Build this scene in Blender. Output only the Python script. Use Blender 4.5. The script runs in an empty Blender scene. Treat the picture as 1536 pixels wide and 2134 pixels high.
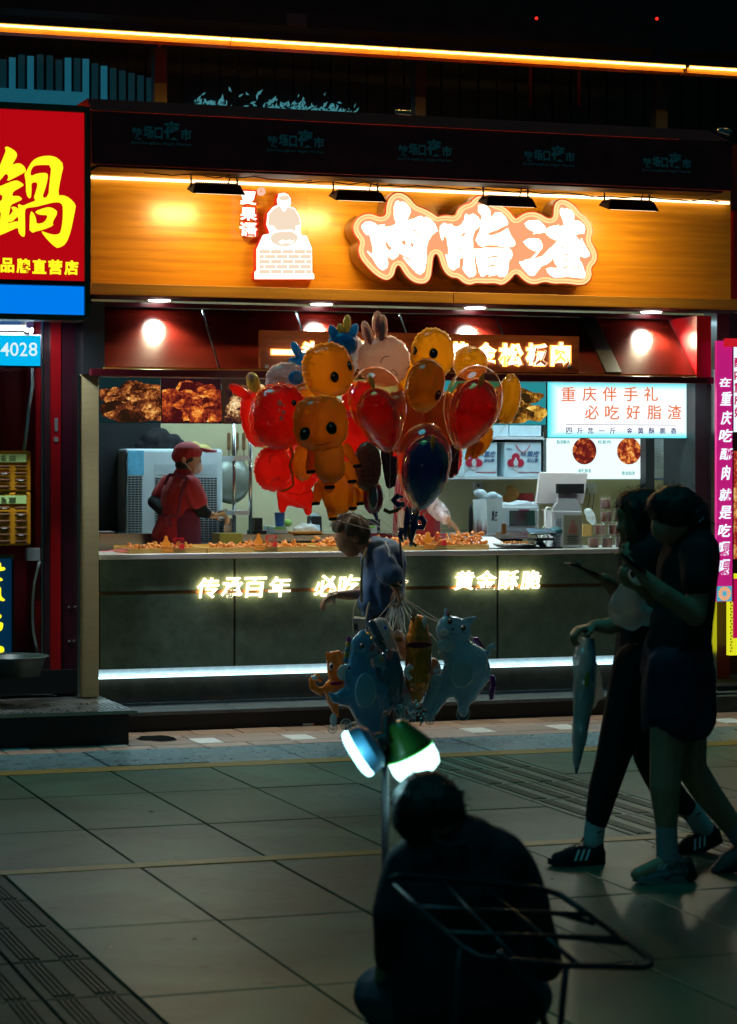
import bpy, bmesh, math, random
from mathutils import Vector, Matrix, noise
random.seed(7)
sc = bpy.context.scene
col = sc.collection
# ---------------------------------------------------------------- camera, world, exposure
F = 4935.0; TH = math.atan(1688 / 4935); EYE = 1.65
S, C = math.sin(TH), math.cos(TH)
cam = bpy.data.objects.new('camera', bpy.data.cameras.new('camera')); col.objects.link(cam); sc.camera = cam
cam.location = (0, 0, EYE); cam.rotation_euler = (math.pi / 2, 0, -TH)
cam.data.sensor_width = 36; cam.data.lens = 36 * F / 2134; cam.data.shift_y = -90 / 2134
cam.data.clip_start = .1; cam.data.clip_end = 300
cam.data.dof.use_dof = True; cam.data.dof.focus_distance = 15.2; cam.data.dof.aperture_fstop = 4.5
world = bpy.data.worlds.new('World'); sc.world = world; world.use_nodes = True
wb = world.node_tree.nodes['Background']
wb.inputs[0].default_value = (.10, .62, .74, 1); wb.inputs[1].default_value = .030
sun = bpy.data.objects.new('moon_glow', bpy.data.lights.new('moon_glow', 'SUN')); col.objects.link(sun)  # dim teal fill standing in for unseen street light overhead
sun.data.energy = .3; sun.data.angle = math.radians(25); sun.data.color = (.05, .85, 1)
sun.rotation_euler = (math.radians(7), math.radians(-12), 0)
sc.view_settings.view_transform = 'Standard'; sc.view_settings.look = 'None'
sc.view_settings.exposure = 0; sc.view_settings.gamma = 1
sc.render.engine = 'CYCLES'; sc.cycles.use_denoising = True
sc.cycles.max_bounces = 6; sc.cycles.transparent_max_bounces = 16; sc.cycles.sample_clamp_indirect = 10
sc.cycles.caustics_reflective = False; sc.cycles.caustics_refractive = False

# ---------------------------------------------------------------- helpers
def ray(px, py):
    return (px - 768) / F, (977 - py) / F
def P(px, py, Y):
    """point of the plane Y (parallel to the shopfront) met by a pixel of the photograph"""
    u, v = ray(px, py); t = Y / (C - u * S)
    return Vector((t * (S + u * C), Y, EYE + t * v))
def G(px, py, z=0.0):
    u, v = ray(px, py); t = (z - EYE) / v
    return Vector((t * (S + u * C), t * (C - u * S), z))
def ppm(px, Y):
    return F / (Y / (C - (px - 768) / F * S))

def tag(o, label=None, cat=None, group=None, kind=None):
    if label: o['label'] = label
    if cat: o['category'] = cat
    if group: o['group'] = group
    if kind: o['kind'] = kind
    return o
def thing(name, label, cat, loc=(0, 0, 0), group=None):
    o = bpy.data.objects.new(name, None); col.objects.link(o)
    o.location = loc; o.empty_display_size = .1
    return tag(o, label, cat, group)
def link(name, me, mat=None, parent=None, smooth=False, bevel=0, kind=None, label=None):
    if mat is not None and not me.materials: me.materials.append(mat)
    if smooth:
        me.polygons.foreach_set('use_smooth', [True] * len(me.polygons))
    o = bpy.data.objects.new(name, me); col.objects.link(o)
    if parent is not None:
        o.parent = parent
        if parent.type == 'EMPTY': o.matrix_parent_inverse = Matrix.Translation(-parent.location)
    if bevel:
        b = o.modifiers.new('b', 'BEVEL'); b.width = bevel; b.segments = 2; b.limit_method = 'ANGLE'
    if kind: o['kind'] = kind
    if label: o['label'] = label
    return o

class MB:
    def __init__(s): s.v = []; s.f = []
    def add(s, vs, fs):
        n = len(s.v); s.v += [tuple(p) for p in vs]; s.f += [tuple(n + i for i in f) for f in fs]; return s
    def box(s, x0, x1, y0, y1, z0, z1):
        return s.add([(x0,y0,z0),(x1,y0,z0),(x1,y1,z0),(x0,y1,z0),(x0,y0,z1),(x1,y0,z1),(x1,y1,z1),(x0,y1,z1)],
                     [(0,3,2,1),(4,5,6,7),(0,1,5,4),(1,2,6,5),(2,3,7,6),(3,0,4,7)])
    def tube(s, pts, r, n=8, closed=False, flat=1.0):
        pts = [Vector(p) for p in pts]; m = len(pts); rr = r if isinstance(r, (list, tuple)) else [r] * m
        vs = []; up = None
        for i, p in enumerate(pts):
            a = pts[(i - 1) % m] if (closed or i > 0) else p
            b = pts[(i + 1) % m] if (closed or i < m - 1) else p
            d = (b - a).normalized() if (b - a).length > 1e-9 else Vector((0, 0, 1))
            if up is None: up = Vector((0, 1, 0)) if abs(d.y) < .9 else Vector((1, 0, 0))
            side = d.cross(up).normalized(); up = side.cross(d).normalized()
            for k in range(n):
                t = 2 * math.pi * k / n
                vs.append(p + rr[i] * (math.cos(t) * side + flat * math.sin(t) * up))
        fs = []
        for i in range(m if closed else m - 1):
            j = (i + 1) % m
            for k in range(n):
                l = (k + 1) % n; fs.append((i*n+k, i*n+l, j*n+l, j*n+k))
        if not closed: fs += [tuple(range(n - 1, -1, -1)), tuple((m-1)*n + k for k in range(n))]
        return s.add(vs, fs)
    def lathe(s, c, prof, n=24, cap=True):
        c = Vector(c); vs = []
        for r, z in prof:
            for k in range(n):
                t = 2*math.pi*k/n; vs.append(c + Vector((r*math.cos(t), r*math.sin(t), z)))
        fs = [(i*n+k, i*n+(k+1)%n, (i+1)*n+(k+1)%n, (i+1)*n+k) for i in range(len(prof)-1) for k in range(n)]
        if cap: fs += [tuple(range(n-1, -1, -1)), tuple((len(prof)-1)*n+k for k in range(n))]
        return s.add(vs, fs)
    def ell(s, c, r, n=14, m=8, rot=None):
        c = Vector(c); vs = []
        if not isinstance(r, (tuple, list)): r = (r, r, r)
        for i in range(m + 1):
            a = math.pi * i / m
            for k in range(n):
                t = 2*math.pi*k/n
                v = Vector((r[0]*math.sin(a)*math.cos(t), r[1]*math.sin(a)*math.sin(t), -r[2]*math.cos(a)))
                if rot: v = rot @ v
                vs.append(c + v)
        fs = [(i*n+k, i*n+(k+1)%n, (i+1)*n+(k+1)%n, (i+1)*n+k) for i in range(m) for k in range(n)]
        return s.add(vs, fs)
    def prism(s, pts, y0, y1):
        """pts: (x,z) outline, simple and roughly convex-able (ngon caps)"""
        n = len(pts)
        vs = [(x, y0, z) for x, z in pts] + [(x, y1, z) for x, z in pts]
        fs = [tuple(range(n)), tuple(range(2*n-1, n-1, -1))] + [(i, i+n, (i+1)%n+n, (i+1)%n) for i in range(n)]
        return s.add(vs, fs)
    def cap(s, a, b, ra, rb=None, sy=1.0, n=12, sx=1.0):
        """closed tapered capsule, squashed along world Y / X"""
        a = Vector(a); b = Vector(b); rb = ra if rb is None else rb
        d = b - a; L = d.length
        if L < 1e-6: return s.ell(a, (ra*sx, ra*sy, ra))
        d /= L; h = Vector((0,1,0)) if abs(d.y) < .9 else Vector((1,0,0))
        u = d.cross(h).normalized(); w = u.cross(d).normalized()
        rings = []
        for k in range(5): t = math.pi/2*k/4.0; rings.append((a - d*ra*math.cos(t), max(ra*math.sin(t), 1e-4)))
        for k in range(5): t = math.pi/2*(4-k)/4.0; rings.append((b + d*rb*math.cos(t), max(rb*math.sin(t), 1e-4)))
        mid = (a + b) / 2; vs = []
        for c0, r in rings:
            for k in range(n):
                t = 2*math.pi*k/n; o = r*(math.cos(t)*u + math.sin(t)*w)
                vs.append(c0 + Vector((o.x*sx, o.y*sy, o.z)))
        m = len(rings)
        fs = [(i*n+k, i*n+(k+1)%n, (i+1)*n+(k+1)%n, (i+1)*n+k) for i in range(m-1) for k in range(n)]
        fs += [tuple(range(n-1,-1,-1)), tuple((m-1)*n+k for k in range(n))]
        return s.add(vs, fs)
    def mesh(s, name='m'):
        me = bpy.data.meshes.new(name); me.from_pydata(s.v, [], s.f); me.update(); return me
    def build(s, name, mat, parent=None, **k): return link(name, s.mesh(name), mat, parent, **k)

def fixn(me):
    bm = bmesh.new(); bm.from_mesh(me); bmesh.ops.recalc_face_normals(bm, faces=bm.faces); bm.to_mesh(me); bm.free(); return me

_ws = bpy.data.scenes.new('workshop')        # small scratch scene so that each shape is evaluated alone
def evaluated(o):
    _ws.collection.objects.link(o)
    with bpy.context.temp_override(scene=_ws, view_layer=_ws.view_layers[0]):
        dg = bpy.context.evaluated_depsgraph_get(); me = bpy.data.meshes.new_from_object(o.evaluated_get(dg))
    _ws.collection.objects.unlink(o); return me
def blob(name, mb, mat, parent=None, vox=.01, smooth=2, fold=0, fscale=6, seed=0, kind=None, label=None):
    """union of closed shapes grown into one continuous skin"""
    me = mb.mesh(); fixn(me)
    o = bpy.data.objects.new('tmp', me)
    r = o.modifiers.new('r', 'REMESH'); r.mode = 'VOXEL'; r.voxel_size = vox; r.adaptivity = 0
    if smooth:
        q = o.modifiers.new('s', 'SMOOTH'); q.factor = .5; q.iterations = smooth
    m2 = evaluated(o); bpy.data.objects.remove(o)
    if fold:
        nr = [0.0]*(3*len(m2.vertices)); m2.vertex_normals.foreach_get('vector', nr); cs_ = [0.0]*len(nr); m2.vertices.foreach_get('co', cs_)
        for i in range(len(m2.vertices)):
            c = Vector(cs_[3*i:3*i+3])
            k = noise.noise(Vector((c.x*fscale + seed, c.y*fscale, c.z*fscale*.45)))
            k2 = noise.noise(Vector((c.x*fscale*2.3, c.y*fscale*2.3 + seed, c.z*fscale*1.1)))
            w = fold * (k + .5*k2)
            for j in range(3): cs_[3*i+j] += nr[3*i+j]*w
        m2.vertices.foreach_set('co', cs_); m2.update()
    return link(name, m2, mat, parent, smooth=True, kind=kind, label=label)

_g = {}
def glyph(txt, bold=0.0, shear=0.0, ext=0.01, res=3):
    key = (txt, bold, shear, ext, res)
    if key in _g: return _g[key]
    c = bpy.data.curves.new('t', 'FONT'); c.body = txt; c.offset = bold; c.shear = shear; c.extrude = ext; c.resolution_u = res
    o = bpy.data.objects.new('t', c)
    me = evaluated(o); bpy.data.objects.remove(o)
    pts = [(v.co.x, v.co.y, v.co.z) for v in me.vertices]; fs = [tuple(p.vertices) for p in me.polygons]
    _g[key] = (pts, fs); bpy.data.meshes.remove(me); return _g[key]
def text(name, txt, x0, x1, z0, z1, Y, mat, parent, bold=.02, shear=0, depth=.01, slope=0, arc=None, kind=None):
    """lettering fitted to a rectangle of the plane Y, facing the street"""
    pts, fs = glyph(txt, bold, shear)
    xs = [p[0] for p in pts]; ys = [p[1] for p in pts]
    a, b, c, d = min(xs), max(xs), min(ys), max(ys)
    kx = (x1-x0)/max(b-a, 1e-6); kz = (z1-z0)/max(d-c, 1e-6)
    mb = MB(); mb.v = [(x0+(p[0]-a)*kx, Y - (depth if p[2] > 0 else 0), z0+(p[1]-c)*kz + slope*(p[0]-a)*kx) for p in pts]; mb.f = fs
    return mb.build(name, mat, parent, kind=kind)
def ptext(name, txt, px0, py0, px1, py1, Y, mat, parent, **k):
    a = P(px0, py1, Y); b = P(px1, py0, Y); a2 = P(px0, py0, Y)
    return text(name, txt, a.x, b.x, a.z, a2.z, Y, mat, parent, **k)
def shape2d(polys, tf, y0, y1, bridge=None):
    """filled outline with holes, extruded between two planes"""
    c = bpy.data.curves.new('s', 'CURVE'); c.dimensions = '2D'; c.fill_mode = 'BOTH'; c.extrude = .5
    for pl in polys:
        sp = c.splines.new('POLY'); sp.points.add(len(pl)-1); sp.use_cyclic_u = True
        for i, p in enumerate(pl):
            q = tf(*p); sp.points[i].co = (q[0], q[1], 0, 1)
    o = bpy.data.objects.new('s', c); me = evaluated(o); bpy.data.objects.remove(o)
    for v in me.vertices:
        x, y, z = v.co; v.co = (x, y0 if z > 0 else y1, y)
    return me
def smooth_loop(p, n=1):
    for _ in range(n):
        q = []
        for i in range(len(p)):
            a, b = p[i], p[(i+1) % len(p)]
            q += [(a[0]*.75+b[0]*.25, a[1]*.75+b[1]*.25), (a[0]*.25+b[0]*.75, a[1]*.25+b[1]*.75)]
        p = q
    return p
def inset(p, d):
    area = sum(p[i][0]*p[(i+1)%len(p)][1]-p[(i+1)%len(p)][0]*p[i][1] for i in range(len(p)))
    sg = 1 if area > 0 else -1; q = []
    for i in range(len(p)):
        a, b, c = p[i-1], p[i], p[(i+1) % len(p)]
        e = Vector((c[0]-a[0], c[1]-a[1]))
        if e.length < 1e-9: q.append(b); continue
        e.normalize(); q.append((b[0] - e.y*d*sg, b[1] + e.x*d*sg))
    return q

# ---------------------------------------------------------------- materials
def nt(name):
    m = bpy.data.materials.new(name); m.use_nodes = True; t = m.node_tree
    return m, t, t.nodes['Principled BSDF'], t.nodes['Material Output']
def pos(t, scale=(1, 1, 1)):
    g = t.nodes.new('ShaderNodeNewGeometry'); mp = t.nodes.new('ShaderNodeMapping'); mp.inputs['Scale'].default_value = scale
    t.links.new(g.outputs['Position'], mp.inputs[0]); return mp.outputs[0]
def rgba(c): return (c[0], c[1], c[2], 1)
def pbr(name, c, rough=.5, metal=0, var=0.15, vs=6, stretch=(1,1,1), bump=0, bs=60, coat=0, emit=None, es=0, c2=None, rv=0, randv=0, alpha=1, sheen=0, trans=0, ior=1.45, spots=0):
    m, t, b, out = nt(name); N = t.nodes; L = t.links
    b.inputs['Roughness'].default_value = rough; b.inputs['Metallic'].default_value = metal
    b.inputs['Coat Weight'].default_value = coat; b.inputs['Coat Roughness'].default_value = .08
    b.inputs['Alpha'].default_value = alpha; b.inputs['Sheen Weight'].default_value = sheen
    b.inputs['Transmission Weight'].default_value = trans; b.inputs['IOR'].default_value = ior
    b.inputs['Base Color'].default_value = rgba(c)
    if var or c2:
        n = N.new('ShaderNodeTexNoise'); n.inputs['Scale'].default_value = vs; n.inputs['Detail'].default_value = 6
        n.inputs['Roughness'].default_value = .65
        L.new(pos(t, stretch), n.inputs['Vector'])
        r = N.new('ShaderNodeValToRGB'); r.color_ramp.elements[0].position = .3; r.color_ramp.elements[1].position = .7
        lo = c2 if c2 else tuple(x*(1-var) for x in c); hi = c if c2 else tuple(min(x*(1+var), 1) for x in c)
        r.color_ramp.elements[0].color = rgba(lo); r.color_ramp.elements[1].color = rgba(hi)
        L.new(n.outputs['Fac'], r.inputs[0]); src = r.outputs[0]
        if randv:
            oi = N.new('ShaderNodeObjectInfo'); mr = N.new('ShaderNodeMapRange'); mr.inputs[3].default_value = 1-randv; mr.inputs[4].default_value = 1+randv
            L.new(oi.outputs['Random'], mr.inputs[0]); h = N.new('ShaderNodeHueSaturation'); L.new(mr.outputs[0], h.inputs['Value']); L.new(src, h.inputs['Color']); src = h.outputs[0]
        if spots:
            vo = N.new('ShaderNodeTexVoronoi'); vo.inputs['Scale'].default_value = 3.1; L.new(pos(t), vo.inputs['Vector']); sr = N.new('ShaderNodeMapRange'); sr.inputs[1].default_value = .055; sr.inputs[2].default_value = .085; sr.inputs[3].default_value = .45; sr.inputs[4].default_value = 1; L.new(vo.outputs['Distance'], sr.inputs[0])
            st = N.new('ShaderNodeTexNoise'); st.inputs['Scale'].default_value = 1.1; st.inputs['Detail'].default_value = 5; st.inputs['Distortion'].default_value = 1.2; L.new(pos(t), st.inputs['Vector']); s3 = N.new('ShaderNodeMapRange'); s3.inputs[1].default_value = .38; s3.inputs[2].default_value = .62; s3.inputs[3].default_value = .68; s3.inputs[4].default_value = 1.18; L.new(st.outputs['Fac'], s3.inputs[0])
            mm_ = N.new('ShaderNodeMath'); mm_.operation = 'MULTIPLY'; L.new(sr.outputs[0], mm_.inputs[0]); L.new(s3.outputs[0], mm_.inputs[1]); h2 = N.new('ShaderNodeHueSaturation'); L.new(mm_.outputs[0], h2.inputs['Value']); L.new(src, h2.inputs['Color']); src = h2.outputs[0]
        L.new(src, b.inputs['Base Color'])
        if rv:
            mr = N.new('ShaderNodeMapRange'); mr.inputs[1].default_value=.3; mr.inputs[2].default_value=.7; mr.inputs[3].default_value = max(rough-rv, .03); mr.inputs[4].default_value = rough+rv
            L.new(n.outputs['Fac'], mr.inputs[0]); L.new(mr.outputs[0], b.inputs['Roughness'])
    if bump:
        n2 = N.new('ShaderNodeTexNoise'); n2.inputs['Scale'].default_value = bs; n2.inputs['Detail'].default_value = 4
        L.new(pos(t, stretch), n2.inputs['Vector']); bp = N.new('ShaderNodeBump'); bp.inputs['Strength'].default_value = bump; bp.inputs['Distance'].default_value = .004
        L.new(n2.outputs['Fac'], bp.inputs['Height']); L.new(bp.outputs[0], b.inputs['Normal'])
    if emit:
        b.inputs['Emission Color'].default_value = rgba(emit); b.inputs['Emission Strength'].default_value = es
    return m
def glow(name, c, s):
    m = bpy.data.materials.new(name); m.use_nodes = True; t = m.node_tree; t.nodes.clear()
    e = t.nodes.new('ShaderNodeEmission'); o = t.nodes.new('ShaderNodeOutputMaterial')
    e.inputs[0].default_value = rgba(c); e.inputs[1].default_value = s; t.links.new(e.outputs[0], o.inputs[0]); return m
def wood(name, c1, c2, rough=.3, coat=.3, sc_=(1.2, 1, 22), bump=.1):
    m, t, b, out = nt(name); N = t.nodes; L = t.links
    n = N.new('ShaderNodeTexNoise'); n.inputs['Scale'].default_value = 1.6; n.inputs['Detail'].default_value = 8; n.inputs['Distortion'].default_value = .8
    L.new(pos(t, sc_), n.inputs['Vector'])
    w = N.new('ShaderNodeTexWave'); w.bands_direction = 'Z'; w.inputs['Scale'].default_value = .22; w.inputs['Distortion'].default_value = 7; w.inputs['Detail'].default_value = 3; w.inputs['Detail Scale'].default_value = .6
    L.new(pos(t, (sc_[0]*.7, sc_[1], sc_[2]*.8)), w.inputs['Vector'])
    mx = N.new('ShaderNodeMath'); mx.operation = 'MULTIPLY_ADD'; mx.inputs[1].default_value = .12; L.new(w.outputs['Fac'], mx.inputs[0])
    m2 = N.new('ShaderNodeMath'); m2.operation = 'MULTIPLY'; m2.inputs[1].default_value = .88; L.new(n.outputs['Fac'], m2.inputs[0]); L.new(m2.outputs[0], mx.inputs[2])
    r = N.new('ShaderNodeValToRGB'); r.color_ramp.elements[0].position = .25; r.color_ramp.elements[1].position = .72
    r.color_ramp.elements[0].color = rgba(c2); r.color_ramp.elements[1].color = rgba(c1)
    L.new(mx.outputs[0], r.inputs[0]); L.new(r.outputs[0], b.inputs['Base Color'])
    b.inputs['Roughness'].default_value = rough; b.inputs['Coat Weight'].default_value = coat; b.inputs['Coat Roughness'].default_value = .2
    bp = N.new('ShaderNodeBump'); bp.inputs['Strength'].default_value = bump; bp.inputs['Distance'].default_value = .002
    L.new(mx.outputs[0], bp.inputs['Height']); L.new(bp.outputs[0], b.inputs['Normal']); return m
def foilm(name, c, tr=.4, rough=.14, metal=0, see=0):
    m, t, b, out = nt(name); N = t.nodes; L = t.links
    b.inputs['Base Color'].default_value = rgba(c); b.inputs['Roughness'].default_value = rough; b.inputs['Metallic'].default_value = metal
    b.inputs['Coat Weight'].default_value = 1; b.inputs['Coat Roughness'].default_value = .05
    n = N.new('ShaderNodeTexNoise'); n.inputs['Scale'].default_value = 42; n.inputs['Detail'].default_value = 3; L.new(pos(t), n.inputs['Vector'])
    bp = N.new('ShaderNodeBump'); bp.inputs['Strength'].default_value = .22; bp.inputs['Distance'].default_value = .004
    L.new(n.outputs['Fac'], bp.inputs['Height']); L.new(bp.outputs[0], b.inputs['Normal'])
    if tr:
        tl = N.new('ShaderNodeBsdfTranslucent'); tl.inputs[0].default_value = rgba([min(1, x**.6) for x in c])
        mx = N.new('ShaderNodeMixShader'); mx.inputs[0].default_value = tr
        L.new(b.outputs[0], mx.inputs[1]); L.new(tl.outputs[0], mx.inputs[2])
        gl = N.new('ShaderNodeBsdfGlossy'); gl.inputs['Roughness'].default_value = .09; L.new(bp.outputs[0], gl.inputs['Normal']); fn_ = N.new('ShaderNodeFresnel'); fn_.inputs[0].default_value = 1.5; L.new(bp.outputs[0], fn_.inputs['Normal'])
        fm_ = N.new('ShaderNodeMath'); fm_.operation = 'MULTIPLY'; fm_.inputs[1].default_value = .55; L.new(fn_.outputs[0], fm_.inputs[0])
        mg = N.new('ShaderNodeMixShader'); L.new(fm_.outputs[0], mg.inputs[0]); L.new(mx.outputs[0], mg.inputs[1]); L.new(gl.outputs[0], mg.inputs[2]); mx = mg; L.new(mx.outputs[0], out.inputs[0])
        if see:
            tp = N.new('ShaderNodeBsdfTransparent'); tp.inputs[0].default_value = rgba([min(1, x**.5) for x in c]); m2 = N.new('ShaderNodeMixShader'); m2.inputs[0].default_value = see
            L.new(mx.outputs[0], m2.inputs[1]); L.new(tp.outputs[0], m2.inputs[2]); L.new(m2.outputs[0], out.inputs[0])
    return m
def bagm(name, c, see=.45):
    m = bpy.data.materials.new(name); m.use_nodes = True; t = m.node_tree; t.nodes.clear(); N = t.nodes; L = t.links
    o = N.new('ShaderNodeOutputMaterial'); tr = N.new('ShaderNodeBsdfTransparent'); d = N.new('ShaderNodeBsdfTranslucent'); d.inputs[0].default_value = rgba(c)
    d2 = N.new('ShaderNodeBsdfDiffuse'); d2.inputs[0].default_value = rgba(c); g = N.new('ShaderNodeBsdfGlossy'); g.inputs['Roughness'].default_value = .18
    def mixn(a, b, f): x = N.new('ShaderNodeMixShader'); x.inputs[0].default_value = f; L.new(a.outputs[0], x.inputs[1]); L.new(b.outputs[0], x.inputs[2]); return x
    x = mixn(mixn(mixn(d, d2, .4), g, .15), tr, see); L.new(x.outputs[0], o.inputs[0]); return m
def clearm(name, c, base=.08, rough=.05, top=.75):
    m = bpy.data.materials.new(name); m.use_nodes = True; t = m.node_tree; t.nodes.clear(); N = t.nodes; L = t.links
    o = N.new('ShaderNodeOutputMaterial'); tr = N.new('ShaderNodeBsdfTransparent'); tr.inputs[0].default_value = rgba(c)
    g = N.new('ShaderNodeBsdfGlossy'); g.inputs['Roughness'].default_value = rough; g.inputs[0].default_value = (1, 1, 1, 1)
    lw = N.new('ShaderNodeLayerWeight'); lw.inputs[0].default_value = .35
    mr = N.new('ShaderNodeMapRange'); mr.inputs[3].default_value = base; mr.inputs[4].default_value = top; L.new(lw.outputs['Facing'], mr.inputs[0])
    mx = N.new('ShaderNodeMixShader'); L.new(mr.outputs[0], mx.inputs[0]); L.new(tr.outputs[0], mx.inputs[1]); L.new(g.outputs[0], mx.inputs[2]); L.new(mx.outputs[0], o.inputs[0])
    return m
def foodm(name, stops, scale=9, es=1.0, seed=0):
    """printed food photograph on a lightbox"""
    m = bpy.data.materials.new(name); m.use_nodes = True; t = m.node_tree; t.nodes.clear(); N = t.nodes; L = t.links
    o = N.new('ShaderNodeOutputMaterial'); e = N.new('ShaderNodeEmission'); e.inputs[1].default_value = es
    p = N.new('ShaderNodeNewGeometry'); mp = N.new('ShaderNodeMapping'); mp.inputs['Location'].default_value = (seed, 0, seed*.7); oi = N.new('ShaderNodeObjectInfo'); of = N.new('ShaderNodeVectorMath'); of.operation = 'MULTIPLY_ADD'; of.inputs[1].default_value = (9, 3, 7); L.new(oi.outputs['Random'], of.inputs[0]); L.new(p.outputs['Position'], of.inputs[2]); L.new(of.outputs[0], mp.inputs[0])
    n0 = N.new('ShaderNodeTexNoise'); n0.inputs['Scale'].default_value = scale*1.2; n0.inputs['Detail'].default_value = 3; L.new(mp.outputs[0], n0.inputs['Vector'])
    ad = N.new('ShaderNodeVectorMath'); ad.operation = 'MULTIPLY_ADD'; ad.inputs[1].default_value = (.12, 0, .12); L.new(n0.outputs['Color'], ad.inputs[0]); L.new(mp.outputs[0], ad.inputs[2])
    v = N.new('ShaderNodeTexVoronoi'); v.inputs['Scale'].default_value = scale; L.new(ad.outputs[0], v.inputs['Vector'])
    n = N.new('ShaderNodeTexNoise'); n.inputs['Scale'].default_value = scale*6; n.inputs['Detail'].default_value = 8; n.inputs['Roughness'].default_value = .8; L.new(mp.outputs[0], n.inputs['Vector'])
    a = N.new('ShaderNodeMath'); a.operation = 'MULTIPLY_ADD'; a.inputs[1].default_value = -.75; L.new(v.outputs['Distance'], a.inputs[0])
    b = N.new('ShaderNodeMath'); b.operation = 'MULTIPLY_ADD'; b.inputs[1].default_value = 1.5; b.inputs[2].default_value = .03; L.new(n.outputs['Fac'], b.inputs[0]); L.new(b.outputs[0], a.inputs[2])
    tg = N.new('ShaderNodeTexCoord'); vd = N.new('ShaderNodeVectorMath'); vd.operation = 'DISTANCE'; vd.inputs[1].default_value = (.40, .5, .62); L.new(tg.outputs['Generated'], vd.inputs[0])
    dk = N.new('ShaderNodeMapRange'); dk.inputs[1].default_value = .12; dk.inputs[2].default_value = .72; dk.inputs[3].default_value = .72; dk.inputs[4].default_value = -.08; L.new(vd.outputs['Value'], dk.inputs[0])
    rn_ = N.new('ShaderNodeMath'); rn_.operation = 'MULTIPLY_ADD'; rn_.inputs[1].default_value = .22; rn_.inputs[2].default_value = -.1; L.new(oi.outputs['Random'], rn_.inputs[0])
    a2 = N.new('ShaderNodeMath'); a2.operation = 'ADD'; L.new(a.outputs[0], a2.inputs[0]); L.new(dk.outputs[0], a2.inputs[1]); a3 = N.new('ShaderNodeMath'); a3.operation = 'ADD'; L.new(a2.outputs[0], a3.inputs[0]); L.new(rn_.outputs[0], a3.inputs[1]); a = a3
    r = N.new('ShaderNodeValToRGB'); cr = r.color_ramp
    while len(cr.elements) < len(stops): cr.elements.new(.5)
    for k, (q, c) in enumerate(stops): cr.elements[k].position = q; cr.elements[k].color = rgba(c)
    L.new(a.outputs[0], r.inputs[0]); L.new(r.outputs[0], e.inputs[0]); L.new(e.outputs[0], o.inputs[0]); return m

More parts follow.
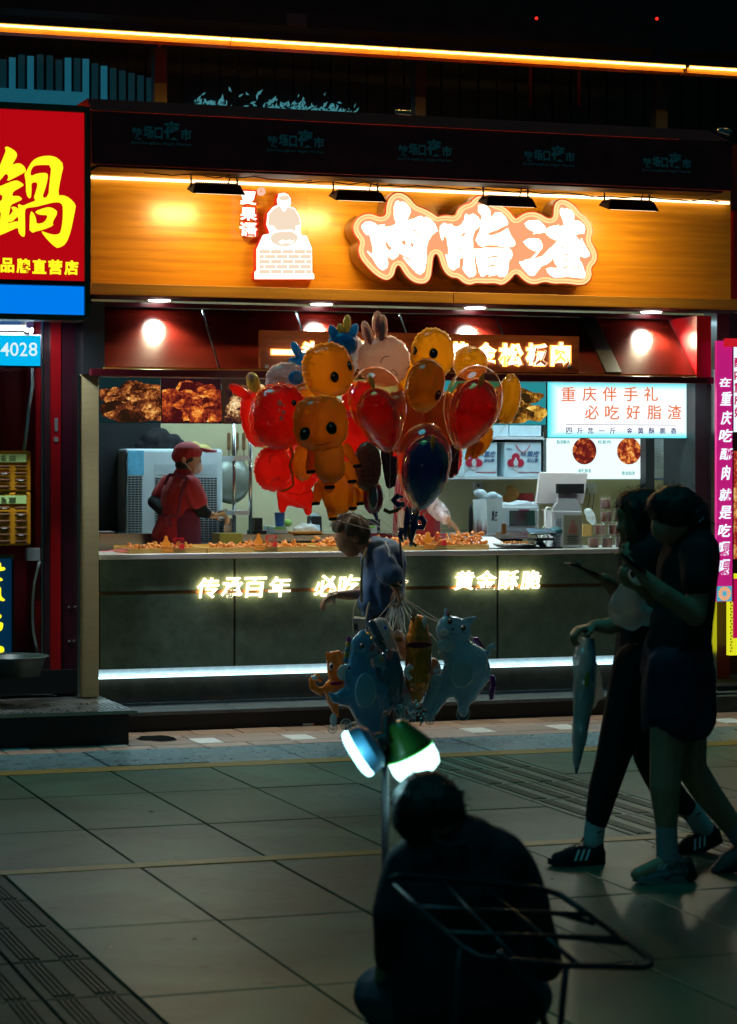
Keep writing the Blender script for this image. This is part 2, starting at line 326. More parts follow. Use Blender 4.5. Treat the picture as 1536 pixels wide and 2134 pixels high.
M = dict(
 slab=pbr('paving_stone', (.044,.125,.078), .40, ior=1.15, spots=1, var=.22, vs=16, bump=.35, bs=110, rv=.05, randv=.12, c2=(.030,.093,.060)),
 joint=pbr('joint_dirt', (.006,.008,.008), .8, bump=.5),
 yellow=pbr('yellow_line', (.26,.17,.012), .45, ior=1.2, c2=(.15,.105,.015), vs=20, bump=.3),
 gutter=pbr('gutter_stone', (.12,.22,.24), .30, ior=1.35, c2=(.09,.14,.15), vs=9, bump=.3, rv=.1, randv=.08),
 pinkp=pbr('pink_paver', (.42,.27,.20), .36, ior=1.6, c2=(.28,.18,.13), vs=12, bump=.5, rv=.1, randv=.18),
 whitep=pbr('white_paver', (.85,.83,.80), .35, ior=1.6, c2=(.7,.68,.64), vs=25, bump=.3),
 tactsh=pbr('tactile_tile_shaded', (.02,.055,.04), .5, ior=1.1, var=.2, bump=.4), tactshb=pbr('tactile_bar_shaded', (.015,.042,.03), .5, ior=1.1, var=.2, bump=.4),  # shade of the near left corner put into these tile colours
 tact=pbr('tactile_tile', (.04,.13,.085), .40, ior=1.16, c2=(.03,.10,.065), vs=14, bump=.4, randv=.1),
 tactd=pbr('tactile_bar', (.025,.07,.05), .45, ior=1.15, var=.2, bump=.5),
 black=pbr('black_metal', (.012,.013,.015), .45, var=.2, bump=.1),
 dark=pbr('dark_wall', (.012,.018,.022), .5, var=.3, bump=.2, bs=20),
 steel=pbr('stainless', (.55,.55,.53), .22, metal=1, var=.08, stretch=(1,1,18), bump=.05),
 chequer=pbr('ramp_steel', (.3,.31,.3), .3, metal=.7, c2=(.12,.13,.12), vs=5, rv=.12),
 beige=pbr('beige_panel', (.50,.42,.22), .42, var=.08, stretch=(1,1,9), bump=.1),
 concrete=pbr('cement_board', (.19,.29,.225), .42, c2=(.095,.16,.125), vs=11, bump=.25, bs=50, rv=.08),
 kick=pbr('kick_stone', (.06,.05,.04), .12, c2=(.03,.025,.02), vs=9, coat=.5),
 ledge=pbr('blue_ledge', (.13,.16,.17), .25, c2=(.09,.11,.12), vs=8),
 oak=wood('honey_oak', (.72,.34,.02), (.46,.19,.01), sc_=(1.1, 1, 26)),
 oakd=wood('honey_oak_trim', (.62,.33,.045), (.42,.20,.03), rough=.4, sc_=(1.1, 1, 26)),
 redwood=wood('red_wood', (.36,.10,.022), (.20,.045,.012), rough=.25, coat=.5, sc_=(2.2,1,30)),
 maroon=wood('maroon_gloss', (.10,.007,.004), (.055,.004,.003), rough=.16, coat=.8, sc_=(1,1,5), bump=.02),
 maroonp=pbr('maroon_paint', (.075,.005,.012), .3, var=.12, coat=.3),
 redp=pbr('red_paint', (.50,.006,.012), .3, var=.12, vs=3, coat=.2),
 redd=pbr('dark_red_paint', (.16,.006,.018), .4, var=.25, vs=3),
 cream=pbr('cream_wall', (.72,.66,.40), .6, var=.06, vs=3, bump=.1),
 white=pbr('white_plastic', (.72,.74,.74), .35, var=.04),
 whiteg=pbr('white_laminate', (.78,.76,.74), .22, var=.04),
 paleb=pbr('cooler_plastic', (.62,.74,.78), .4, var=.06),
 navy=pbr('navy_cloth', (.03,.09,.21), .8, var=.25, vs=14, bump=.5, bs=220, sheen=.2),
 blackc=pbr('black_cloth', (.010,.010,.013), .85, var=.3, vs=12, bump=.5, bs=200),
 shortc=pbr('navy_shorts', (.020,.024,.055), .8, var=.25, vs=10, bump=.5, bs=200),
 redc=pbr('red_cloth', (.36,.006,.012), .75, var=.15, vs=10, bump=.4, bs=180, sheen=.2),
 apron=pbr('maroon_apron', (.12,.008,.03), .8, var=.2, bump=.4, bs=180),
 skin=pbr('skin', (.46,.25,.15), .5, var=.08, vs=20),
 skin2=pbr('skin_tanned', (.34,.18,.10), .5, var=.1, vs=20),
 hair=pbr('black_hair', (.012,.010,.009), .45, var=.4, vs=40, stretch=(3,3,.5), bump=.7, bs=150),
 hairg=pbr('greying_hair', (.10,.075,.05), .6, c2=(.03,.022,.015), vs=60, bump=.9, bs=170),
 mask=pbr('mask_cloth', (.75,.76,.78), .8, var=.04, bump=.2),
 orange=pbr('locker_orange', (.72,.32,.015), .35, var=.05),
 cyanlab=pbr('label', (.5,.8,.3), .4, emit=(.6,.9,.3), es=.05),
 glass=clearm('clear_plastic', (.92,.95,.96), .05),
 bagp=bagm('thin_plastic_bag', (.88,.94,.94), .32),
 wleds=glow('led_white_warm', (1, .74, .40), 4), wledb=glow('led_white_cool', (.80, .95, 1), 3),
 amber=glow('led_amber', (1, .55, .08), 14),
 wletter=glow('letter_white', (1, .88, .68), 2.3), wletter2=glow('letter_white_counter', (1, .90, .68), 2.2),
 yletter=glow('letter_yellow', (1, .92, .015), 1.15), redbox=glow('lightbox_red', (.46, .002, .006), 1.0),
 bluebox=glow('lightbox_blue', (.0, .20, .85), 1.0), cyanbox=glow('lightbox_cyan', (.0, .50, .95), .95),
 whitetx=glow('print_white', (.75, .95, 1), .95),
)
# ================================================================ GROUND
g = MB(); g.box(-25, 40, -6, 60, -.3, -.012).build('ground', M['joint'], kind='structure')
pav = thing('street_paving', None, None, (3, 9, 0)); pav['kind'] = 'structure'
def piece(cache, name, w, d, mat, parent, x, y, h=.012, z=0, gap=.0048, bev=.003):
    key = (round(w, 3), round(d, 3), mat.name)
    if key not in cache:
        mb = MB(); a, b = w/2-gap, d/2-gap
        v = [(-a,-b,-h),(a,-b,-h),(a,b,-h),(-a,b,-h),(-a,-b,-bev),(a,-b,-bev),(a,b,-bev),(-a,b,-bev)]
        v += [(-a+bev,-b+bev,0),(a-bev,-b+bev,0),(a-bev,b-bev,0),(-a+bev,b-bev,0)]
        mb.add(v, [(0,1,5,4),(1,2,6,5),(2,3,7,6),(3,0,4,7),(4,5,9,8),(5,6,10,9),(6,7,11,10),(7,4,8,11),(8,9,10,11)])
        me = mb.mesh(name); me.materials.append(mat); cache[key] = me
    o = bpy.data.objects.new(name, cache[key]); col.objects.link(o); o.parent = parent
    o.matrix_parent_inverse = Matrix.Translation(-parent.location)
    o.location = (x, y, z + random.uniform(-.0015, .0015)); return o
cache = {}
xs = [2.28 + .57*k for k in range(-3, 13)]
xs = [1.14, 1.71] + [2.28 + .567*k for k in range(0, 5)] + [5.14 + .57*k for k in range(0, 8)]
xs[6] = 4.57 if abs(xs[6]-4.57) < .06 else xs[6]
cols_ = sorted(set([round(x, 3) for x in [-.57, 0, .57, 1.14, 1.71, 2.28, 2.85, 3.41, 3.97, 4.57, 5.14, 5.71, 6.28, 6.85, 7.42, 7.99]]))
rows = [(3.9, 5.0), (5.0, 6.07), (6.07, 7.22), (7.22, 8.37), (8.37, 9.57), (9.69, 10.66), (10.66, 11.77), (11.77, 12.67)]
for y0, y1 in rows:
    for x0, x1 in zip(cols_, cols_[1:]):
        if x1 < y0*.10 - .3 or x0 > y1*.56 + .4: continue
        if abs(x0-4.57) < .01 or (abs(x0-1.14) < .01 and y1 < 9.6): continue
        piece(cache, 'paving_slab', x1-x0, y1-y0, M['slab'], pav, (x0+x1)/2, (y0+y1)/2)
# tactile tiles: two columns, raised ribbed bars (sub-parts)
tcache = {}
def tactile(x0, y0, y1, tm_=None, tb_=None):
    tm_ = tm_ or M['tact']; tb_ = tb_ or M['tactd']
    n = max(1, round((y1-y0)/.575)); dy = (y1-y0)/n
    for k in range(n):
        for c in range(2):
            cx, cy = x0 + .1425 + .285*c, y0 + dy*(k+.5)
            o = piece(tcache, 'tactile_tile', .285, dy, tm_, pav, cx, cy)
            mb = MB()
            for bx in (-.07, .062):
                for q in range(4):
                    xx = bx - .027 + q*.018
                    mb.box(xx-.0055, xx+.0055, -dy/2+.03, dy/2-.03, -.002, .005)
            if 'bar%.3f' % dy + tb_.name not in tcache:
                me = mb.mesh('tactile_bar'); me.materials.append(tb_); tcache['bar%.3f' % dy + tb_.name] = me
            b = bpy.data.objects.new('tactile_bar', tcache['bar%.3f' % dy + tb_.name]); col.objects.link(b); b.parent = o
tactile(4.57, 9.69, 12.67)
tactile(4.57, 6.6, 9.57); tactile(1.14, 5.0, 9.57, M['tactsh'], M['tactshb'])
MB().box(-2, 12, 9.575, 9.685, -.01, .002).build('yellow_line', M['yellow'], pav)
MB().box(-2, 14, 12.675, 12.86, -.01, .002).build('yellow_line', M['yellow'], pav)
gx = 1.75
while gx < 9:
    if abs(gx - 2.89) < .01:
        o = piece(cache, 'drain_slab', .57, .72, M['gutter'], pav, 3.175, 13.235, z=.004)
        for k in range(5):
            h = MB().lathe((-.2+.1*k, -.17, 0), [(.019, -.001), (.019, .0012)], 12); h.build('drain_hole', M['black'], o)
    piece(cache, 'gutter_slab', 1.14 if abs(gx-2.89) > .01 else .57, .72, M['gutter'], pav, gx+.57 if abs(gx-2.89) > .01 else gx+.855, 13.235, gap=.005)
    gx += 1.14
ph = 3.64
for k in range(-3, 8):
    bx = ph + .59*k
    piece(cache, 'white_paver', .17, .26, M['whitep'], pav, bx+.085, 13.93)
    piece(cache, 'pink_paver', .42, .26, M['pinkp'], pav, bx+.38, 13.93)
    for (ya, yb), off in (((13.6, 13.8), .0), ((14.06, 14.26), .3), ((14.26, 14.52), .12)):
        piece(cache, 'pink_paver', .295, yb-ya, M['pinkp'], pav, bx+off+.147, (ya+yb)/2)
        piece(cache, 'pink_paver', .295, yb-ya, M['pinkp'], pav, bx+off+.442, (ya+yb)/2)
# puddle by the ramp
def puddle(cx, cy, rx, ry, nm, mat, z, seed):
    mb = MB(); n = 40; v = [(cx, cy, z)]
    for k in range(n):
        t = 2*math.pi*k/n; q = 1 + .35*noise.noise(Vector((math.cos(t)*1.5, math.sin(t)*1.5, seed)))
        v.append((cx+rx*q*math.cos(t), cy+ry*q*math.sin(t), z))
    mb.add(v, [(0, 1+k, 1+(k+1) % n) for k in range(n)]); return mb.build(nm, mat, kind='structure')
M['water'] = pbr('dirty_water', (.015,.02,.02), .04, var=.1)
puddle(3.46, 14.12, .12, .16, 'puddle', M['water'], .003, 1.2)

# ================================================================ PLATFORM + RAMP
plat = thing('shop_platform', None, None, (6, 15, 0)); plat['kind'] = 'structure'
MB().box(3.0, 13, 14.53, 19, -.01, .10).build('riser', M['black'], plat)
for k, (x0, x1) in enumerate(((3.0, 4.07), (4.076, 6.6), (6.606, 9.2), (9.206, 13))):
    MB().box(x0, x1, 14.5, 14.9, .1015, .125).build('edge_stone', M['ledge'], plat, bevel=.004)
MB().box(-2, 13, 14.9, 19, .1015, .14).build('floor', M['ledge'], plat)
ramp = thing('steel_ramp', 'dark steel step with a ribbed worn top in front of the red doorway', 'step', (2, 14.2, 0))
MB().box(-1.5, 3.235, 13.9, 14.9, 0, .188).build('base', M['black'], ramp)
MB().box(-1.5, 3.27, 13.86, 14.98, .19, .2).build('top_plate', M['chequer'], ramp)
mb = MB()
x = 1.55
while x < 3.25: mb.box(x, x+.012, 13.9, 14.4, .2005, .204); x += .034
mb.build('ribs', M['chequer'], ramp, kind='stuff')
MB().box(-1.5, 3.275, 13.85, 13.859, .186, .206).build('edge_trim', M['steel'], ramp)

# ================================================================ SHOP SHELL
YC = 14.86                                     # counter front plane
x_l, x_r = P(206, 1155, YC).x, P(1449, 900, YC).x
shop = thing('food_shop', 'snack stall shopfront with wide honey wood fascia and a serving opening', 'shop', (6, 15.5, .1))
def fbox(name, px0, top, bot, px1, Y, depth, mat, parent, **k):
    """box given by the photograph's left edge (x, top, bottom) and right edge x on the plane Y"""
    a = P(px0, top, Y); b = P(px0, bot, Y); c = P(px1, 900, Y)
    return MB().box(a.x, c.x, Y, Y+depth, b.z, a.z).build(name, mat, parent, **k)
# pillars
fbox('pillar', 166, 780, 1454, 206, 14.72, .5, M['beige'], shop, bevel=.004)
fbox('pillar_trim', 162, 780, 1454, 166, 14.71, .3, M['steel'], shop)
fbox('pillar', 1449, 770, 1450, 1482, 14.86, .5, M['dark'], shop)
fbox('pillar_trim', 1482, 770, 1450, 1494, 14.84, .3, M['steel'], shop)
# fascia board in panels, with small gaps
def seg(name, pxs, top, bot, Y, d, mat, parent, **k):
    for i in range(len(pxs)-1):
        a = P(pxs[0], top, Y); b = P(pxs[0], bot, Y); x0 = P(pxs[i], 900, Y).x+.001; x1 = P(pxs[i+1], 900, Y).x-.001
        MB().box(x0, x1, Y, Y+d, b.z, a.z).build(name, mat, parent, **k)
YF, YL = 15.0, 14.7
seg('fascia_panel', [150, 640, 1085, 1523], 368, 600, YF, .06, M['oak'], shop)
seg('fascia_top_board', [150, 640, 1085, 1523], 325, 362, YF-.05, .09, M['oakd'], shop)
fbox('led_strip', 186, 366, 371.5, 1521, YF-.045, .02, M['wleds'], shop)
seg('ledge_board', [150, 945, 1560], 588, 613, YL, .34, M['oakd'], shop, bevel=.004)
# the tilted glossy panel box under the ledge
zt = P(700, 640, YL).z - .005; zb = P(700, 770, 14.62).z
yt, yb = 15.09, 14.66
def tilt(name, pxa, pxb, mat, dy=0, dz=0):
    xa, xb = P(pxa, 770, yb).x, P(pxb, 770, yb).x
    v = [(xa, yb+dy, zb+dz), (xb, yb+dy, zb+dz), (xb, yt+dy, zt+dz), (xa, yt+dy, zt+dz)]
    v += [(p[0], p[1]+.02, p[2]-.02) for p in v]
    return MB().add(v, [(0,1,2,3),(7,6,5,4),(0,4,5,1),(1,5,6,2),(2,6,7,3),(3,7,4,0)]).build(name, mat, shop)
for a, b in ((220, 455), (459, 655), (659, 875), (879, 1080), (1084, 1270), (1292, 1450)): tilt('gloss_panel', a, b, M['maroon'])
tilt('panel_batten', 1262, 1294, M['black'], dy=-.012, dz=.012)
tilt('panel_batten', 1080.5, 1083.5, M['black'], dy=-.002, dz=.002)
x0, x1 = P(218, 770, yb).x, P(1452, 770, yb).x
MB().box(x0-.25, x1+.25, YL+.34, yt+.2, zt+.001, zt+.03).build('soffit', M['maroonp'], shop)
MB().box(x0-.14, x0, 14.66, yt+.1, zb-.05, zt).build('side_cheek', M['dark'], shop)
MB().box(x1, x1+.11, 14.66, yt+.1, zb-.05, zt).build('side_cheek', M['redp'], shop)
fbox('beam', 190, 768, 783, 1488, 14.60, .16, M['maroonp'], shop, bevel=.003)
fbox('beam_lip', 218, 765.5, 768, 1450, 14.62, .05, M['oakd'], shop)
# downlights
zl0_ = P(150, 613, YL).z
MB().box(P(150, 900, YL).x, P(1560, 900, YL).x, YL+.006, YL+.335, zl0_-.003, zl0_-.0005).build('ledge_dark_sheet', pbr('dark_sheet_maroon', (.03,.004,.004), .7, var=.3), shop)  # dark sheet added so the ledge's lit bottom stays dark
for px, py in ((332, 620.5), (670, 628.5), (990, 636.5), (1357, 645)):
    c = P(px, py, YL+.25)
    c.z = zl0_-.006
    dl = MB().lathe((c.x, c.y, c.z), [(.085, .002), (.085, 0), (.072, -.002)], 28).build('downlight', M['white'], shop)
    MB().lathe((c.x, c.y, c.z-.005), [(.07, -.002), (.07, .003)], 28).build('lens', glow('downlight_lens', (1,.93,.84), 15), dl)
    l = bpy.data.lights.new('downlight_beam', 'SPOT'); l.energy = 74; l.spot_size = math.radians(115); l.spot_blend = .8; l.color = (1,.97,.62); l.shadow_soft_size = .06
    lo = bpy.data.objects.new('downlight_beam', l); col.objects.link(lo); lo.location = (c.x, c.y, c.z-.03); lo.parent = shop; lo.matrix_parent_inverse = Matrix.Translation(-shop.location)
    lo.rotation_euler = (math.radians(-36), 0, 0)
# room
xw0, xw1 = P(206, 900, 17.2).x - .9, P(1449, 900, 17.2).x + .5
YB = 17.3
MB().box(P(296, 900, YB).x, xw1, YB, YB+.1, .14, 3.1).build('back_wall', M['cream'], shop)
MB().box(xw0-.5, P(296, 900, YB).x-.005, YB-.6, YB-.5, .14, 3.1).build('dark_partition', M['dark'], shop)
MB().box(xw0-.6, xw0-.5, 15.3, YB, .14, 3.1).build('side_wall', M['dark'], shop)
xsr = P(1362, 900, 16.3).x
MB().box(xsr+.55, xsr+.65, 15.3, YB, .14, 3.1).build('side_wall', M['cream'], shop)
MB().box(xw0-.6, xsr+.65, 15.36, YB+.1, 2.78, 2.85).build('ceiling', M['cream'], shop)
fbox('grey_corner_post', 1346, 905, 1200, 1364, 16.6, .1, M['dark'], shop)
tube_ = fbox('wall_tube_light', 1433, 905, 1190, 1440, 15.9, .03, M['wledb'], shop)
for cx in (P(420, 900, 16).x, P(800, 900, 16).x, P(1200, 900, 16).x):
    p = MB().box(cx-.3, cx+.3, 15.8, 16.4, 2.755, 2.775).build('ceiling_lamp', M['white'], shop)
    MB().box(cx-.28, cx+.28, 15.82, 16.38, 2.75, 2.754).build('diffuser', glow('ceiling_diffuser', (.50,.78,.90), 20), p)

# ================================================================ COUNTER
ctr = thing('serving_counter', 'long stone-look counter with a pale top and glowing lettering across its front', 'counter', (6, 15, .14))
zt1, zt0 = P(700, 1150, 14.82).z, P(700, 1161, 14.82).z
for a, b in ((206, 1035), (1036, 1449)):
    MB().box(P(a, 900, 14.82).x, P(b, 900, 14.82).x, 14.82, 15.5, zt0, zt1).build('countertop', M['whiteg'], ctr, bevel=.004)
zm = P(490, 1232, YC).z; zp = P(490, 1388, YC).z
edges = [206, 489, 1037, 1449]
for a, b in zip(edges, edges[1:]):
    xa, xb = P(a, 900, YC).x + .008, P(b, 900, YC).x - .008
    MB().box(xa, xb, YC, YC+.03, zm+.012, zt0-.006).build('front_panel', M['concrete'], ctr)
    MB().box(xa, xb, YC, YC+.03, zp, zm-.012).build('front_panel', M['concrete'], ctr)
MB().box(x_l, x_r, YC+.012, YC+.05, zp, zt0).build('carcass', M['black'], ctr)
MB().box(x_l, x_r, YC+.004, YC+.011, zm-.011, zm+.011).build('brass_strip', pbr('brass_strip', (.30,.16,.07), .3, metal=.8, var=.1), ctr)
for a in edges[1:3]: MB().box(P(a, 900, YC).x-.007, P(a, 900, YC).x+.007, YC+.003, YC+.0115, zp, zt0-.01).build('joint_strip', M['dark'], ctr)
zq = P(490, 1404, YC+.07).z
MB().box(x_l, x_r, YC+.09, YC+.12, .14, zp).build('kick_panel', M['kick'], ctr)
MB().add([(x_l, YC+.02, zp-.001), (x_r, YC+.02, zp-.001), (x_r, YC+.088, zq+.004), (x_l, YC+.088, zq+.004), (x_l, YC+.088, zp-.001), (x_r, YC+.088, zp-.001)], [(0,1,2,3),(0,4,5,1),(0,3,4),(1,5,2)]).build('light_shelf', pbr('frosted_strip', (.7,.75,.78), .5, c2=(.35,.4,.45), vs=22, emit=(.5,.85,1), es=.22), ctr)
MB().box(x_l, x_r, YC+.05, YC+.088, zq-.008, zq+.002).build('strip_edge', glow('strip_edge', (.6,.92,1), 3), ctr)
# counter lettering
def letters(txt, boxes, Y, mat, parent, bold=.03, shear=0, depth=.02, side=None, name='letter'):
    for ch, (a, b, c, d) in zip(txt, boxes):
        ptext(name, ch, a, b, c, d, Y, mat, parent, bold=bold, shear=shear, depth=depth)
def row(x0, y0, x1, y1, n, gap=.06, sl=0):
    w = (x1-x0)/n; return [(x0+w*k+w*gap, y0+sl*k, x0+w*(k+1)-w*gap, y1+sl*k) for k in range(n)]
cbk = glow('counter_backlight', (1,.66,.24), 7)
cl = thing('counter_lettering', 'white backlit characters reading 传承百年 必吃美食 黄金酥脆 along the counter front', 'lettering', (6, 14.8, 1))
for t, r in (('传承百年', row(409, 1204, 607, 1247, 4, .03, -.8)), ('必吃美食', row(652, 1198, 852, 1244, 4, .03, -.5)), ('黄金酥脆', row(944, 1190, 1128, 1230, 4, .03, -.5))):
    letters(t, r, 14.83, M['wletter2'], cl, bold=.012, shear=.12, depth=.012)
    for k, (a, b, c, d) in enumerate(r):
        ptext('letter_backlight', t[k], a, b, c, d, 14.843, cbk, cl, bold=.022, shear=.12, depth=.003)

# ================================================================ FASCIA SIGNS
sg = thing('main_sign', 'big glowing sign with three white brush characters 肉脂渣 inside an amber outline', 'sign', (P(980, 500, 14.8).x, 14.8, P(980, 500, 14.8).z))
YS = 14.80
def tfc(ox, oy, s, Y): return lambda x, y: (lambda p: (p.x, p.z))(P(ox + x/s, oy + y/s, Y))
K = 7.68
o1 = [(100,600),(170,480),(300,410),(420,410),(540,465),(625,440),(620,330),(660,180),(740,100),(830,68),(930,90),(1030,160),(1120,280),(1250,330),(1370,390),(1460,455)]
o2 = [(80,460),(220,435),(360,465),(380,380),(440,300),(520,260),(600,240),(640,180),(720,125),(800,130),(860,170),(1000,250),(1130,290),(1230,360),(1330,490)]
o3 = [(120,480),(230,400),(370,375),(500,410),(620,490),(690,480),(690,340),(720,240),(800,180),(900,185),(1000,240),(1080,310),(1140,400),(1240,470),(1330,600),(1350,720),(1310,850),(1380,960),(1430,1100),(1400,1220),(1320,1300),(1340,1400),(1310,1500),(1220,1580),(1100,1590),(900,1560),(700,1570),(570,1530),(420,1580),(300,1560),(200,1490),(110,1390)]
o4 = [(1270,1480),(1180,1560),(1100,1590),(1000,1555),(850,1565),(700,1550),(600,1590),(480,1550),(400,1470),(300,1470),(200,1400),(130,1280),(90,1130)]
o5 = [(1440,1080),(1410,1120),(1390,1300),(1370,1460),(1300,1550),(1200,1570),(1070,1540),(950,1440),(870,1310),(840,1265),(810,1300),(780,1430),(700,1500),(620,1510),(500,1450),(400,1370),(300,1260),(220,1160),(180,1040),(185,950),(215,880),(140,790),(100,700)]
OUT = [(720+x/K, 390+y/K) for x, y in o1] + [(900+x/K, 390+y/K) for x, y in o2] + [(1060+x/K, 390+y/K) for x, y in o3] + [(900+x/K, 390+y/K) for x, y in o4] + [(720+x/K, 390+y/K) for x, y in o5]
OUT = smooth_loop(OUT, 2)
idt = lambda Y: (lambda x, y: (lambda p: (p.x, p.z))(P(x, y, Y)))
link('sign_box', fixn(shape2d([OUT], idt(YS), YS, YS+.155)), pbr('sign_box_metal', (.25,.13,.05), .35, metal=.4), sg)
link('face_panel', shape2d([inset(OUT, 1.6)], idt(YS), YS-.006, YS-.001), glow('face_peach', (1, .40, .19), 1.0), sg)
link('rim_band', shape2d([inset(OUT, .2), inset(OUT, 2.6)], idt(YS), YS-.012, YS-.007), pbr('rim_red', (.3,.02,.01), .4, emit=(.6,.03,.01), es=.4), sg)
for d, w in ((4.9, 1.8), (10.6, 1.8)):
    link('neon_outline', shape2d([inset(OUT, d-w), inset(OUT, d+w)], idt(YS), YS-.018, YS-.007), glow('neon_yellow', (1, .78, .32), 1.05), sg)
rou = [[(245,620),(300,560),(370,555),(440,575),(490,620),(610,595),(590,645),(700,630),(780,600),(800,560),(770,500),(765,400),(765,320),(790,230),(830,222),(835,245),(900,235),(960,280),(1010,340),(1025,400),(1000,450),(965,545),(1020,520),(1100,500),(1180,465),(1230,490),(1280,480),(1340,520),(1400,580),(1430,640),(1460,710),(1400,745),(1350,790),(1310,860),(1280,960),(1275,1050),(1280,1150),(1260,1290),(1235,1360),(1180,1405),(1120,1370),(1050,1290),(980,1220),(910,1120),(1030,1190),(1040,1160),(850,1055),(810,1120),(740,1165),(690,1130),(655,1080),(645,1110),(660,1220),(655,1290),(610,1320),(580,1335),(530,1300),(470,1220),(425,1140),(380,1090),(335,1025),(430,1100),(430,1000),(400,860),(375,770),(320,765),(280,710),(250,650)],
 [(630,830),(615,900),(630,960),(690,1030),(745,970),(700,950),(660,890)],[(890,850),(960,860),(960,930),(915,935),(875,885)],[(1000,880),(1090,910),(1070,985),(1040,960)],[(1060,690),(1120,685),(1110,770),(1085,740)],[(1140,705),(1170,710),(1140,820),(1125,770)],[(650,800),(705,780),(680,815)]]
zhi = [[(120,680),(125,620),(180,575),(230,600),(290,590),(340,640),(390,640),(460,600),(510,530),(530,430),(560,460),(640,430),(720,480),(760,560),(740,640),(680,690),(650,740),(630,850),(635,1000),(650,1060),(660,1200),(680,1330),(680,1400),(640,1440),(590,1445),(520,1370),(480,1290),(500,1240),(500,1120),(420,1160),(415,1290),(380,1300),(330,1335),(260,1280),(235,1200),(210,1080),(255,1120),(250,950),(235,860),(205,780),(175,790),(155,855),(125,770)],
 [(440,800),(460,760),(530,710),(520,770),(480,800)],[(400,1030),(395,1000),(470,970),(440,1010)]]
zhi2 = [[(730,290),(790,285),(850,300),(900,360),(915,440),(905,560),(915,600),(950,470),(1000,410),(1080,410),(1150,480),(1195,570),(1190,610),(1100,650),(1000,700),(880,740),(870,770),(960,775),(1080,730),(1190,660),(1240,780),(1290,850),(1315,920),(1270,960),(1190,965),(1040,940),(880,930),(800,960),(740,930),(690,850),(710,800),(740,740),(770,640),(770,560),(790,460),(735,400)]]
zhi3 = [[(655,990),(720,990),(840,970),(1000,975),(1200,975),(1250,1020),(1265,1090),(1250,1140),(1210,1180),(1200,1300),(1180,1390),(1140,1440),(1080,1440),(1040,1405),(900,1435),(920,1400),(840,1395),(820,1430),(780,1430),(740,1360),(720,1250),(690,1120),(650,1090)],[(860,1130),(1030,1090),(1060,1110),(870,1145)],[(885,1250),(920,1255),(1030,1235),(1035,1255),(890,1285)]]
zha = [[(160,1190),(210,1190),(290,1155),(340,1150),(450,1030),(500,1000),(420,1100),(380,1155),(520,1110),(620,1010),(700,940),(780,850),(740,855),(650,810),(590,750),(580,680),(640,640),(780,605),(770,635),(880,610),(860,530),(820,450),(810,370),(830,335),(870,360),(910,340),(980,380),(1025,450),(1015,540),(1050,540),(1110,550),(1180,610),(1200,680),(1180,750),(1100,755),(1040,770),(1080,830),(1150,880),(1145,820),(1180,900),(1230,990),(1270,1060),(1270,1110),(1210,1135),(1150,1110),(1120,1080),(1110,1180),(1130,1210),(1080,1285),(1020,1275),(900,1270),(810,1300),(760,1260),(720,1190),(705,1110),(640,1200),(560,1250),(490,1280),(440,1350),(390,1420),(330,1420),(250,1340),(190,1260)],
 [(805,990),(850,930),(870,985)],[(855,1090),(970,1065),(980,1080),(865,1105)],[(880,1170),(970,1160),(975,1175),(880,1190)]]
zha1 = [[(245,580),(300,540),(440,530),(500,570),(565,660),(555,730),(480,745),(420,735),(380,760),(400,720),(330,690),(270,640)]]
zha2 = [[(220,870),(310,825),(450,830),(490,870),(515,950),(500,1000),(420,1030),(330,990),(260,930)]]
zha3 = [[(590,1310),(640,1290),(800,1305),(960,1290),(1120,1305),(1135,1210),(1170,1310),(1200,1390),(1180,1460),(1050,1450),(930,1435),(740,1455),(660,1410),(610,1360)]]
def rough_edge(pl, s):
    out = []
    for i in range(len(pl)):
        a, b = pl[i], pl[(i+1) % len(pl)]
        for k in range(3):
            q = k/3; x = a[0]+(b[0]-a[0])*q; y = a[1]+(b[1]-a[1])*q
            out.append((x+random.uniform(-s, s), y+random.uniform(-s, s)) if k else a)
    return out
for nm, sets, ox in (('letter_rou', [rou], 720), ('letter_zhi', [zhi, zhi2, zhi3], 900), ('letter_zha', [zha, zha1, zha2, zha3], 1060)):
    mb = MB()
    for j, s_ in enumerate(sets):
        me = shape2d([rough_edge(q, 5) for q in s_], tfc(ox, 390, K, YS), YS-.030-.002*j, YS-.007)
        mb.add([v.co[:] for v in me.vertices], [tuple(p.vertices) for p in me.polygons])
    mb.build('brush_letter', M['wletter'], sg)
# small upright sign
sv = thing('name_sign', 'narrow upright sign of three small white characters edged in red, left of the stove figure', 'sign', (P(518, 450, 14.93).x, 14.93, P(518, 450, 14.93).z))
redside = pbr('letter_red_side', (.45,.02,.01), .35, emit=(.7,.03,.01), es=.35)
for ch, (a, b, c, d) in zip('夏果语', ((500, 398, 534, 426), (500, 432, 535, 459), (499, 463, 535, 492))):
    ptext('letter_edge', ch, a-1.5, b-1.5, c+1.5, d+1.5, 14.955, redside, sv, bold=.075, depth=.04)
    ptext('letter', ch, a, b, c, d, 14.90, M['wletter'], sv, bold=.03, depth=.006)
ptext('letter', '®', 535, 391, 551, 408, 14.92, glow('letter_pink', (1,.35,.25), 1.6), sv, bold=.03, depth=.03)
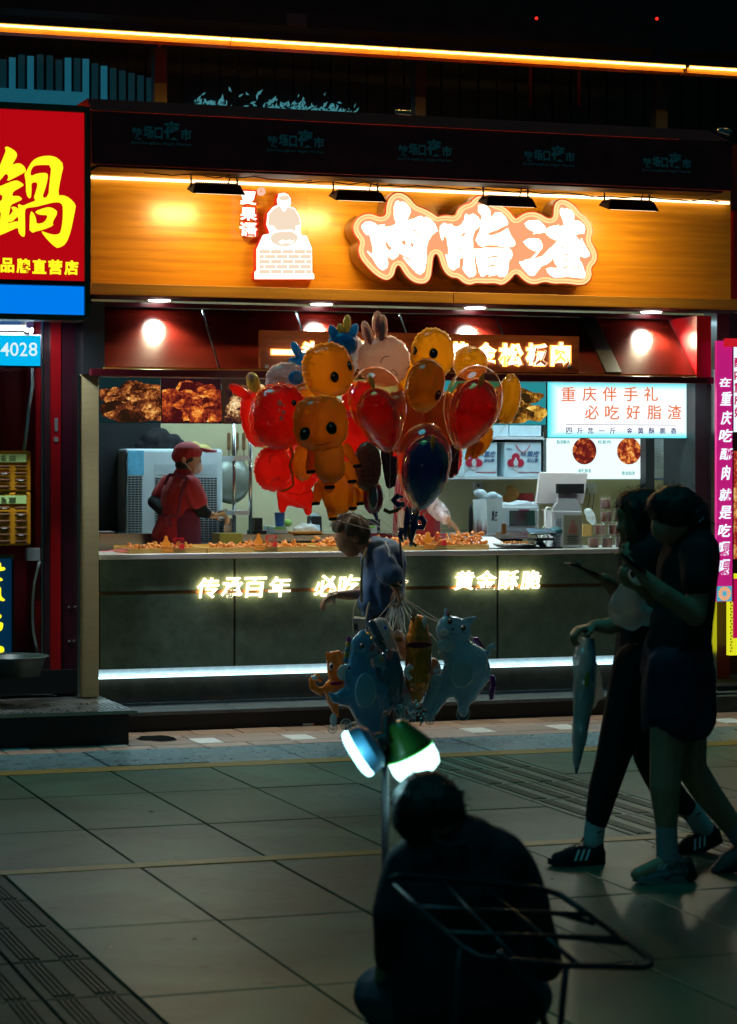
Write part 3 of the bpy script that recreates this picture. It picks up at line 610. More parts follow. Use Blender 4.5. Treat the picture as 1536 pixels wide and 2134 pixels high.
# stove figure emblem
em = thing('stove_figure_sign', 'glowing cut-out sign of a bearded cook standing at a brick stove', 'sign', (P(593, 500, 14.9).x, 14.9, P(593, 500, 14.9).z))
k5 = 3.072
def c4(l): return [(400+x/k5, 340+y/k5) for x, y in l]
figo = c4([(555,195),(590,190),(615,200),(632,225),(635,262),(625,275),(660,290),(690,340),(700,395),(695,420),(700,460),(735,465),(768,545),(770,700),(783,712),(783,742),(402,742),(402,695),(415,685),(415,550),(455,460),(500,450),(478,395),(485,320),(520,280),(550,268),(545,235),(552,215)])
wht = glow('emblem_white', (1,.93,.80), 2); pal = glow('emblem_pale', (1,.80,.60), .93)
link('back_box', fixn(shape2d([inset(figo, -1.0)], idt(14.93), 14.935, 15.0)), redside, em)
link('halo', shape2d([figo], idt(14.93), 14.93, 14.934), wht, em)
def pc(name, l, mat, d=.004, base=14.929):
    link(name, shape2d([c4(l)] if not isinstance(l[0], list) else [c4(q) for q in l], idt(14.93), base-d, base), mat, em)
pc('robe', [(525,290),(560,275),(585,300),(610,280),(655,295),(685,345),(693,395),(660,402),(665,440),(640,425),(545,430),(520,400),(487,398),(492,330)], pal)
pc('hair', [(552,215),(560,232),(575,240),(612,238),(626,222),(612,205),(585,205),(570,212)], pal)
pc('beard', [(565,275),(612,275),(600,300),(588,312),(575,300)], wht, .006)
pc('wok', [(500,480),(520,450),(560,440),(640,440),(672,460),(678,485),(655,515),(610,532),(560,530),(515,510)], pal, .006)
pc('noodles', [(550,505),(580,490),(600,500),(625,490),(640,500),(655,490),(640,515),(600,512),(570,520)], wht, .008)
bc = {}
for r_ in range(5):
    y0 = 555 + r_*32; n = 4
    for c_ in range(5):
        a = 430 + (c_*75) - (r_ % 2)*38; b = a + 68
        a, b = max(a, 430), min(b, 764)
        if b - a < 12: continue
        pc('brick', [(a, y0), (b, y0), (b, y0+25), (a, y0+25)], pal)

# floodlights hung from the awning
for i, (px0, py, px1) in enumerate(((402, 384, 512), (700, 399, 806), (1014, 411, 1120), (1268, 419, 1374))):
    YQ = 14.35
    a = P(px0, py, YQ); b = P(px1, py, YQ)
    nm = ['leftmost black floodlight hanging above the amber fascia, left of the stove figure', 'black floodlight hanging between the stove figure and the big sign', 'black floodlight hanging in front of the middle of the big sign', 'rightmost black floodlight hanging past the end of the big sign'][i]
    fl = thing('floodlight', nm, 'floodlight', ((a.x+b.x)/2, YQ, a.z), 'floodlights hanging above the fascia')
    z = a.z; w = b.x-a.x
    MB().add([(a.x, YQ, z-.055), (b.x, YQ, z-.055), (b.x, YQ+.16, z-.012), (a.x, YQ+.16, z-.012), (a.x+.02, YQ+.02, z+.008), (b.x-.03, YQ+.02, z+.008), (b.x-.03, YQ+.14, z+.02), (a.x+.02, YQ+.14, z+.02)],
             [(0,3,2,1),(4,5,6,7),(0,1,5,4),(1,2,6,5),(2,3,7,6),(3,0,4,7)]).build('housing', M['black'], fl)
    fn = MB(); q = a.x+.03
    while q < b.x-.04: fn.box(q, q+.005, YQ+.02, YQ+.13, z+.006, z+.02); q += .014
    fn.build('cooling_fins', M['black'], fl)
    for bx in (a.x+.012, b.x-.03):
        MB().tube([(bx, YQ+.09, z-.02), (bx, YQ+.09, z+.17)], .006, 8).build('bracket', M['black'], fl)
    MB().tube([(b.x-.09, YQ+.1, z+.01), (b.x-.075, YQ+.1, z+.06), (b.x-.06, YQ+.1, z+.16)], .004, 6).build('cable', M['black'], fl)
    MB().add([(a.x+.02, YQ+.005, z-.0555), (b.x-.02, YQ+.005, z-.0555), (b.x-.02, YQ+.155, z-.0155), (a.x+.02, YQ+.155, z-.0155)], [(0,3,2,1)]).build('lens', glow('flood_lens', (1,.86,.62), 3), fl)
    l = bpy.data.lights.new('flood_beam', 'AREA'); l.shape = 'RECTANGLE'; l.size = w*.85; l.size_y = .1; l.energy = 7.5; l.color = (1,.66,.22)
    lo = bpy.data.objects.new('flood_beam', l); col.objects.link(lo); lo.parent = fl; lo.matrix_parent_inverse = Matrix.Translation(-fl.location)
    lo.location = ((a.x+b.x)/2, YQ+.13, z-.06); d = Vector((0, .72, -.6)); lo.rotation_euler = d.to_track_quat('-Z', 'Y').to_euler()

# ================================================================ AWNING
aw = thing('folded_awning', 'dark folded awning with a red edge and pale night market logos repeated along it', 'awning', (P(850, 300, 14).x, 14, P(850, 300, 14).z))
YA = 14.05
a0, a1 = P(190, 222, YA), P(1525, 290, YA)
zt_, zr, zb_ = P(700, 236, YA).z, P(700, 255, YA).z, P(700, 363, YA).z
MB().add([(a0.x, YA+.11, zt_+.03), (a1.x-.12, YA+.11, zt_+.03), (a1.x, YA, zr), (a0.x, YA, zr), (a0.x, YA+1.2, zt_+.05), (a1.x, YA+1.2, zt_+.05)], [(3,2,1,0),(0,1,5,4)]).build('red_edge', pbr('awning_red', (.60,.015,.010), .9, var=.2), aw)
MB().box(a0.x, a1.x, YA-.01, YA+.02, zb_, zr-.004).build('valance', pbr('awning_cloth', (.34,.022,.03), .8, var=.3), aw)
MB().box(a0.x+.05, a1.x-.05, YA+.03, YA+.25, zb_-.012, zb_+.03).build('bottom_bar', M['black'], aw)
MB().box(a0.x, a0.x+.05, YA+.02, YA+1.2, zb_, zr).build('end_plate', M['black'], aw)
lg = pbr('awning_print', (.26,.55,.60), .6, var=.15)
for px, py in ((275, 252), (558, 270), (830, 290), (1092, 303), (1340, 318)):
    q = MB(); s_ = 1 - (px-275)*.00018
    for ch, a, b, c, d in (('较', 0, 14, 22, 38), ('场', 24, 11, 45, 36), ('口', 47, 14, 64, 38), ('夜', 66, 1, 100, 39), ('市', 101, 17, 124, 40)):
        A = P(px+a*s_, py+d*s_, YA-.011); B = P(px+c*s_, py+b*s_, YA-.011); pts, fs = glyph(ch, .035)
        xs_ = [p[0] for p in pts]; ys_ = [p[1] for p in pts]; mx, my = min(xs_), min(ys_)
        q.add([(A.x+(p[0]-mx)/(max(xs_)-mx)*(B.x-A.x), YA-.011-(.002 if p[2] > 0 else 0), A.z+(p[1]-my)/(max(ys_)-my)*(B.z-A.z)) for p in pts], fs)
    q.build('logo', lg, aw)
    ptext('logo_caption', 'JiaoChangKou Night Market', px-2, py+41*s_, px+124*s_, py+49*s_, YA-.0105, lg, aw, bold=0, depth=.0015)
# small fittings on the awning's top
ft = MB().cap(P(828, 234, YA-.02), P(852, 236, YA-.02), .016, .02).build('awning_bracket', M['steel'], aw)
MB().cap(P(1500, 272, YA-.02), P(1518, 276, YA-.02), .018, .026).build('awning_bracket', M['steel'], aw)
mb = MB()
for k in range(7):
    x_ = 300+k*170; mb.tube([P(x_, 345+x_*.05+random.uniform(-4, 4), 14.2) for x_ in range(x_, x_+181, 30)], .004, 5)
mb.build('loose_wires', M['black'], aw)

# ================================================================ UPPER FLOOR
up = thing('upper_floor', 'dark glazed upper storey with vertical blinds behind an amber lit timber rail', 'building', (6, 16.5, 3.4))
YU = 16.6
panel = pbr('blind_slat', (.010,.022,.026), .35, var=.3)
teal = pbr('lit_blind', (.03,.16,.20), .4, c2=(.006,.04,.055), vs=3, emit=(.02,.30,.42), es=.05)
teal0 = pbr('lit_blind_bright', (.05,.3,.4), .4, c2=(.03,.2,.3), vs=3, emit=(.03,.45,.68), es=.17)
zl, zh = P(100, 235, YU).z, P(700, 60, YU).z
MB().box(-3, 14, YU+.14, YU+.2, 2.9, 6.5).build('dark_wall', pbr('upper_wall', (.004,.009,.011), .6, var=.3), up)
for k in range(40):
    px = 16 + k*38.5
    a = P(px-11, 200, YU).x; b = P(px+9, 200, YU).x
    MB().box(a-.03, b+.03, YU, YU+.03, zl-.6, zh+.1).build('blind_slat', panel, up)
for k, px in enumerate((6, 25, 44, 63, 83, 103, 122, 141, 160, 178, 197, 216, 235, 254, 273, 292, 311)):
    z1 = P(px, 118+random.uniform(-4, 8), YU).z; z0 = zl-.3
    if k > 9: z1 = P(px, 128+5*(k-9), YU).z
    MB().box(P(px-6.5, 200, YU).x, P(px+6.5, 200, YU).x, YU-.02, YU-.005, z0, z1).build('lit_gap', teal0 if k in (1, 3, 7, 9, 11) else teal, up)
MB().box(P(-20, 200, YU).x, P(175, 200, YU).x, YU-.06, YU-.03, zl-.5, P(80, 190, YU).z).build('window_sill', teal0, up)
# leaves along the foot of the glass, reflected light put in as glow
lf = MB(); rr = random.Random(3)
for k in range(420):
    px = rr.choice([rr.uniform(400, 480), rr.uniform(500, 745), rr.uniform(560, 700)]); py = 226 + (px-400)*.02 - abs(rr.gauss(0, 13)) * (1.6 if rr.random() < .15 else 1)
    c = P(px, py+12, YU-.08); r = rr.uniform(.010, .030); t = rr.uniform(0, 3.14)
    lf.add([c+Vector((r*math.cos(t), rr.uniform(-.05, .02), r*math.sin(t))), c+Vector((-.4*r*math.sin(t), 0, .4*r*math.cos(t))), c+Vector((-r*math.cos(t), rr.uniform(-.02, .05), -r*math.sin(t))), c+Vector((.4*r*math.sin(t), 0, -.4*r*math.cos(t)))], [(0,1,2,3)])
lf.build('hedge_leaves', pbr('glowing_leaf', (.12,.3,.32), .4, var=.5, vs=30, emit=(.08,.35,.4), es=.5), up, kind='stuff')
YR = 15.3
for a, b in ((-30, 480), (480, 830), (830, 1425), (1432, 1560)):
    z1 = P(700, 92.5, YR).z; z0 = P(700, 108, YR).z; xa = P(a, 90, YR).x; xb = P(b, 90, YR).x
    MB().box(xa+.002, xb-.002, YR, YR+.12, z0, z1-.012).build('timber_rail', wood('rail_wood', (.60,.28,.05), (.30,.12,.02), .4, .1, (2, 1, 20)), up)
    MB().box(xa+.004, xb-.004, YR-.035, YR-.028, z1-.022, z1-.008).build('led_strip', M['amber'], up)
    l = bpy.data.lights.new('rail_glow', 'AREA'); l.shape = 'RECTANGLE'; l.size = xb-xa; l.size_y = .01; l.energy = 6*(xb-xa); l.color = (1,.5,.08)
    lo = bpy.data.objects.new('rail_glow', l); col.objects.link(lo); lo.parent = up; lo.matrix_parent_inverse = Matrix.Translation(-up.location)
    lo.location = ((xa+xb)/2, YR-.06, z1-.005); lo.rotation_euler = Vector((0, -.6, -1)).to_track_quat('-Z', 'Y').to_euler()
    MB().box(xa, xb, YR-.05, YR+.15, z1-.004, z1+.05).build('rail_cap', M['black'], up)
for px, w in ((358, 13), (908, 11), (1418, 12)):
    MB().box(P(px-w, 150, YR).x, P(px+w, 150, YR).x, YR+.3, YR+.4, P(px, 260, YR).z, P(px, 84, YR).z).build('post', pbr('post_olive', (.05,.04,.015), .5, var=.2) if px < 400 else M['black'], up)
MB().box(-3, 14, YR+.5, YR+3, P(700, 60, YR+.5).z, 6.5).build('upper_eave', pbr('eave', (.006,.011,.013), .6, var=.4), up)
for px, py in ((1118, 38), (1369, 39), (606, 43)):
    MB().ell(P(px, py, YR-.05), .012).build('red_lamp', glow('red_dot', (1,.03,.02), 1.2), up)
for px in (332, 1106, 1207):
    s_ = MB()
    for k in range(7):
        c = P(px, 90+k*17 if px < 400 else 130+k*14, YU-.2); s_.ell(c, (.016, .006, .03), 8, 5)
    s_.build('red_tassel', pbr('tassel', (.06,.002,.006), .8, emit=(.6,.01,.03), es=.06 if px < 400 else .004), up)  # faint red glow put into the tassel material
MB().box(P(600, 30, 15.2).x, P(640, 30, 15.2).x, 15.2, 15.23, P(620, 52, 15.2).z, P(620, 28, 15.2).z).build('camera_box', pbr('teal_box', (.03,.08,.09), .5), up)
# ================================================================ LEFT NEIGHBOUR
ln = thing('neighbour_shop', 'dark red neighbouring doorway with a red metal post beside the beige pillar', 'shop', (2, 15, .2))
YN = 14.78
def nb(name, px0, px1, top, bot, Y, d, mat, **k): return fbox(name, px0, top, bot, px1, Y, d, mat, ln, **k)
MB().box(-3, P(92, 900, 15.6).x, 15.6, 15.7, .2, 3.4).build('red_wall', M['redd'], ln)
nb('red_frame', 74, 86, 640, 1400, 14.95, .3, M['redp'])
nb('chrome_trim', 86.5, 90, 640, 1400, 14.90, .1, M['steel'])
nb('grey_post', 91, 106, 640, 1400, 14.92, .3, pbr('grey_maroon', (.07,.035,.045), .35, var=.2))
nb('red_post', 106, 127, 640, 1400, 14.88, .3, M['redp'])
nb('dark_red_post', 128, 162, 640, 1453, 14.90, .4, pbr('deep_red', (.055,.004,.016), .4, var=.3))
nb('threshold', -200, 161, 1405, 1455, 14.86, .8, M['black'])
MB().box(-3, P(186, 640, 15).x, 14.95, 15.9, P(100, 650, 14.95).z, 3.6).build('lintel', M['dark'], ln)
nb('side_panel', 162, 190, 612, 780, 14.9, .5, pbr('deep_red2', (.08,.004,.01), .35, var=.3))
sk = nb('sticker', 114, 121, 871, 899, 14.874, .004, pbr('silver_sticker', (.3,.3,.32), .4))
nb('sticker', 112.5, 121.5, 910.5, 921, 14.874, .004, pbr('white_sticker', (.4,.36,.36), .5))
for px, py in ((144, 1265), (144, 1336), (144, 1402)): MB().ell(P(px, py, 14.895), .008).build('bolt', M['steel'], ln)
# big red lightbox
YSg = 14.1
hs = thing('hotpot_lightbox', 'big red lightbox with a yellow brush character above the small line 品牌直营店', 'sign', (P(90, 450, YSg).x, YSg, P(90, 450, YSg).z))
def hb(name, px0, px1, top, bot, Y, d, mat, **k): return fbox(name, px0, top, bot, px1, Y, d, mat, hs, **k)
frm = pbr('green_steel_frame', (.13,.17,.10), .4, metal=.5, c2=(.07,.10,.07), vs=8, rv=.1)
hb('frame', -130, 176, 205, 219, YSg-.03, .2, frm); hb('frame', 177, 188, 222, 662, YSg-.03, .2, frm)
hb('frame', -130, 176, 650, 662, YSg-.03, .2, frm); hb('frame', -130, 176, 578, 588, YSg-.02, .1, M['black'])
hb('red_panel', -130, 176, 219, 578, YSg, .1, M['redbox']); hb('blue_panel', -130, 176, 590, 650, YSg, .1, M['bluebox'])
K2 = 7.358
guo1 = [(70,120),(120,125),(200,170),(250,220),(250,280),(200,360),(175,400),(250,375),(310,380),(360,420),(390,480),(380,510),(250,580),(100,655),(130,580),(110,535),(70,540),(0,630),(-120,760),(-200,800),(-60,560),(0,400),(60,250),(90,180)]
guo2 = [(0,725),(100,680),(235,632),(300,660),(365,710),(300,750),(190,810),(175,880),(250,875),(300,885),(335,930),(250,970),(155,1010),(140,1100),(125,1195),(180,1130),(200,1090),(165,1045),(200,1040),(240,1050),(272,1080),(285,1070),(268,990),(340,1030),(420,990),(550,945),(515,900),(550,800),(575,700),(560,660),(470,670),(475,800),(460,930),(400,850),(395,650),(370,520),(400,505),(440,420),(500,330),(570,285),(700,258),(800,265),(880,300),(970,400),(920,600),(875,870),(960,865),(1050,900),(1155,1010),(1140,1100),(1090,1350),(1050,1500),(990,1620),(900,1670),(850,1660),(740,1560),(620,1410),(700,1440),(800,1470),(880,1465),(930,1430),(960,1250),(965,1050),(940,980),(850,965),(700,1000),(550,1040),(400,1055),(370,1100),(375,1300),(375,1500),(330,1490),(280,1430),(280,1350),(150,1410),(0,1475),(-200,1540),(-200,1400),(-10,1330),(20,1080),(-100,1100),(-100,980),(30,950),(38,840),(-150,850),(-150,760)]
guo2h = [(455,520),(465,575),(560,530),(700,520),(730,560),(700,720),(630,915),(740,885),(760,650),(790,400),(650,395),(530,405),(480,450)]
guo2g = [(110,1275),(180,1270),(230,1220),(275,1180),(282,1280),(240,1260),(110,1300)]
kou = [(460,1105),(510,1140),(545,1230),(550,1310),(680,1280),(740,1165),(640,1165),(570,1150),(530,1110),(650,1065),(740,1045),(820,1070),(880,1130),(790,1285),(815,1330),(650,1395),(540,1415),(505,1440),(455,1400),(450,1380)]
mb = MB()
for l in ([guo1], [guo2, guo2h, guo2g], [kou]):
    me = shape2d([smooth_loop(q, 1) for q in l], tfc(0, 290, K2, YSg), YSg-.022, YSg-.002); mb.add([v.co[:] for v in me.vertices], [tuple(p.vertices) for p in me.polygons])
mb.build('brush_character', M['yletter'], hs)
for i, ch in enumerate('品牌直营店'):
    b = (1+i*33.2, 537.5+i*1.2, 29+i*33.4, 567.5+i*1.4)
    ptext('small_letter', ch, *b, YSg-.002, M['yletter'], hs, bold=.03, depth=.012)
# tube light and number box
tb = thing('fluorescent_fitting', 'white fluorescent tube in a chrome fitting under the blue and red lightbox', 'lamp', P(40, 683, 14.6))
MB().tube([P(-60, 683, 14.55), P(58, 683.5, 14.55)], .017, 12).build('tube', M['wledb'], tb, smooth=True)
fbox('fitting', -60, 661, 676, 68, 14.6, .06, M['steel'], tb); fbox('end_cap', 55, 664, 692, 70, 14.52, .07, M['white'], tb, bevel=.004)
fbox('lower_rail', -60, 690, 695, 68, 14.6, .06, M['steel'], tb)
l = bpy.data.lights.new('tube_glow', 'AREA'); l.shape = 'RECTANGLE'; l.size = .5; l.size_y = .03; l.energy = 26; l.color = (.85,.95,1)
lo = bpy.data.objects.new('tube_glow', l); col.objects.link(lo); lo.parent = tb; lo.matrix_parent_inverse = Matrix.Translation(-tb.location); lo.location = P(10, 684, 14.5); lo.rotation_euler = Vector((0, .12, -1)).to_track_quat('-Z', 'Y').to_euler()
nbx = thing('number_lightbox', 'cyan lightbox showing white digits 74028 beside the red post', 'sign', P(40, 729, 14.6))
fbox('casing', -90, 694, 763, 86, 14.57, .1, M['black'], nbx); fbox('cyan_panel', -90, 697, 760, 84, 14.56, .008, M['cyanbox'], nbx)
for ch, (a, b) in zip('74028', ((-19, 0), (1, 19.5), (21, 38.5), (41, 57), (60, 78))): ptext('digit', ch, a, 713.5, b, 742, 14.555, M['whitetx'], nbx, bold=.006, depth=.003)
# power bank locker
pk = thing('power_bank_locker', 'orange power bank rental rack of two stacked units with slotted fronts', 'locker', P(0, 1138, 14.8))
for t_, b_ in ((939, 1025), (1026, 1138)):
    u = fbox('unit', -90, t_, b_, 65, 14.75, .3, M['orange'], pk, bevel=.012)
    fbox('label_strip', -90, t_+7, t_+24, 55, 14.744, .004, M['cyanlab'], u)
    lb = MB()
    for q in range(3): A = P(3, t_+11+q*4, 14.7435); B = P(13 if q else 10, t_+12.5+q*4, 14.7435); lb.box(A.x, B.x, 14.742, 14.7438, B.z, A.z)
    for q in range(3): A = P(19, t_+11+q*4, 14.7435); B = P(33, t_+12.2+q*4, 14.7435); lb.box(A.x, B.x, 14.742, 14.7438, B.z, A.z)
    lb.build('fine_print', M['black'], u)
    rows_ = (34, 48, 62, 76) if t_ < 1000 else (33, 47, 61, 75, 89, 103)
    for r_ in rows_:
        for px in (9, 43.5, -26):
            z = P(px, t_+r_, 14.74); 
            MB().cap(z+Vector((-.028, 0, 0)), z+Vector((.028, 0, 0)), .0095, sy=.5).build('slot', pbr('slot_dark', (.12,.045,.008), .5), u)
            if (r_*7+int(px)) % 3 == 0: MB().box(z.x-.015, z.x+.015, z.y-.008, z.y-.006, z.z-.003, z.z+.003).build('power_bank_edge', M['white'], u)
jb = fbox('junction_box', 56, 1142, 1169, 84, 14.88, .06, M['paleb'], None, bevel=.004); tag(jb, 'pale grey plastic junction box on the red wall under the orange rack', 'junction box')
hp = [(67, 765), (68, 800), (61, 850), (57, 890), (50, 940)]
tag(MB().tube([P(x, y, 14.9) for x, y in hp], .011, 10).build('conduit', M['white'], smooth=True), 'white cable conduit bending down the dark red wall to the orange rack', 'cable')
hp = [(83, 1169), (79, 1185), (72, 1215), (68.5, 1250), (68, 1290), (70, 1320), (75, 1345), (80, 1366)]
tag(MB().tube([P(x, y, 14.85) for x, y in hp], .009, 10).build('hose', pbr('grey_hose', (.25,.32,.30), .4), smooth=True), 'grey-green hose hanging from the junction box into the basin', 'hose')
bs = P(0, 1400, 14.6); 
ba = thing('basin', 'wide dark plastic basin on the doorstep under the hose', 'basin', (P(18, 1400, 14.45).x, 14.45, .25))
cx_ = P(18, 1400, 14.45); zz = P(18, 1368, 14.45).z; zb2 = P(18, 1408, 14.45).z
MB().lathe((cx_.x, 14.45, zb2), [(.19, 0), (.225, zz-zb2-.01), (.25, zz-zb2), (.24, zz-zb2+.006), (.215, zz-zb2-.01), (.18, .02)], 36).build('tub', pbr('basin_plastic', (.03,.055,.05), .35), ba, smooth=True)
ns = thing('blue_neon_sign', 'dark blue upright lightbox with yellow characters, cut by the left edge', 'sign', P(0, 1260, 14.9))
fbox('panel', -70, 1165, 1368, 25, 14.9, .08, pbr('blue_panel', (.004,.02,.05), .3, emit=(0,.10,.28), es=.18), ns)
fbox('frame', -70, 1157, 1165, 30, 14.88, .1, frm, ns); fbox('frame', 25, 1165, 1368, 30, 14.88, .1, M['dark'], ns)
for ch, (a, b, c, d) in zip('麻辣烫', ((-36, 1170, 11, 1255), (-36, 1276, 7, 1322), (-36, 1345, 9, 1368))):
    pass
ylw = [[(-20,1170),(2,1170),(2,1183),(9,1181),(12,1187),(4,1190),(-20,1190)], [(-20,1203),(0,1203),(5,1206),(6,1211),(-20,1212)], [(-14,1221),(3,1221),(1,1243),(12,1250),(5,1254),(-14,1244)], [(-14,1278),(0,1279),(4,1284),(0,1290),(-14,1290)], [(-14,1298),(4,1296),(7,1301),(4,1315),(-14,1318)], [(-14,1346),(5,1346),(9,1352),(8,1360),(-14,1361)]]
for l in ylw: link('character_stroke', shape2d([smooth_loop(l, 2)], idt(14.89), 14.885, 14.895), M['yletter'], ns)

# ================================================================ RIGHT NEIGHBOUR
rn = thing('right_neighbour_shop', 'dark red shopfront at the right edge beyond the magenta banner', 'shop', (P(1520, 1200, 15).x, 15, .1))
fbox('red_upright', 1528, 440, 625, 1536, 15.05, .2, M['redp'], rn)
fbox('upright', 1494, 640, 1440, 1520, 15.1, .2, M['maroonp'], rn)
fbox('dark_wall', 1494, 300, 1460, 1800, 15.4, .1, pbr('maroon_dark', (.03,.003,.01), .5), rn)
fbox('step', 1494, 1430, 1470, 1800, 14.6, 1, M['dark'], rn)
fbox('ledge_step', 1494, 1452, 1500, 1800, 14.4, 1, pbr('step_stone', (.06,.07,.06), .5, var=.3), rn)
bn = thing('magenta_banner', 'tall magenta lit banner with white brush characters reading down to an orange flower', 'banner', P(1510, 1252, 14.5))
YBn = 14.55
mg = pbr('magenta_print', (.45,.015,.16), .5, emit=(.55,.012,.20), es=.85)
fbox('cloth', 1494, 710, 1254, 1527, YBn, .03, mg, bn)
fbox('edge', 1527, 708, 1254, 1529, YBn-.005, .035, M['black'], bn)
btx = [('在', 1499, 787, 1524, 806), ('重', 1501, 816, 1525, 845), ('庆', 1502, 856, 1525, 885), ('吃', 1498, 894, 1527, 921), ('酥', 1500, 934, 1527, 958), ('肉', 1503, 970, 1522, 1000), ('就', 1498, 1018, 1524, 1044), ('是', 1498, 1054, 1524, 1082), ('吃', 1496, 1092, 1523, 1119), ('嘎', 1497, 1129, 1521, 1158), ('嘎', 1498, 1166, 1521, 1198)]
wb_ = glow('banner_white', (.72,.92,1), 1.3)
for ch, a, b, c, d in btx: ptext('letter', ch, a, b, c, d, YBn-.001, wb_, bn, bold=.016, shear=.18, depth=.004)
fbox('flower_patch', 1494.5, 1222, 1253, 1525, YBn-.004, .004, glow('patch_cyan', (.05,.45,.60), .9), bn)
fc = P(1510, 1237, YBn-.006); pet = MB()
for k in range(16):
    t = 2*math.pi*k/16; a = fc+Vector((.012*math.cos(t), 0, .012*math.sin(t))); r = .046; w_ = .15
    pet.add([a, fc+Vector((r*math.cos(t-w_), 0, r*math.sin(t-w_))), fc+Vector((r*1.08*math.cos(t), -.002, r*1.08*math.sin(t))), fc+Vector((r*math.cos(t+w_), 0, r*math.sin(t+w_)))], [(0,3,2,1)])
pet.build('flower', glow('flower_orange', (1,.32,.05), 1.2), bn)
MB().lathe((0,0,0), [(.01,0),(.01,.001)], 12).build('flower_heart', glow('flower_heart', (.9,.85,.6), 1), bn).matrix_world = Matrix.Translation(fc+Vector((0,-.003,0))) @ Matrix.Rotation(math.pi/2, 4, 'X')
sb = thing('red_menu_lightbox', 'bright lightbox with red characters and fried food at the right edge', 'sign', P(1532, 900, 14.7))
fbox('lit_panel', 1529, 722, 900, 1640, 14.7, .05, glow('panel_white', (.85,.95,1), 1.1), sb)
fbox('red_header', 1515, 705, 722, 1640, 14.5, .05, glow('header_red', (.55,.01,.02), 1), sb)
for k in range(5): ptext('letter', '酥肉重庆好'[k], 1530, 745+k*26, 1548, 766+k*26, 14.699, glow('red_print', (.6,.01,.12), .9), sb, bold=.03, depth=.003)
fbox('food_print', 1529, 940, 1165, 1640, 14.72, .05, foodm('food_right', [(.2,(.25,.01,.01)),(.45,(.5,.02,.02)),(.7,(.95,.5,.12)),(.95,(1,.8,.4))], 11, .8, 3), sb)
yb_ = thing('gold_bordered_sign', 'yellow bordered magenta sign with a key-pattern edge low at the right edge', 'sign', P(1530, 1364, 14.7))
fbox('yellow_border', 1521, 1196, 1366, 1640, 14.65, .05, glow('border_yellow', (.85,.85,.02), .9), yb_)
fbox('magenta_field', 1528, 1206, 1330, 1640, 14.645, .01, glow('field_magenta', (.5,.005,.08), .9), yb_)
mk = MB()
for k in range(24):
    z = P(1524.5, 1212+k*6.3, 14.645); e = .006
    mk.box(z.x-.008, z.x+.006, 14.644, 14.6495, z.z-.002, z.z+.002); mk.box(z.x-.008 if k % 2 else z.x+.003, z.x-.005 if k % 2 else z.x+.006, 14.644, 14.6495, z.z-.008, z.z+.008)
mk.build('key_pattern', pbr('key_dark', (.12,.12,.01), .5), yb_)

# ================================================================ BOARDS IN THE OPENING
YM = 15.0
cts = thing('counter_tubes', 'thin white tube lights under the dark red beam shining down on the trays', 'lamp', (P(800, 900, 14.8).x, 14.8, 2.3))
for a_, b_ in ((215, 520), (530, 830), (840, 1130), (1150, 1440)):
    A = P(a_, 800, 14.8); B = P(b_, 800, 14.8); z_ = P(700, 788.5, 14.8).z
    MB().tube([(A.x, 14.8, z_), (B.x, 14.8, z_)], .0045, 8).build('tube', glow('counter_tube', (1,.95,.86), 5), cts, smooth=True)
    l = bpy.data.lights.new('tube_beam', 'AREA'); l.shape = 'RECTANGLE'; l.size = B.x-A.x; l.size_y = .04; l.energy = 9; l.color = (.82,1,.88)
    lo = bpy.data.objects.new('tube_beam', l); col.objects.link(lo); lo.parent = cts; lo.matrix_parent_inverse = Matrix.Translation(-cts.location); lo.location = ((A.x+B.x)/2, 14.80, z_-.012); lo.rotation_euler = Vector((0, .12, -1)).to_track_quat('-Z', 'Y').to_euler()
ib = thing('inner_wood_sign', 'red-brown wooden board with glowing characters ending in 黄金松板肉, above the menu boards', 'sign', P(870, 730, 14.72))
YI = 14.64
iw = fbox('board', 543, 688, 768, 1207, YI, .05, M['redwood'], ib)
for px in (556, 1187): fbox('steel_clip', px-4, 760, 767, px+4, YI-.006, .01, M['steel'], ib)
ilt = [('一', 566, 729, 622, 738), ('头', 626, 712, 668, 752), ('牛', 690, 712, 730, 755), ('只', 748, 712, 790, 755), ('出', 800, 712, 842, 755), ('黄', 934, 713, 978, 753), ('金', 990, 714, 1034, 756), ('松', 1040, 716, 1090, 762), ('板', 1096, 716, 1140, 762), ('肉', 1148, 714, 1188, 762)]
og = glow('letter_amber_back', (1, .42, .06), 3.2)
for ch, a, b, c, d in ilt:
    ptext('letter_back', ch, a-2, b-2, c+2, d+2, YI-.004, og, ib, bold=.06, depth=.004)
    ptext('letter', ch, a, b, c, d, YI-.022, M['wletter'], ib, bold=.03, shear=.05, depth=.006)
fds = [[(.15,(.02,.008,.004)),(.35,(.10,.02,.008)),(.52,(.42,.12,.025)),(.68,(.85,.42,.10)),(.82,(.95,.78,.42)),(.95,(.8,.95,.8))],
       [(.15,(.05,.005,.006)),(.38,(.28,.03,.012)),(.52,(.75,.16,.02)),(.68,(.95,.46,.08)),(.85,(1,.80,.38)),(.97,(.95,.95,.75))],
       [(.2,(.02,.008,.01)),(.42,(.16,.05,.02)),(.6,(.80,.50,.22)),(.78,(.95,.80,.48)),(.95,(1,.95,.75))],
       [(.2,(.03,.015,.004)),(.42,(.22,.08,.01)),(.6,(.75,.40,.05)),(.78,(.95,.68,.16)),(.95,(1,.92,.55))]]
spec = [(206, 335, 786, 881, 'leftmost food lightbox, dark fried pork piled in a wok'), (336, 461, 788, 881, 'second food lightbox, golden fried pork with red spice'), (462, 700, 789, 882, 'third food lightbox, pale crumbed meat half hidden by red balloons'), (905, 1138, 792, 884, 'food lightbox of golden fried pieces right of the balloons')]
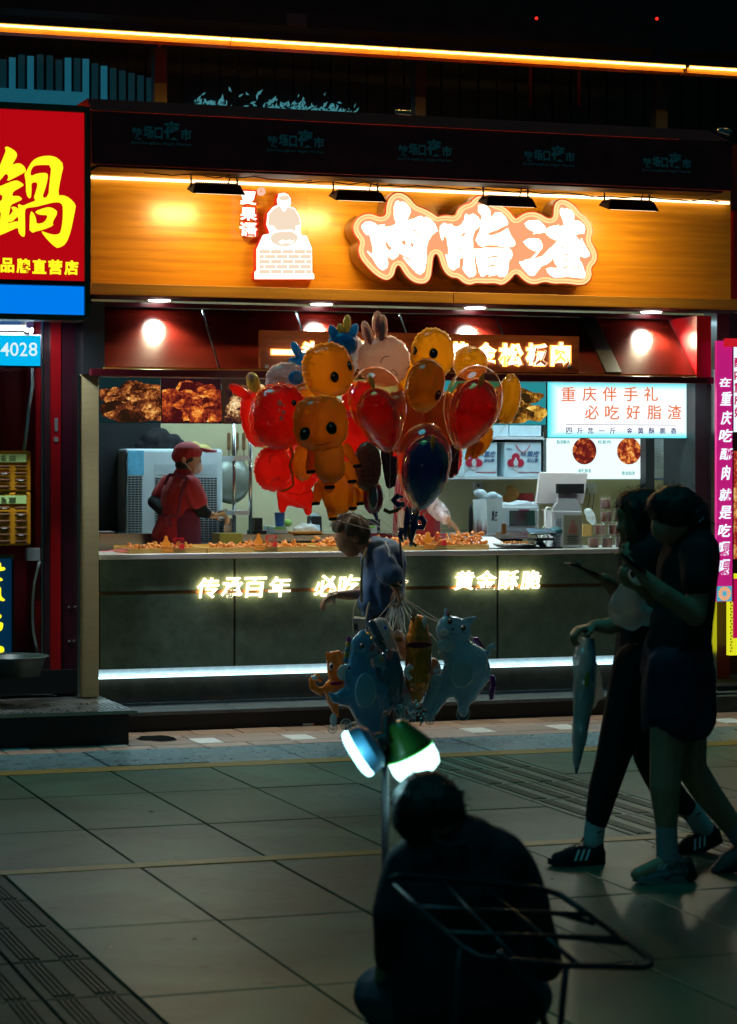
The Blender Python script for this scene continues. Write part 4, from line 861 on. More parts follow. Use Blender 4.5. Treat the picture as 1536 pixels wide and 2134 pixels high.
for i, (a, c, t_, b_, lab) in enumerate(spec):
    q = thing('menu_lightbox', lab, 'menu board', P((a+c)/2, b_, YM), 'food photo lightboxes above the counter')
    bgm = glow('print_ground_%d' % i, [(.006,.02,.022), (.02,.006,.008), (.03,.015,.01), (.02,.25,.28)][i], 1)
    fbox('case', a, t_-1, b_+1, c, YM, .06, M['black'], q)
    fbox('print_ground', a+.5, t_, b_, c-.5, YM-.004, .003, bgm, q)
    rr = random.Random(i+11); fm = foodm('food_print_%d' % i, fds[i], [9, 7.5, 10, 8][i], 1.05, i*3.1)
    # food pieces of the print: thin raised lobes so each piece has its own outline
    n_ = 26 if c-a < 150 else 40
    for k in range(n_):
        w_ = rr.uniform(20, 38); px = rr.uniform(a+12, c-12); py = t_+24+(b_-t_-34)*(k+rr.random())/n_
        h_ = rr.uniform(12, 24)
        pl = []
        for s_ in range(26):
            t = 2*math.pi*s_/26; qn = 1+.28*noise.noise(Vector((math.cos(t)*1.8+k, math.sin(t)*1.8, i*5)))
            pl.append((min(max(px+w_*qn*math.cos(t), a+1), c-1), min(max(py+h_*qn*math.sin(t), t_+1), b_-1)))
        m_ = shape2d([pl], idt(YM), YM-.0055-.0007*k, YM-.0050-.0007*k)
        link('food_piece', m_, fm, q)
# white/cyan text board
tq = thing('text_lightbox', 'cyan-edged white lightbox with orange text 重庆伴手礼 必吃好脂渣 over a navy line', 'menu board', P(1294, 913, YM))
a, b = P(1140, 913, YM), P(1448, 797, YM); zt5 = P(1140, 795, YM).z
mm = bpy.data.materials.new('lightbox_face'); mm.use_nodes = True; t = mm.node_tree; t.nodes.clear(); N = t.nodes; L = t.links
tc = N.new('ShaderNodeTexCoord'); sp = N.new('ShaderNodeSeparateXYZ'); L.new(tc.outputs['Generated'], sp.inputs[0])
def edge(o_, lo, hi):
    s1 = N.new('ShaderNodeMath'); s1.operation = 'SUBTRACT'; L.new(o_, s1.inputs[0]); s1.inputs[1].default_value = .5
    s2 = N.new('ShaderNodeMath'); s2.operation = 'ABSOLUTE'; L.new(s1.outputs[0], s2.inputs[0])
    m_ = N.new('ShaderNodeMapRange'); m_.interpolation_type = 'SMOOTHSTEP'; m_.inputs[1].default_value = lo; m_.inputs[2].default_value = hi; L.new(s2.outputs[0], m_.inputs[0]); return m_.outputs[0]
mxx = N.new('ShaderNodeMath'); mxx.operation = 'MAXIMUM'; L.new(edge(sp.outputs['X'], .40, .51), mxx.inputs[0]); L.new(edge(sp.outputs['Z'], .32, .53), mxx.inputs[1])
rp = N.new('ShaderNodeValToRGB'); rp.color_ramp.elements[0].color = (1, 1, 1, 1); rp.color_ramp.elements[1].color = (.03, .75, .85, 1); L.new(mxx.outputs[0], rp.inputs[0])
e = N.new('ShaderNodeEmission'); e.inputs[1].default_value = 1.15; L.new(rp.outputs[0], e.inputs[0]); oo = N.new('ShaderNodeOutputMaterial'); L.new(e.outputs[0], oo.inputs[0])
MB().box(a.x, b.x, YM, YM+.06, a.z, zt5).build('case', M['black'], tq)
MB().box(a.x+.004, b.x-.004, YM-.004, YM-.001, a.z+.004, zt5-.004).build('face', mm, tq)
ot = glow('print_orange', (.85,.20,.06), .95); nv = glow('print_navy', (.05,.06,.22), .8)
for ch, x_ in zip('重庆伴手礼', (1170, 1214, 1256, 1300, 1342)): ptext('letter', ch, x_, 806, x_+29, 836, YM-.004, ot, tq, bold=.008, depth=.002)
for ch, x_ in zip('必吃好脂渣', (1219, 1261, 1305, 1349, 1391)): ptext('letter', ch, x_, 844, x_+29, 874, YM-.004, ot, tq, bold=.008, depth=.002)
for ch, x_ in zip('四斤熬一斤金黄酥脆香', (1180, 1203, 1225, 1248, 1271, 1306, 1329, 1352, 1375, 1398)):
    ptext('letter', ch, x_, 891 if ch != '一' else 897, x_+12, 904 if ch != '一' else 898.5, YM-.004, nv, tq, bold=.012, depth=.002)
fbox('rule', 1180, 884, 885, 1409, YM-.006, .002, nv, tq)
# lower lit menu screen at the back
ms = thing('menu_screen', 'white lit menu screen with two bowls of fried strips on the back wall', 'screen', P(1240, 1003, 16.9))
YW = 16.9
fbox('case', 1138, 900, 1000, 1341, YW, .06, M['white'], ms)
fbox('face', 1140, 905, 998, 1339, YW-.006, .004, glow('screen_face', (.80,1,1), 1.15), ms)
fs_ = foodm('strip_food', [(.25,(.12,.01,.01)),(.45,(.55,.08,.02)),(.6,(.9,.35,.06)),(.8,(1,.62,.2)),(.95,(1,.8,.5))], 22, 1, 7)
for px in (1217, 1310):
    pl = [(px+25*math.cos(t_*.2618), 940+28*math.sin(t_*.2618)) for t_ in range(24)]
    pl = [p for p in pl if p[1] > 908]
    link('bowl_print', shape2d([pl], idt(YW), YW-.011, YW-.007), fs_, ms)
gt = glow('teal_print', (.02,.42,.42), .8)
for s_, x_, y_ in (('脂渣酥肉', 1160, 917), ('松板肉', 1246, 917), ('香辣脂渣', 1205, 977), ('黄金脂渣', 1296, 982)): ptext('caption', s_, x_, y_, x_+27, y_+8, YW-.0065, gt, ms, bold=.01, depth=.001)
nf = thing('framed_notice', 'pale framed notice sheet on the wall right of the menu screen', 'notice', P(1368, 1000, 16.85))
fbox('frame', 1344, 905, 1001, 1393, 16.8, .03, pbr('notice_frame', (.12,.22,.35), .4), nf); fbox('sheet', 1347, 908, 996, 1391, 16.795, .004, pbr('paper', (.55,.62,.66), .6, var=.05), nf)
tl_ = MB()
for k in range(16): A = P(1355, 915+k*4, 16.794); tl_.box(A.x, P(1384-random.random()*10, 900, 16.794).x, 16.7935, 16.7945, A.z-.002, A.z+.001)
tl_.build('printed_lines', pbr('grey_ink', (.2,.25,.28), .6), nf); fbox('red_print', 1349, 983, 988, 1364, 16.793, .001, M['redc'], nf)

# ================================================================ THINGS ON THE BACK WALL
rs = thing('wall_shelf', 'pale two-tier wall shelf holding white gift boxes', 'shelf', P(1000, 995, 16.8))
for t_ in (909, 993): fbox('board', 900, t_, t_+6, 1134, 16.6, .4, M['white'], rs)
fbox('back', 900, 850, 1000, 1134, 17.0, .02, M['dark'], rs)
emb = pbr('red_print_ink', (.5,.02,.05), .5); ink = pbr('blue_ink', (.08,.16,.30), .5); gbx = pbr('gift_box', (.62,.78,.84), .5, var=.07, vs=18)
for i, (x0_, x1_, y0_, y1_, lab) in enumerate(((958, 963, 921, 993, None), (967, 1036, 921, 993, 'white gift box reading 来自重庆的心意, left one on the lower shelf'), (1052, 1128, 921, 993, 'white gift box reading 来自重庆的心意, right one on the lower shelf'), (1062, 1128, 870, 909, 'white gift box cut off at the top, upper shelf right'), (1000, 1060, 870, 909, 'white gift box cut off at the top, upper shelf left'))):
    if lab is None: continue
    gb = thing('gift_box', lab, 'gift box', P((x0_+x1_)/2, y1_, 16.7), 'gift boxes on the wall shelf')
    fbox('carton', x0_, y0_, y1_, x1_, 16.62, .28, gbx, gb, bevel=.004)
    w_ = x1_-x0_; Y_ = 16.618
    cx, cy = x0_+w_*.30, y0_+40
    if y0_ < 900: cy = 884
    if y0_ > 900:
        for dx, dy in ((-.13, .05), (.13, .05), (0, -.12)):
            A = P(cx+dx*70, cy+dy*70, Y_); MB().box(0,0,0,0,0,0)
            link('clover_print', shape2d([[(cx+dx*70+8.5*math.cos(k*.4488), cy+dy*70+8.5*math.sin(k*.4488)) for k in range(14)]], idt(Y_), Y_-.0015-.0003*(dx+.2), Y_-.0005), emb, gb)
        link('figure_print', shape2d([[(cx-4, cy+10), (cx-5, cy+2), (cx-2.5, cy-3), (cx, cy-9), (cx+2.5, cy-3), (cx+5, cy+2), (cx+4, cy+10)]], idt(Y_), Y_-.003, Y_-.002), M['white'], gb)
        MB().tube([P(cx-9+k*1.5, cy+10+9*math.sin(k*math.pi/12), Y_-.002) for k in range(13)], .0015, 5).build('bowl_print', emb, gb)
        ptext('print', '重庆', x0_+w_*.60, y0_+19, x0_+w_*.96, y0_+31, Y_-.0005, ink, gb, bold=.03, shear=.2, depth=.001)
        ptext('print', '来自', x0_+w_*.42, y0_+21, x0_+w_*.59, y0_+29, Y_-.0005, ink, gb, bold=.01, shear=.2, depth=.001)
        ptext('print', '的心意', x0_+w_*.60, y0_+34, x0_+w_*.92, y0_+42, Y_-.0005, ink, gb, bold=.02, shear=.2, depth=.001)
        ptext('print', 'Hello', x0_+w_*.05, y0_+12, x0_+w_*.2, y0_+17, Y_-.0005, ink, gb, bold=0, depth=.001)
        MB().tube([P(x0_+w_*.30+k*w_*.04, y0_+6+15*math.sin(k*math.pi/10), Y_-.004) for k in range(11)], .003, 6).build('cord_handle', emb, gb)
        MB().box(P(x0_+w_*.36, 900, Y_).x, P(x0_+w_*.98, 900, Y_).x, Y_-.001, Y_, P(1000, y0_+64, Y_).z, P(1000, y0_+62.5, Y_).z).build('fine_print', emb, gb)
def pl(px0, px1, t_, b_, Y, d, mat, nm, lab, cat, **k):
    return tag(fbox(nm, px0, t_, b_, px1, Y, d, mat, None, **k), lab, cat)
so = thing('wall_socket', 'double white wall socket with two plugs beside the till', 'socket', P(1234, 1015, 17.28))
fbox('plate', 1222, 1006, 1030, 1244, 17.27, .02, M['white'], so, bevel=.003)
for px in (1229, 1238):
    fbox('plug', px-3, 1017, 1027, px+3, 17.23, .04, M['white'], so)
    MB().tube([P(px, 1027, 17.24), P(px-1, 1045, 17.24), P(px-4, 1062, 17.24)], .003, 5).build('cord', M['dark'], so)
so = thing('wall_socket', 'single white wall socket above the white paper carrier bag', 'socket', P(997, 1010, 17.28))
fbox('plate', 987, 1003, 1026, 1007, 17.27, .02, M['white'], so, bevel=.003); fbox('holes', 995, 1009, 1014, 999, 17.266, .005, M['black'], so)

ZB = .14
# back work table
tbz = P(600, 1112, 16.2).z
wt = thing('back_table', 'stainless work table along the back of the stall', 'table', (6, 16.5, .14))
MB().box(P(500, 900, 16.1).x, P(1100, 900, 16.1).x, 16.1, 16.9, tbz-.05, tbz).build('top', M['steel'], wt)
MB().box(P(505, 900, 16.1).x, P(1095, 900, 16.1).x, 16.15, 16.85, .14, tbz-.055).build('cabinet', M['dark'], wt)
MB().box(P(206, 900, 15.9).x, P(330, 900, 15.9).x, 15.9, 16.4, .14, P(206, 1113, 15.9).z).build('side_bench', M['steel'], wt)
pl(208, 240, 1108, 1114, 15.95, .2, M['whiteg'], 'white_tray', 'white tray lying on the steel bench at the far left of the stall', 'tray')
# air cooler
ac = thing('air_cooler', 'large pale blue evaporative air cooler with square vent grilles behind the worker', 'air cooler', P(360, 1140, 16.6))
YC2 = 16.45
fbox('body', 262, 935, 1150, 465, YC2, .5, M['paleb'], ac, bevel=.02)
fbox('blue_film', 266, 939, 990, 300, YC2-.004, .003, pbr('blue_film', (.15,.55,.8), .25, var=.2, vs=30), ac)
gr = pbr('grille_shadow', (.03,.05,.05), .6)
def grille(px0, px1, t_, b_, nc, nr):
    cw = (px1-px0)/nc; rh = (b_-t_)/nr
    fbox('grille_back', px0-1, t_-1, b_+1, px1+1, YC2-.003, .002, pbr('grille_frame', (.45,.56,.6), .4), ac)
    mb = MB()
    for i in range(nc):
        for j in range(nr):
            A = P(px0+cw*i+cw*.1, t_+rh*(j+1)-rh*.25, YC2); B = P(px0+cw*(i+1)-cw*.1, t_+rh*j+rh*.15, YC2)
            mb.box(A.x, B.x, YC2-.005, YC2-.0035, A.z, B.z)
    mb.build('vent_slots', gr, ac)
grille(266, 296, 992, 1115, 4, 24); grille(323, 345, 995, 1130, 3, 26); grille(410, 452, 995, 1070, 6, 15); grille(398, 452, 1080, 1130, 6, 10)
fbox('recess', 323, 968, 990, 452, YC2-.003, .002, pbr('recess', (.5,.62,.66), .4), ac)
MB().tube([P(265, 945, YC2-.02), P(262, 965, YC2-.03), P(264, 1000, YC2-.02), P(258, 1060, YC2-.02)], .006, 6).build('power_cord', M['black'], ac)
bgc = MB()
for (x_, y_, r) in ((300, 927, .05), (320, 915, .07), (330, 906, .055), (350, 918, .06), (372, 928, .045), (312, 932, .05), (340, 930, .06)): bgc.ell(P(x_, y_, 16.6), (r*1.5, r, r*.8))
tag(blob('black_bag', bgc, M['blackc'], vox=.012, fold=.02, fscale=9), 'crumpled black bag lying on top of the pale air cooler', 'bag')
bgc = MB()
for (x_, y_, r) in ((400, 930, .05), (425, 938, .05), (436, 946, .045), (412, 934, .045)): bgc.ell(P(x_, y_, 16.5), (r, r, r*.7))
tag(blob('yellow_cloth', bgc, pbr('yellow_cloth', (.55,.45,.15), .8, var=.2), vox=.012, fold=.015, fscale=12), 'yellow cloth bundled on the air cooler behind the cap', 'cloth')
# tall rack
rk = thing('steel_rack', 'steel shelf rack with two chrome posts right of the worker', 'rack', P(505, 1130, 16.1))
for px in (488, 522): MB().tube([P(px, 880, 16.05), P(px, 1112, 16.05)], .014, 10).build('post', M['steel'], rk, smooth=True)
for py in (950, 1064): fbox('shelf', 488, py, py+10, 520, 16.0, .3, M['white'], rk)
fbox('steel_panel', 466, 1080, 1112, 486, 16.3, .3, M['steel'], rk)
for k, px in enumerate((477, 494, 508)):
    u = thing('ladle', ['hanging ladle nearest the air cooler, wooden handle', 'hanging ladle between the rack posts, wooden handle', 'hanging ladle nearest the red balloon, wooden handle'][k], 'utensil', P(px, 940, 17.2), 'ladles hanging on the back wall')
    MB().cap(P(px, 905, 17.2), P(px, 935, 17.2), .014).build('handle', wood('handle_wood', (.3,.15,.06), (.2,.09,.03)), u); MB().tube([P(px, 935, 17.2), P(px, 962, 17.2)], .006, 6).build('shaft', M['steel'], u)
MB_ = MB().ell(P(480, 1000, 16.9), (.16, .1, .18))
tag(MB_.build('pan_lid', pbr('grey_pan', (.25,.28,.24), .4, metal=.5), smooth=True), 'round grey pan hanging behind the chrome rack posts', 'pan')
# things on table/back counter
def onz(px, py, Y): return P(px, py, Y)
cp = thing('paper_cup', 'blue paper cup standing on the tissue boxes', 'cup', P(583, 1098, 16.15))
c_ = P(583, 1098, 16.2); h_ = P(583, 1068, 16.2).z-c_.z
MB().lathe(c_, [(.030, 0), (.038, h_), (.040, h_), (.034, h_-.005)], 20).build('cup_body', pbr('cup_blue', (.01,.10,.35), .4), cp, smooth=True)
for x0_, x1_, t_, b_, Y_, lab, c3 in ((558, 573, 1096, 1112, 16.3, 'green and white tissue box at the back left of the blue cup', (.3,.65,.12)), (571, 600, 1098, 1112, 16.15, 'green and white tissue box directly under the blue cup', (.25,.6,.1)), (754, 786, 1096, 1112, 16.3, 'green tissue box right behind the old man\'s head', (.3,.75,.1))):
    q = thing('tissue_box', lab, 'tissue box', P(x0_, b_, Y_)); fbox('box', x0_, t_, b_, x1_, Y_, .12, M['white'], q, bevel=.004); fbox('green_print', x0_, t_, t_+5, x1_-4, Y_-.003, .002, pbr('green_print', c3, .4), q)
q = MB().ell(P(600, 1090, 16.35), (.03, .02, .028)); tag(q.build('tissue_roll', pbr('green_roll', (.3,.6,.12), .5), smooth=True), 'small green roll beside the blue paper cup', 'roll')
q = MB()
for x_, y_, r in ((620, 1104, .05), (640, 1100, .06), (655, 1106, .045), (632, 1108, .05)): q.ell(P(x_, y_, 16.2), (r, r, r*.6))
tag(blob('plastic_bag_heap', q, M['bagp'], vox=.012, fold=.012, fscale=14), 'heap of clear plastic bags on the steel table behind the old man', 'bags')
pl(610, 672, 1108, 1116, 16.1, .15, pbr('orange_box', (.7,.25,.03), .5), 'orange_box', 'flat orange box lying in front of the plastic bags', 'box')
q = thing('glue_gun_stand', 'small black metal stand at the left end of the steel table', 'stand', P(540, 1112, 16.1))
MB().box(P(532, 900, 16.1).x, P(548, 900, 16.1).x, 16.1, 16.2, P(540, 1106, 16.1).z, P(540, 1079, 16.1).z).build('body', M['black'], q, bevel=.006)
MB().box(P(526, 900, 16.1).x, P(554, 900, 16.1).x, 16.08, 16.24, tbz+.0, P(540, 1106, 16.1).z).build('base', M['black'], q)
q = thing('card_reader', 'dark card reader with coloured labels on the back table', 'card reader', P(655, 1100, 16.2))
MB().add([P(645, 1104, 16.2), P(668, 1106, 16.2), P(662, 1070, 16.35), P(648, 1070, 16.35)], [(0,1,2,3)]).build('face', pbr('reader', (.08,.2,.2), .3, c2=(.4,.45,.5), vs=60), q)
MB().box(P(646, 900, 16.3).x, P(667, 900, 16.3).x, 16.25, 16.38, tbz, P(655, 1075, 16.3).z).build('body', M['black'], q, bevel=.01)
pl(765, 793, 1082, 1114, 16.5, .2, M['black'], 'black_speaker', 'small black box speaker behind the green tissue box', 'speaker', bevel=.006)
# microwave
mw = thing('toaster_oven', 'white toaster oven with a green glass door on the back table', 'oven', P(1090, 1112, 16.5))
fbox('body', 1044, 1056, 1110, 1124, 16.4, .35, M['white'], mw, bevel=.01); fbox('glass_door', 1062, 1064, 1096, 1118, 16.395, .006, pbr('green_glass', (.04,.12,.09), .1), mw)
fbox('handle', 1082, 1061, 1065, 1104, 16.37, .03, M['steel'], mw, bevel=.004)
q = MB()
for x_, y_, r in ((1062, 1052, .06), (1085, 1050, .07), (1105, 1052, .06)): q.ell(P(x_, y_, 16.5), (r*1.3, r, r*.35))
tag(blob('folded_cloth', q, M['mask'], vox=.012, fold=.015, fscale=12), 'crumpled white cloth on top of the toaster oven', 'cloth')
q = fbox('red_letter_card', 1075, 1028, 1048, 1112, 17.0, .02, pbr('red_card', (.4,.03,.03), .5, var=.4, vs=40), None); tag(q, 'red printed card standing against the wall above the toaster oven', 'card')
q = MB()
for x_, y_, r in ((1060, 1040, .05), (1070, 1030, .05), (1064, 1020, .04)): q.ell(P(x_, y_, 16.9), r)
tag(blob('snack_bag', q, pbr('snack_orange', (.6,.3,.08), .4, var=.3), vox=.014, fold=.012), 'orange snack bag leaning beside the red card', 'bag')
# paper carrier bag
pb = thing('paper_carrier_bag', 'white paper carrier bag with black brush print and red tower drawing', 'bag', P(1015, 1112, 16.2))
v = [P(990, 1114, 16.15), P(1016, 1116, 16.0), P(1042, 1112, 16.15), P(985, 1041, 16.15), P(1014, 1040, 16.0), P(1048, 1036, 16.18), P(1015, 1110, 16.3), P(1015, 1036, 16.35)]
MB().add(v, [(0,1,4,3),(1,2,5,4),(2,6,7,5),(6,0,3,7)]).build('bag_body', pbr('bag_paper', (.70,.76,.76), .5, var=.08), pb)
ptext('print', '重庆', 1024, 1064, 1037, 1086, 15.99, M['black'], pb, bold=.03, shear=.2, depth=.001)
q = MB(); rr = random.Random(5)
for k in range(9): x_ = 989+k*3; z0_ = P(x_, 1113, 15.985); q.tube([z0_, z0_+Vector((0, 0, rr.uniform(.04, .11)))], [.006, .001], 5)
q.build('tower_print', pbr('rust_ink', (.45,.10,.05), .5), pb)
q = MB()
for x_, y_, r in ((1000, 1028, .05), (1025, 1034, .05), (1038, 1040, .045), (1010, 1036, .05)): q.ell(P(x_, y_, 16.2), (r, r*.7, r*.7))
blob('stuffed_paper', q, M['paleb'], pb, vox=.012, fold=.012, fscale=14)
q = thing('black_bottle', 'slim black bottle standing left of the white carrier bag', 'bottle', P(981, 1112, 16.1)); MB().lathe(P(981, 1112, 16.1), [(.012,0),(.017,.02),(.017,.16),(.008,.19),(.008,.22)], 14).build('bottle_body', M['black'], q, smooth=True)
q = thing('orange_cup', 'small amber glass jar right of the carrier bag', 'jar', P(1050, 1112, 16.1)); MB().lathe(P(1050, 1112, 16.1), [(.018,0),(.018,.07),(.014,.075)], 16).build('jar_body', pbr('amber', (.5,.2,.05), .3), q)

# ================================================================ ON THE COUNTER
zc = zt1
def cy(px, Y): return P(px, 900, Y).x
fryw = pbr('fried_pork', (.85,.32,.06), .5, c2=(.55,.14,.02), vs=60, bump=.5, bs=150)
traym = wood('tray_wood', (.70,.42,.12), (.52,.28,.07), .4, .1, (4, 1, 14))
def pieces(mb, x0, x1, y0, y1, n, s, rr, hz=.03, z=None):
    z = zc+.02 if z is None else z
    for k in range(n):
        a = Vector((rr.uniform(x0, x1), rr.uniform(y0, y1), z+rr.random()**2*hz)); d = Vector((rr.uniform(-1,1), rr.uniform(-1,1), rr.uniform(-.3,.7))).normalized()*s*rr.uniform(.6, 1.5)
        m_ = a+d*.5+Vector((0,0,s*.2)); mb.tube([a, m_, a+d+Vector((rr.uniform(-.3,.3)*s, 0, 0))], [s*.26, s*.42, s*.2], 6)
rr = random.Random(21)
for i, (a, b, lab) in enumerate(((266, 430, 'leftmost wooden tray, thinly covered with fried pork'), (432, 663, 'second wooden tray from the left, holding scattered pork bits'), (665, 830, 'wooden tray behind the old man, heaped with curls'), (832, 1018, 'rightmost wooden tray, heaped with orange curls before the red worker'))):
    x0, x1 = cy(a, 14.9), cy(b, 14.9)-.004
    tr = thing('food_tray', lab, 'tray', ((x0+x1)/2, 15.1, zc), 'wooden trays on the counter')
    zz0 = zc; h = .034
    MB().box(x0, x1, 14.88, 14.898, zz0, zz0+h).build('front_rail', traym, tr); MB().box(x0, x1, 15.3, 15.318, zz0, zz0+h+.01).build('back_rail', traym, tr)
    MB().box(x0, x0+.018, 14.899, 15.299, zz0, zz0+h).build('end_rail', traym, tr); MB().box(x1-.018, x1, 14.899, 15.299, zz0, zz0+h).build('end_rail', traym, tr)
    MB().box(x0+.019, x1-.019, 14.899, 15.299, zz0, zz0+.014).build('base', traym, tr)
    mb = MB(); n = (70, 120, 210, 260)[i]; pieces(mb, x0+.06, x1-.06, 14.93, 15.26, n, .028, rr, (.022, .028, .065, .075)[i])
    if i == 3: pieces(mb, cy(985, 15), cy(1012, 15), 14.95, 15.1, 30, .03, rr, .10)
    tag(mb.build('fried_pork', fryw), ['thin scatter of fried pork strips on the leftmost tray', 'scattered fried pork strips on the second tray', 'heap of fried curls on the tray behind the old man', 'tall heap of orange curls on the rightmost tray'][i], 'food', kind='stuff')
# acrylic stand-up signs
acr = clearm('acrylic', (.95,.97,.96), .08)
orp = pbr('orange_print', (.85,.30,.04), .4, emit=(.9,.25,.02), es=.25); rdp = pbr('red_print', (.6,.01,.03), .4, emit=(.6,.01,.02), es=.2)
for i, (px, py, lab) in enumerate(((336, 1116, 'clear acrylic price sign with an orange cook figure, on the leftmost tray'), (529, 1111, 'clear acrylic price sign with an orange cook figure, on the second tray'), (882, 1108, 'clear acrylic price sign in front of the red-shirted worker'))):
    q = thing('acrylic_sign', lab, 'sign', (cy(px+25, 14.87), 14.87, zc), 'acrylic signs on the trays')
    Yq = 14.872
    fbox('acrylic_plate', px, py+6, py+41, px+50, Yq, .004, acr, q)
    link('figure_print', shape2d([[(px+1, py+24), (px+2, py+14), (px+6, py+9), (px+7, py+2), (px+10, py), (px+13, py+2), (px+14, py+9), (px+18, py+14), (px+19, py+24)]], idt(Yq), Yq-.003, Yq-.001), orp, q)
    ptext('print', '招牌', px+24, py+4, px+48, py+15, Yq-.001, rdp, q, bold=.05, depth=.002); ptext('print', '脂渣', px+26, py+17, px+49, py+29, Yq-.001, rdp, q, bold=.05, depth=.002)
    for k in range(3): fbox('fine_print', px+1, py+28+k*3, py+29.3+k*3, px+25, Yq-.002, .001, orp, q)
# red paper strips at the left end
q = MB(); rr = random.Random(2)
for k in range(7):
    a = Vector((cy(206, 14.9)+rr.uniform(.0, .2), rr.uniform(14.85, 15.05), zc+.004+.003*k)); d = Vector((rr.uniform(.1, .22), rr.uniform(-.03, .05), rr.uniform(0, .02)))
    q.add([a, a+d, a+d+Vector((0, .03, .002)), a+Vector((0, .03, .003))], [(0,1,2,3)])
tag(q.build('paper_strips', pbr('red_paper', (.7,.06,.10), .5)), 'loose red and pink paper strips at the left end of the counter', 'paper')
q = fbox('yellow_crate', 458, 1112, 1135, 505, 15.6, .2, pbr('crate_yellow', (.30,.26,.03), .5), None); tag(q, 'olive yellow crate standing below the chrome rack posts', 'crate')
# metal tray, scale, till, card, jars
q = thing('steel_dish', 'shallow steel dish of fried strips with white paper, left of the weighing scale', 'dish', (cy(1075, 15), 15, zc))
c_ = Vector((cy(1075, 15.05), 15.05, zc))
MB().lathe(c_, [(.11,0),(.15,.025),(.165,.035),(.16,.037),(.145,.028),(.1,.006)], 30).build('dish_body', M['steel'], q, smooth=True)
mb = MB(); pieces(mb, c_.x-.11, c_.x+.11, 14.98, 15.14, 70, .015, rr, .015, zc+.025); mb.build('fried_strips', fryw, q, kind='stuff')
q = MB().add([Vector((cy(985, 15.1), 15.1, zc+.045)), Vector((cy(1050, 15.1), 15.05, zc+.03)), Vector((cy(1045, 15.1), 15.25, zc+.075)), Vector((cy(1000, 15.1), 15.3, zc+.08)), Vector((cy(990, 15), 15, zc+.01)), Vector((cy(1060, 15), 14.98, zc+.008))], [(0,1,2,3),(4,5,1,0)])
tag(q.build('white_paper', M['mask']), 'folded white greaseproof paper behind the steel dish', 'paper')
scl = thing('weighing_scale', 'small electronic scale with a blue pan on a black frame, left of the till', 'scale', (cy(1130, 15), 15, zc))
Ys = 14.98
MB().add([P(1096, 1101, Ys), P(1150, 1101, Ys), P(1158, 1110, Ys-.12), P(1106, 1113, Ys-.12)], [(0,1,2,3)]).build('pan', pbr('pan_blue', (.05,.12,.20), .25, metal=.6), scl)
MB().tube([P(1106, 1113.5, Ys-.12), P(1158, 1111, Ys-.12)], .006, 6).build('pan_rim', M['steel'], scl)
MB().ell(P(1158, 1108, Ys-.03), (.05, .05, .036)).build('round_bowl', pbr('bowl_teal', (.04,.14,.18), .2), scl, smooth=True)
for px in (1117, 1140): MB().tube([P(px, 1114, Ys-.05), P(px+4, 1122, Ys-.05)], .005, 6).build('arm', M['black'], scl)
MB().box(P(1105, 900, Ys).x, P(1146, 900, Ys).x, Ys-.08, Ys+.05, P(1120, 1126, Ys).z, P(1120, 1121, Ys).z).build('frame_plate', M['black'], scl)
MB().tube([P(1122, 1126, Ys), P(1135, 1141, Ys)], [.025, .018], 8).build('stem', M['black'], scl); MB().box(P(1118, 900, Ys).x, P(1166, 900, Ys).x, Ys-.05, Ys+.06, zc, zc+.012).build('foot', M['black'], scl)
ps = thing('till', 'white touch-screen till seen from behind with a black customer display', 'till', (cy(1185, 15), 15.05, zc))
Yt = 15.02
def poly3(name, pts, Y, d, mat, par, bevel=.004):
    l_ = [(lambda p: (p.x, p.z))(P(x, y, Y)) for x, y in pts]; return link(name, fixn(MB().prism(l_, Y, Y+d).mesh(name)), mat, par, bevel=bevel)
till_m = pbr('till_white', (.66,.62,.68), .3, var=.03); till_s = pbr('till_grey', (.42,.44,.50), .35, var=.03)
poly3('screen_back', [(1126, 984), (1226, 985), (1217, 1049), (1196, 1051), (1117, 1050)], Yt+.02, .03, till_m, ps, .006)
poly3('display', [(1161, 1008), (1218, 1008), (1218, 1029), (1161, 1029)], Yt-.03, .03, M['black'], ps, .005)
poly3('neck', [(1163, 1030), (1204, 1030), (1204, 1046), (1213, 1058), (1213, 1064), (1155, 1064), (1155, 1056), (1163, 1046)], Yt-.02, .04, till_s, ps)
poly3('body', [(1155, 1065), (1214, 1065), (1214, 1141), (1158, 1141)], Yt-.03, .12, till_s, ps, .008)
poly3('side_edge', [(1150, 1064), (1154.5, 1065), (1157.5, 1141), (1153, 1141)], Yt-.02, .11, till_m, ps)
q = MB()
for k in range(9):
    for j in range(2): A = P(1162+j*5-k*.2, 1082+k*6, Yt-.031); q.box(A.x, A.x+.008, Yt-.034, Yt-.0305, A.z-.004, A.z)
q.build('vent_slots', M['dark'], ps)
cd = thing('acrylic_card_stand', 'beige card with a cook emblem in a clear stand leaning on the till', 'card', P(1192, 1142, 14.9))
fbox('card', 1174, 1073, 1136, 1213, 14.90, .006, pbr('card_beige', (.30,.30,.24), .4, var=.05), cd, bevel=.002)
MB().box(cy(1170, 14.9), cy(1216, 14.9), 14.88, 14.97, zc, zc+.014).build('stand_foot', M['glass'], cd)
link('figure_print', shape2d([[(1184, 1104), (1186, 1096), (1190, 1092), (1191, 1084), (1194, 1082), (1197, 1084), (1198, 1092), (1202, 1096), (1203, 1104)]], idt(14.9), 14.896, 14.899), pbr('faint_red', (.35,.16,.12), .5), cd)
fbox('red_print', 1185, 1104, 1112, 1203, 14.897, .002, pbr('faint_red2', (.36,.13,.10), .5), cd)
for k in range(5): fbox('fine_print', 1181+k % 2*3, 1117+k*4, 1118.6+k*4, 1206-k % 2*4, 14.898, .001, M['dark'], cd)
jg = thing('measuring_jug', 'white jug with a loop handle behind the left side of the till', 'jug', P(1140, 1140, 15.3))
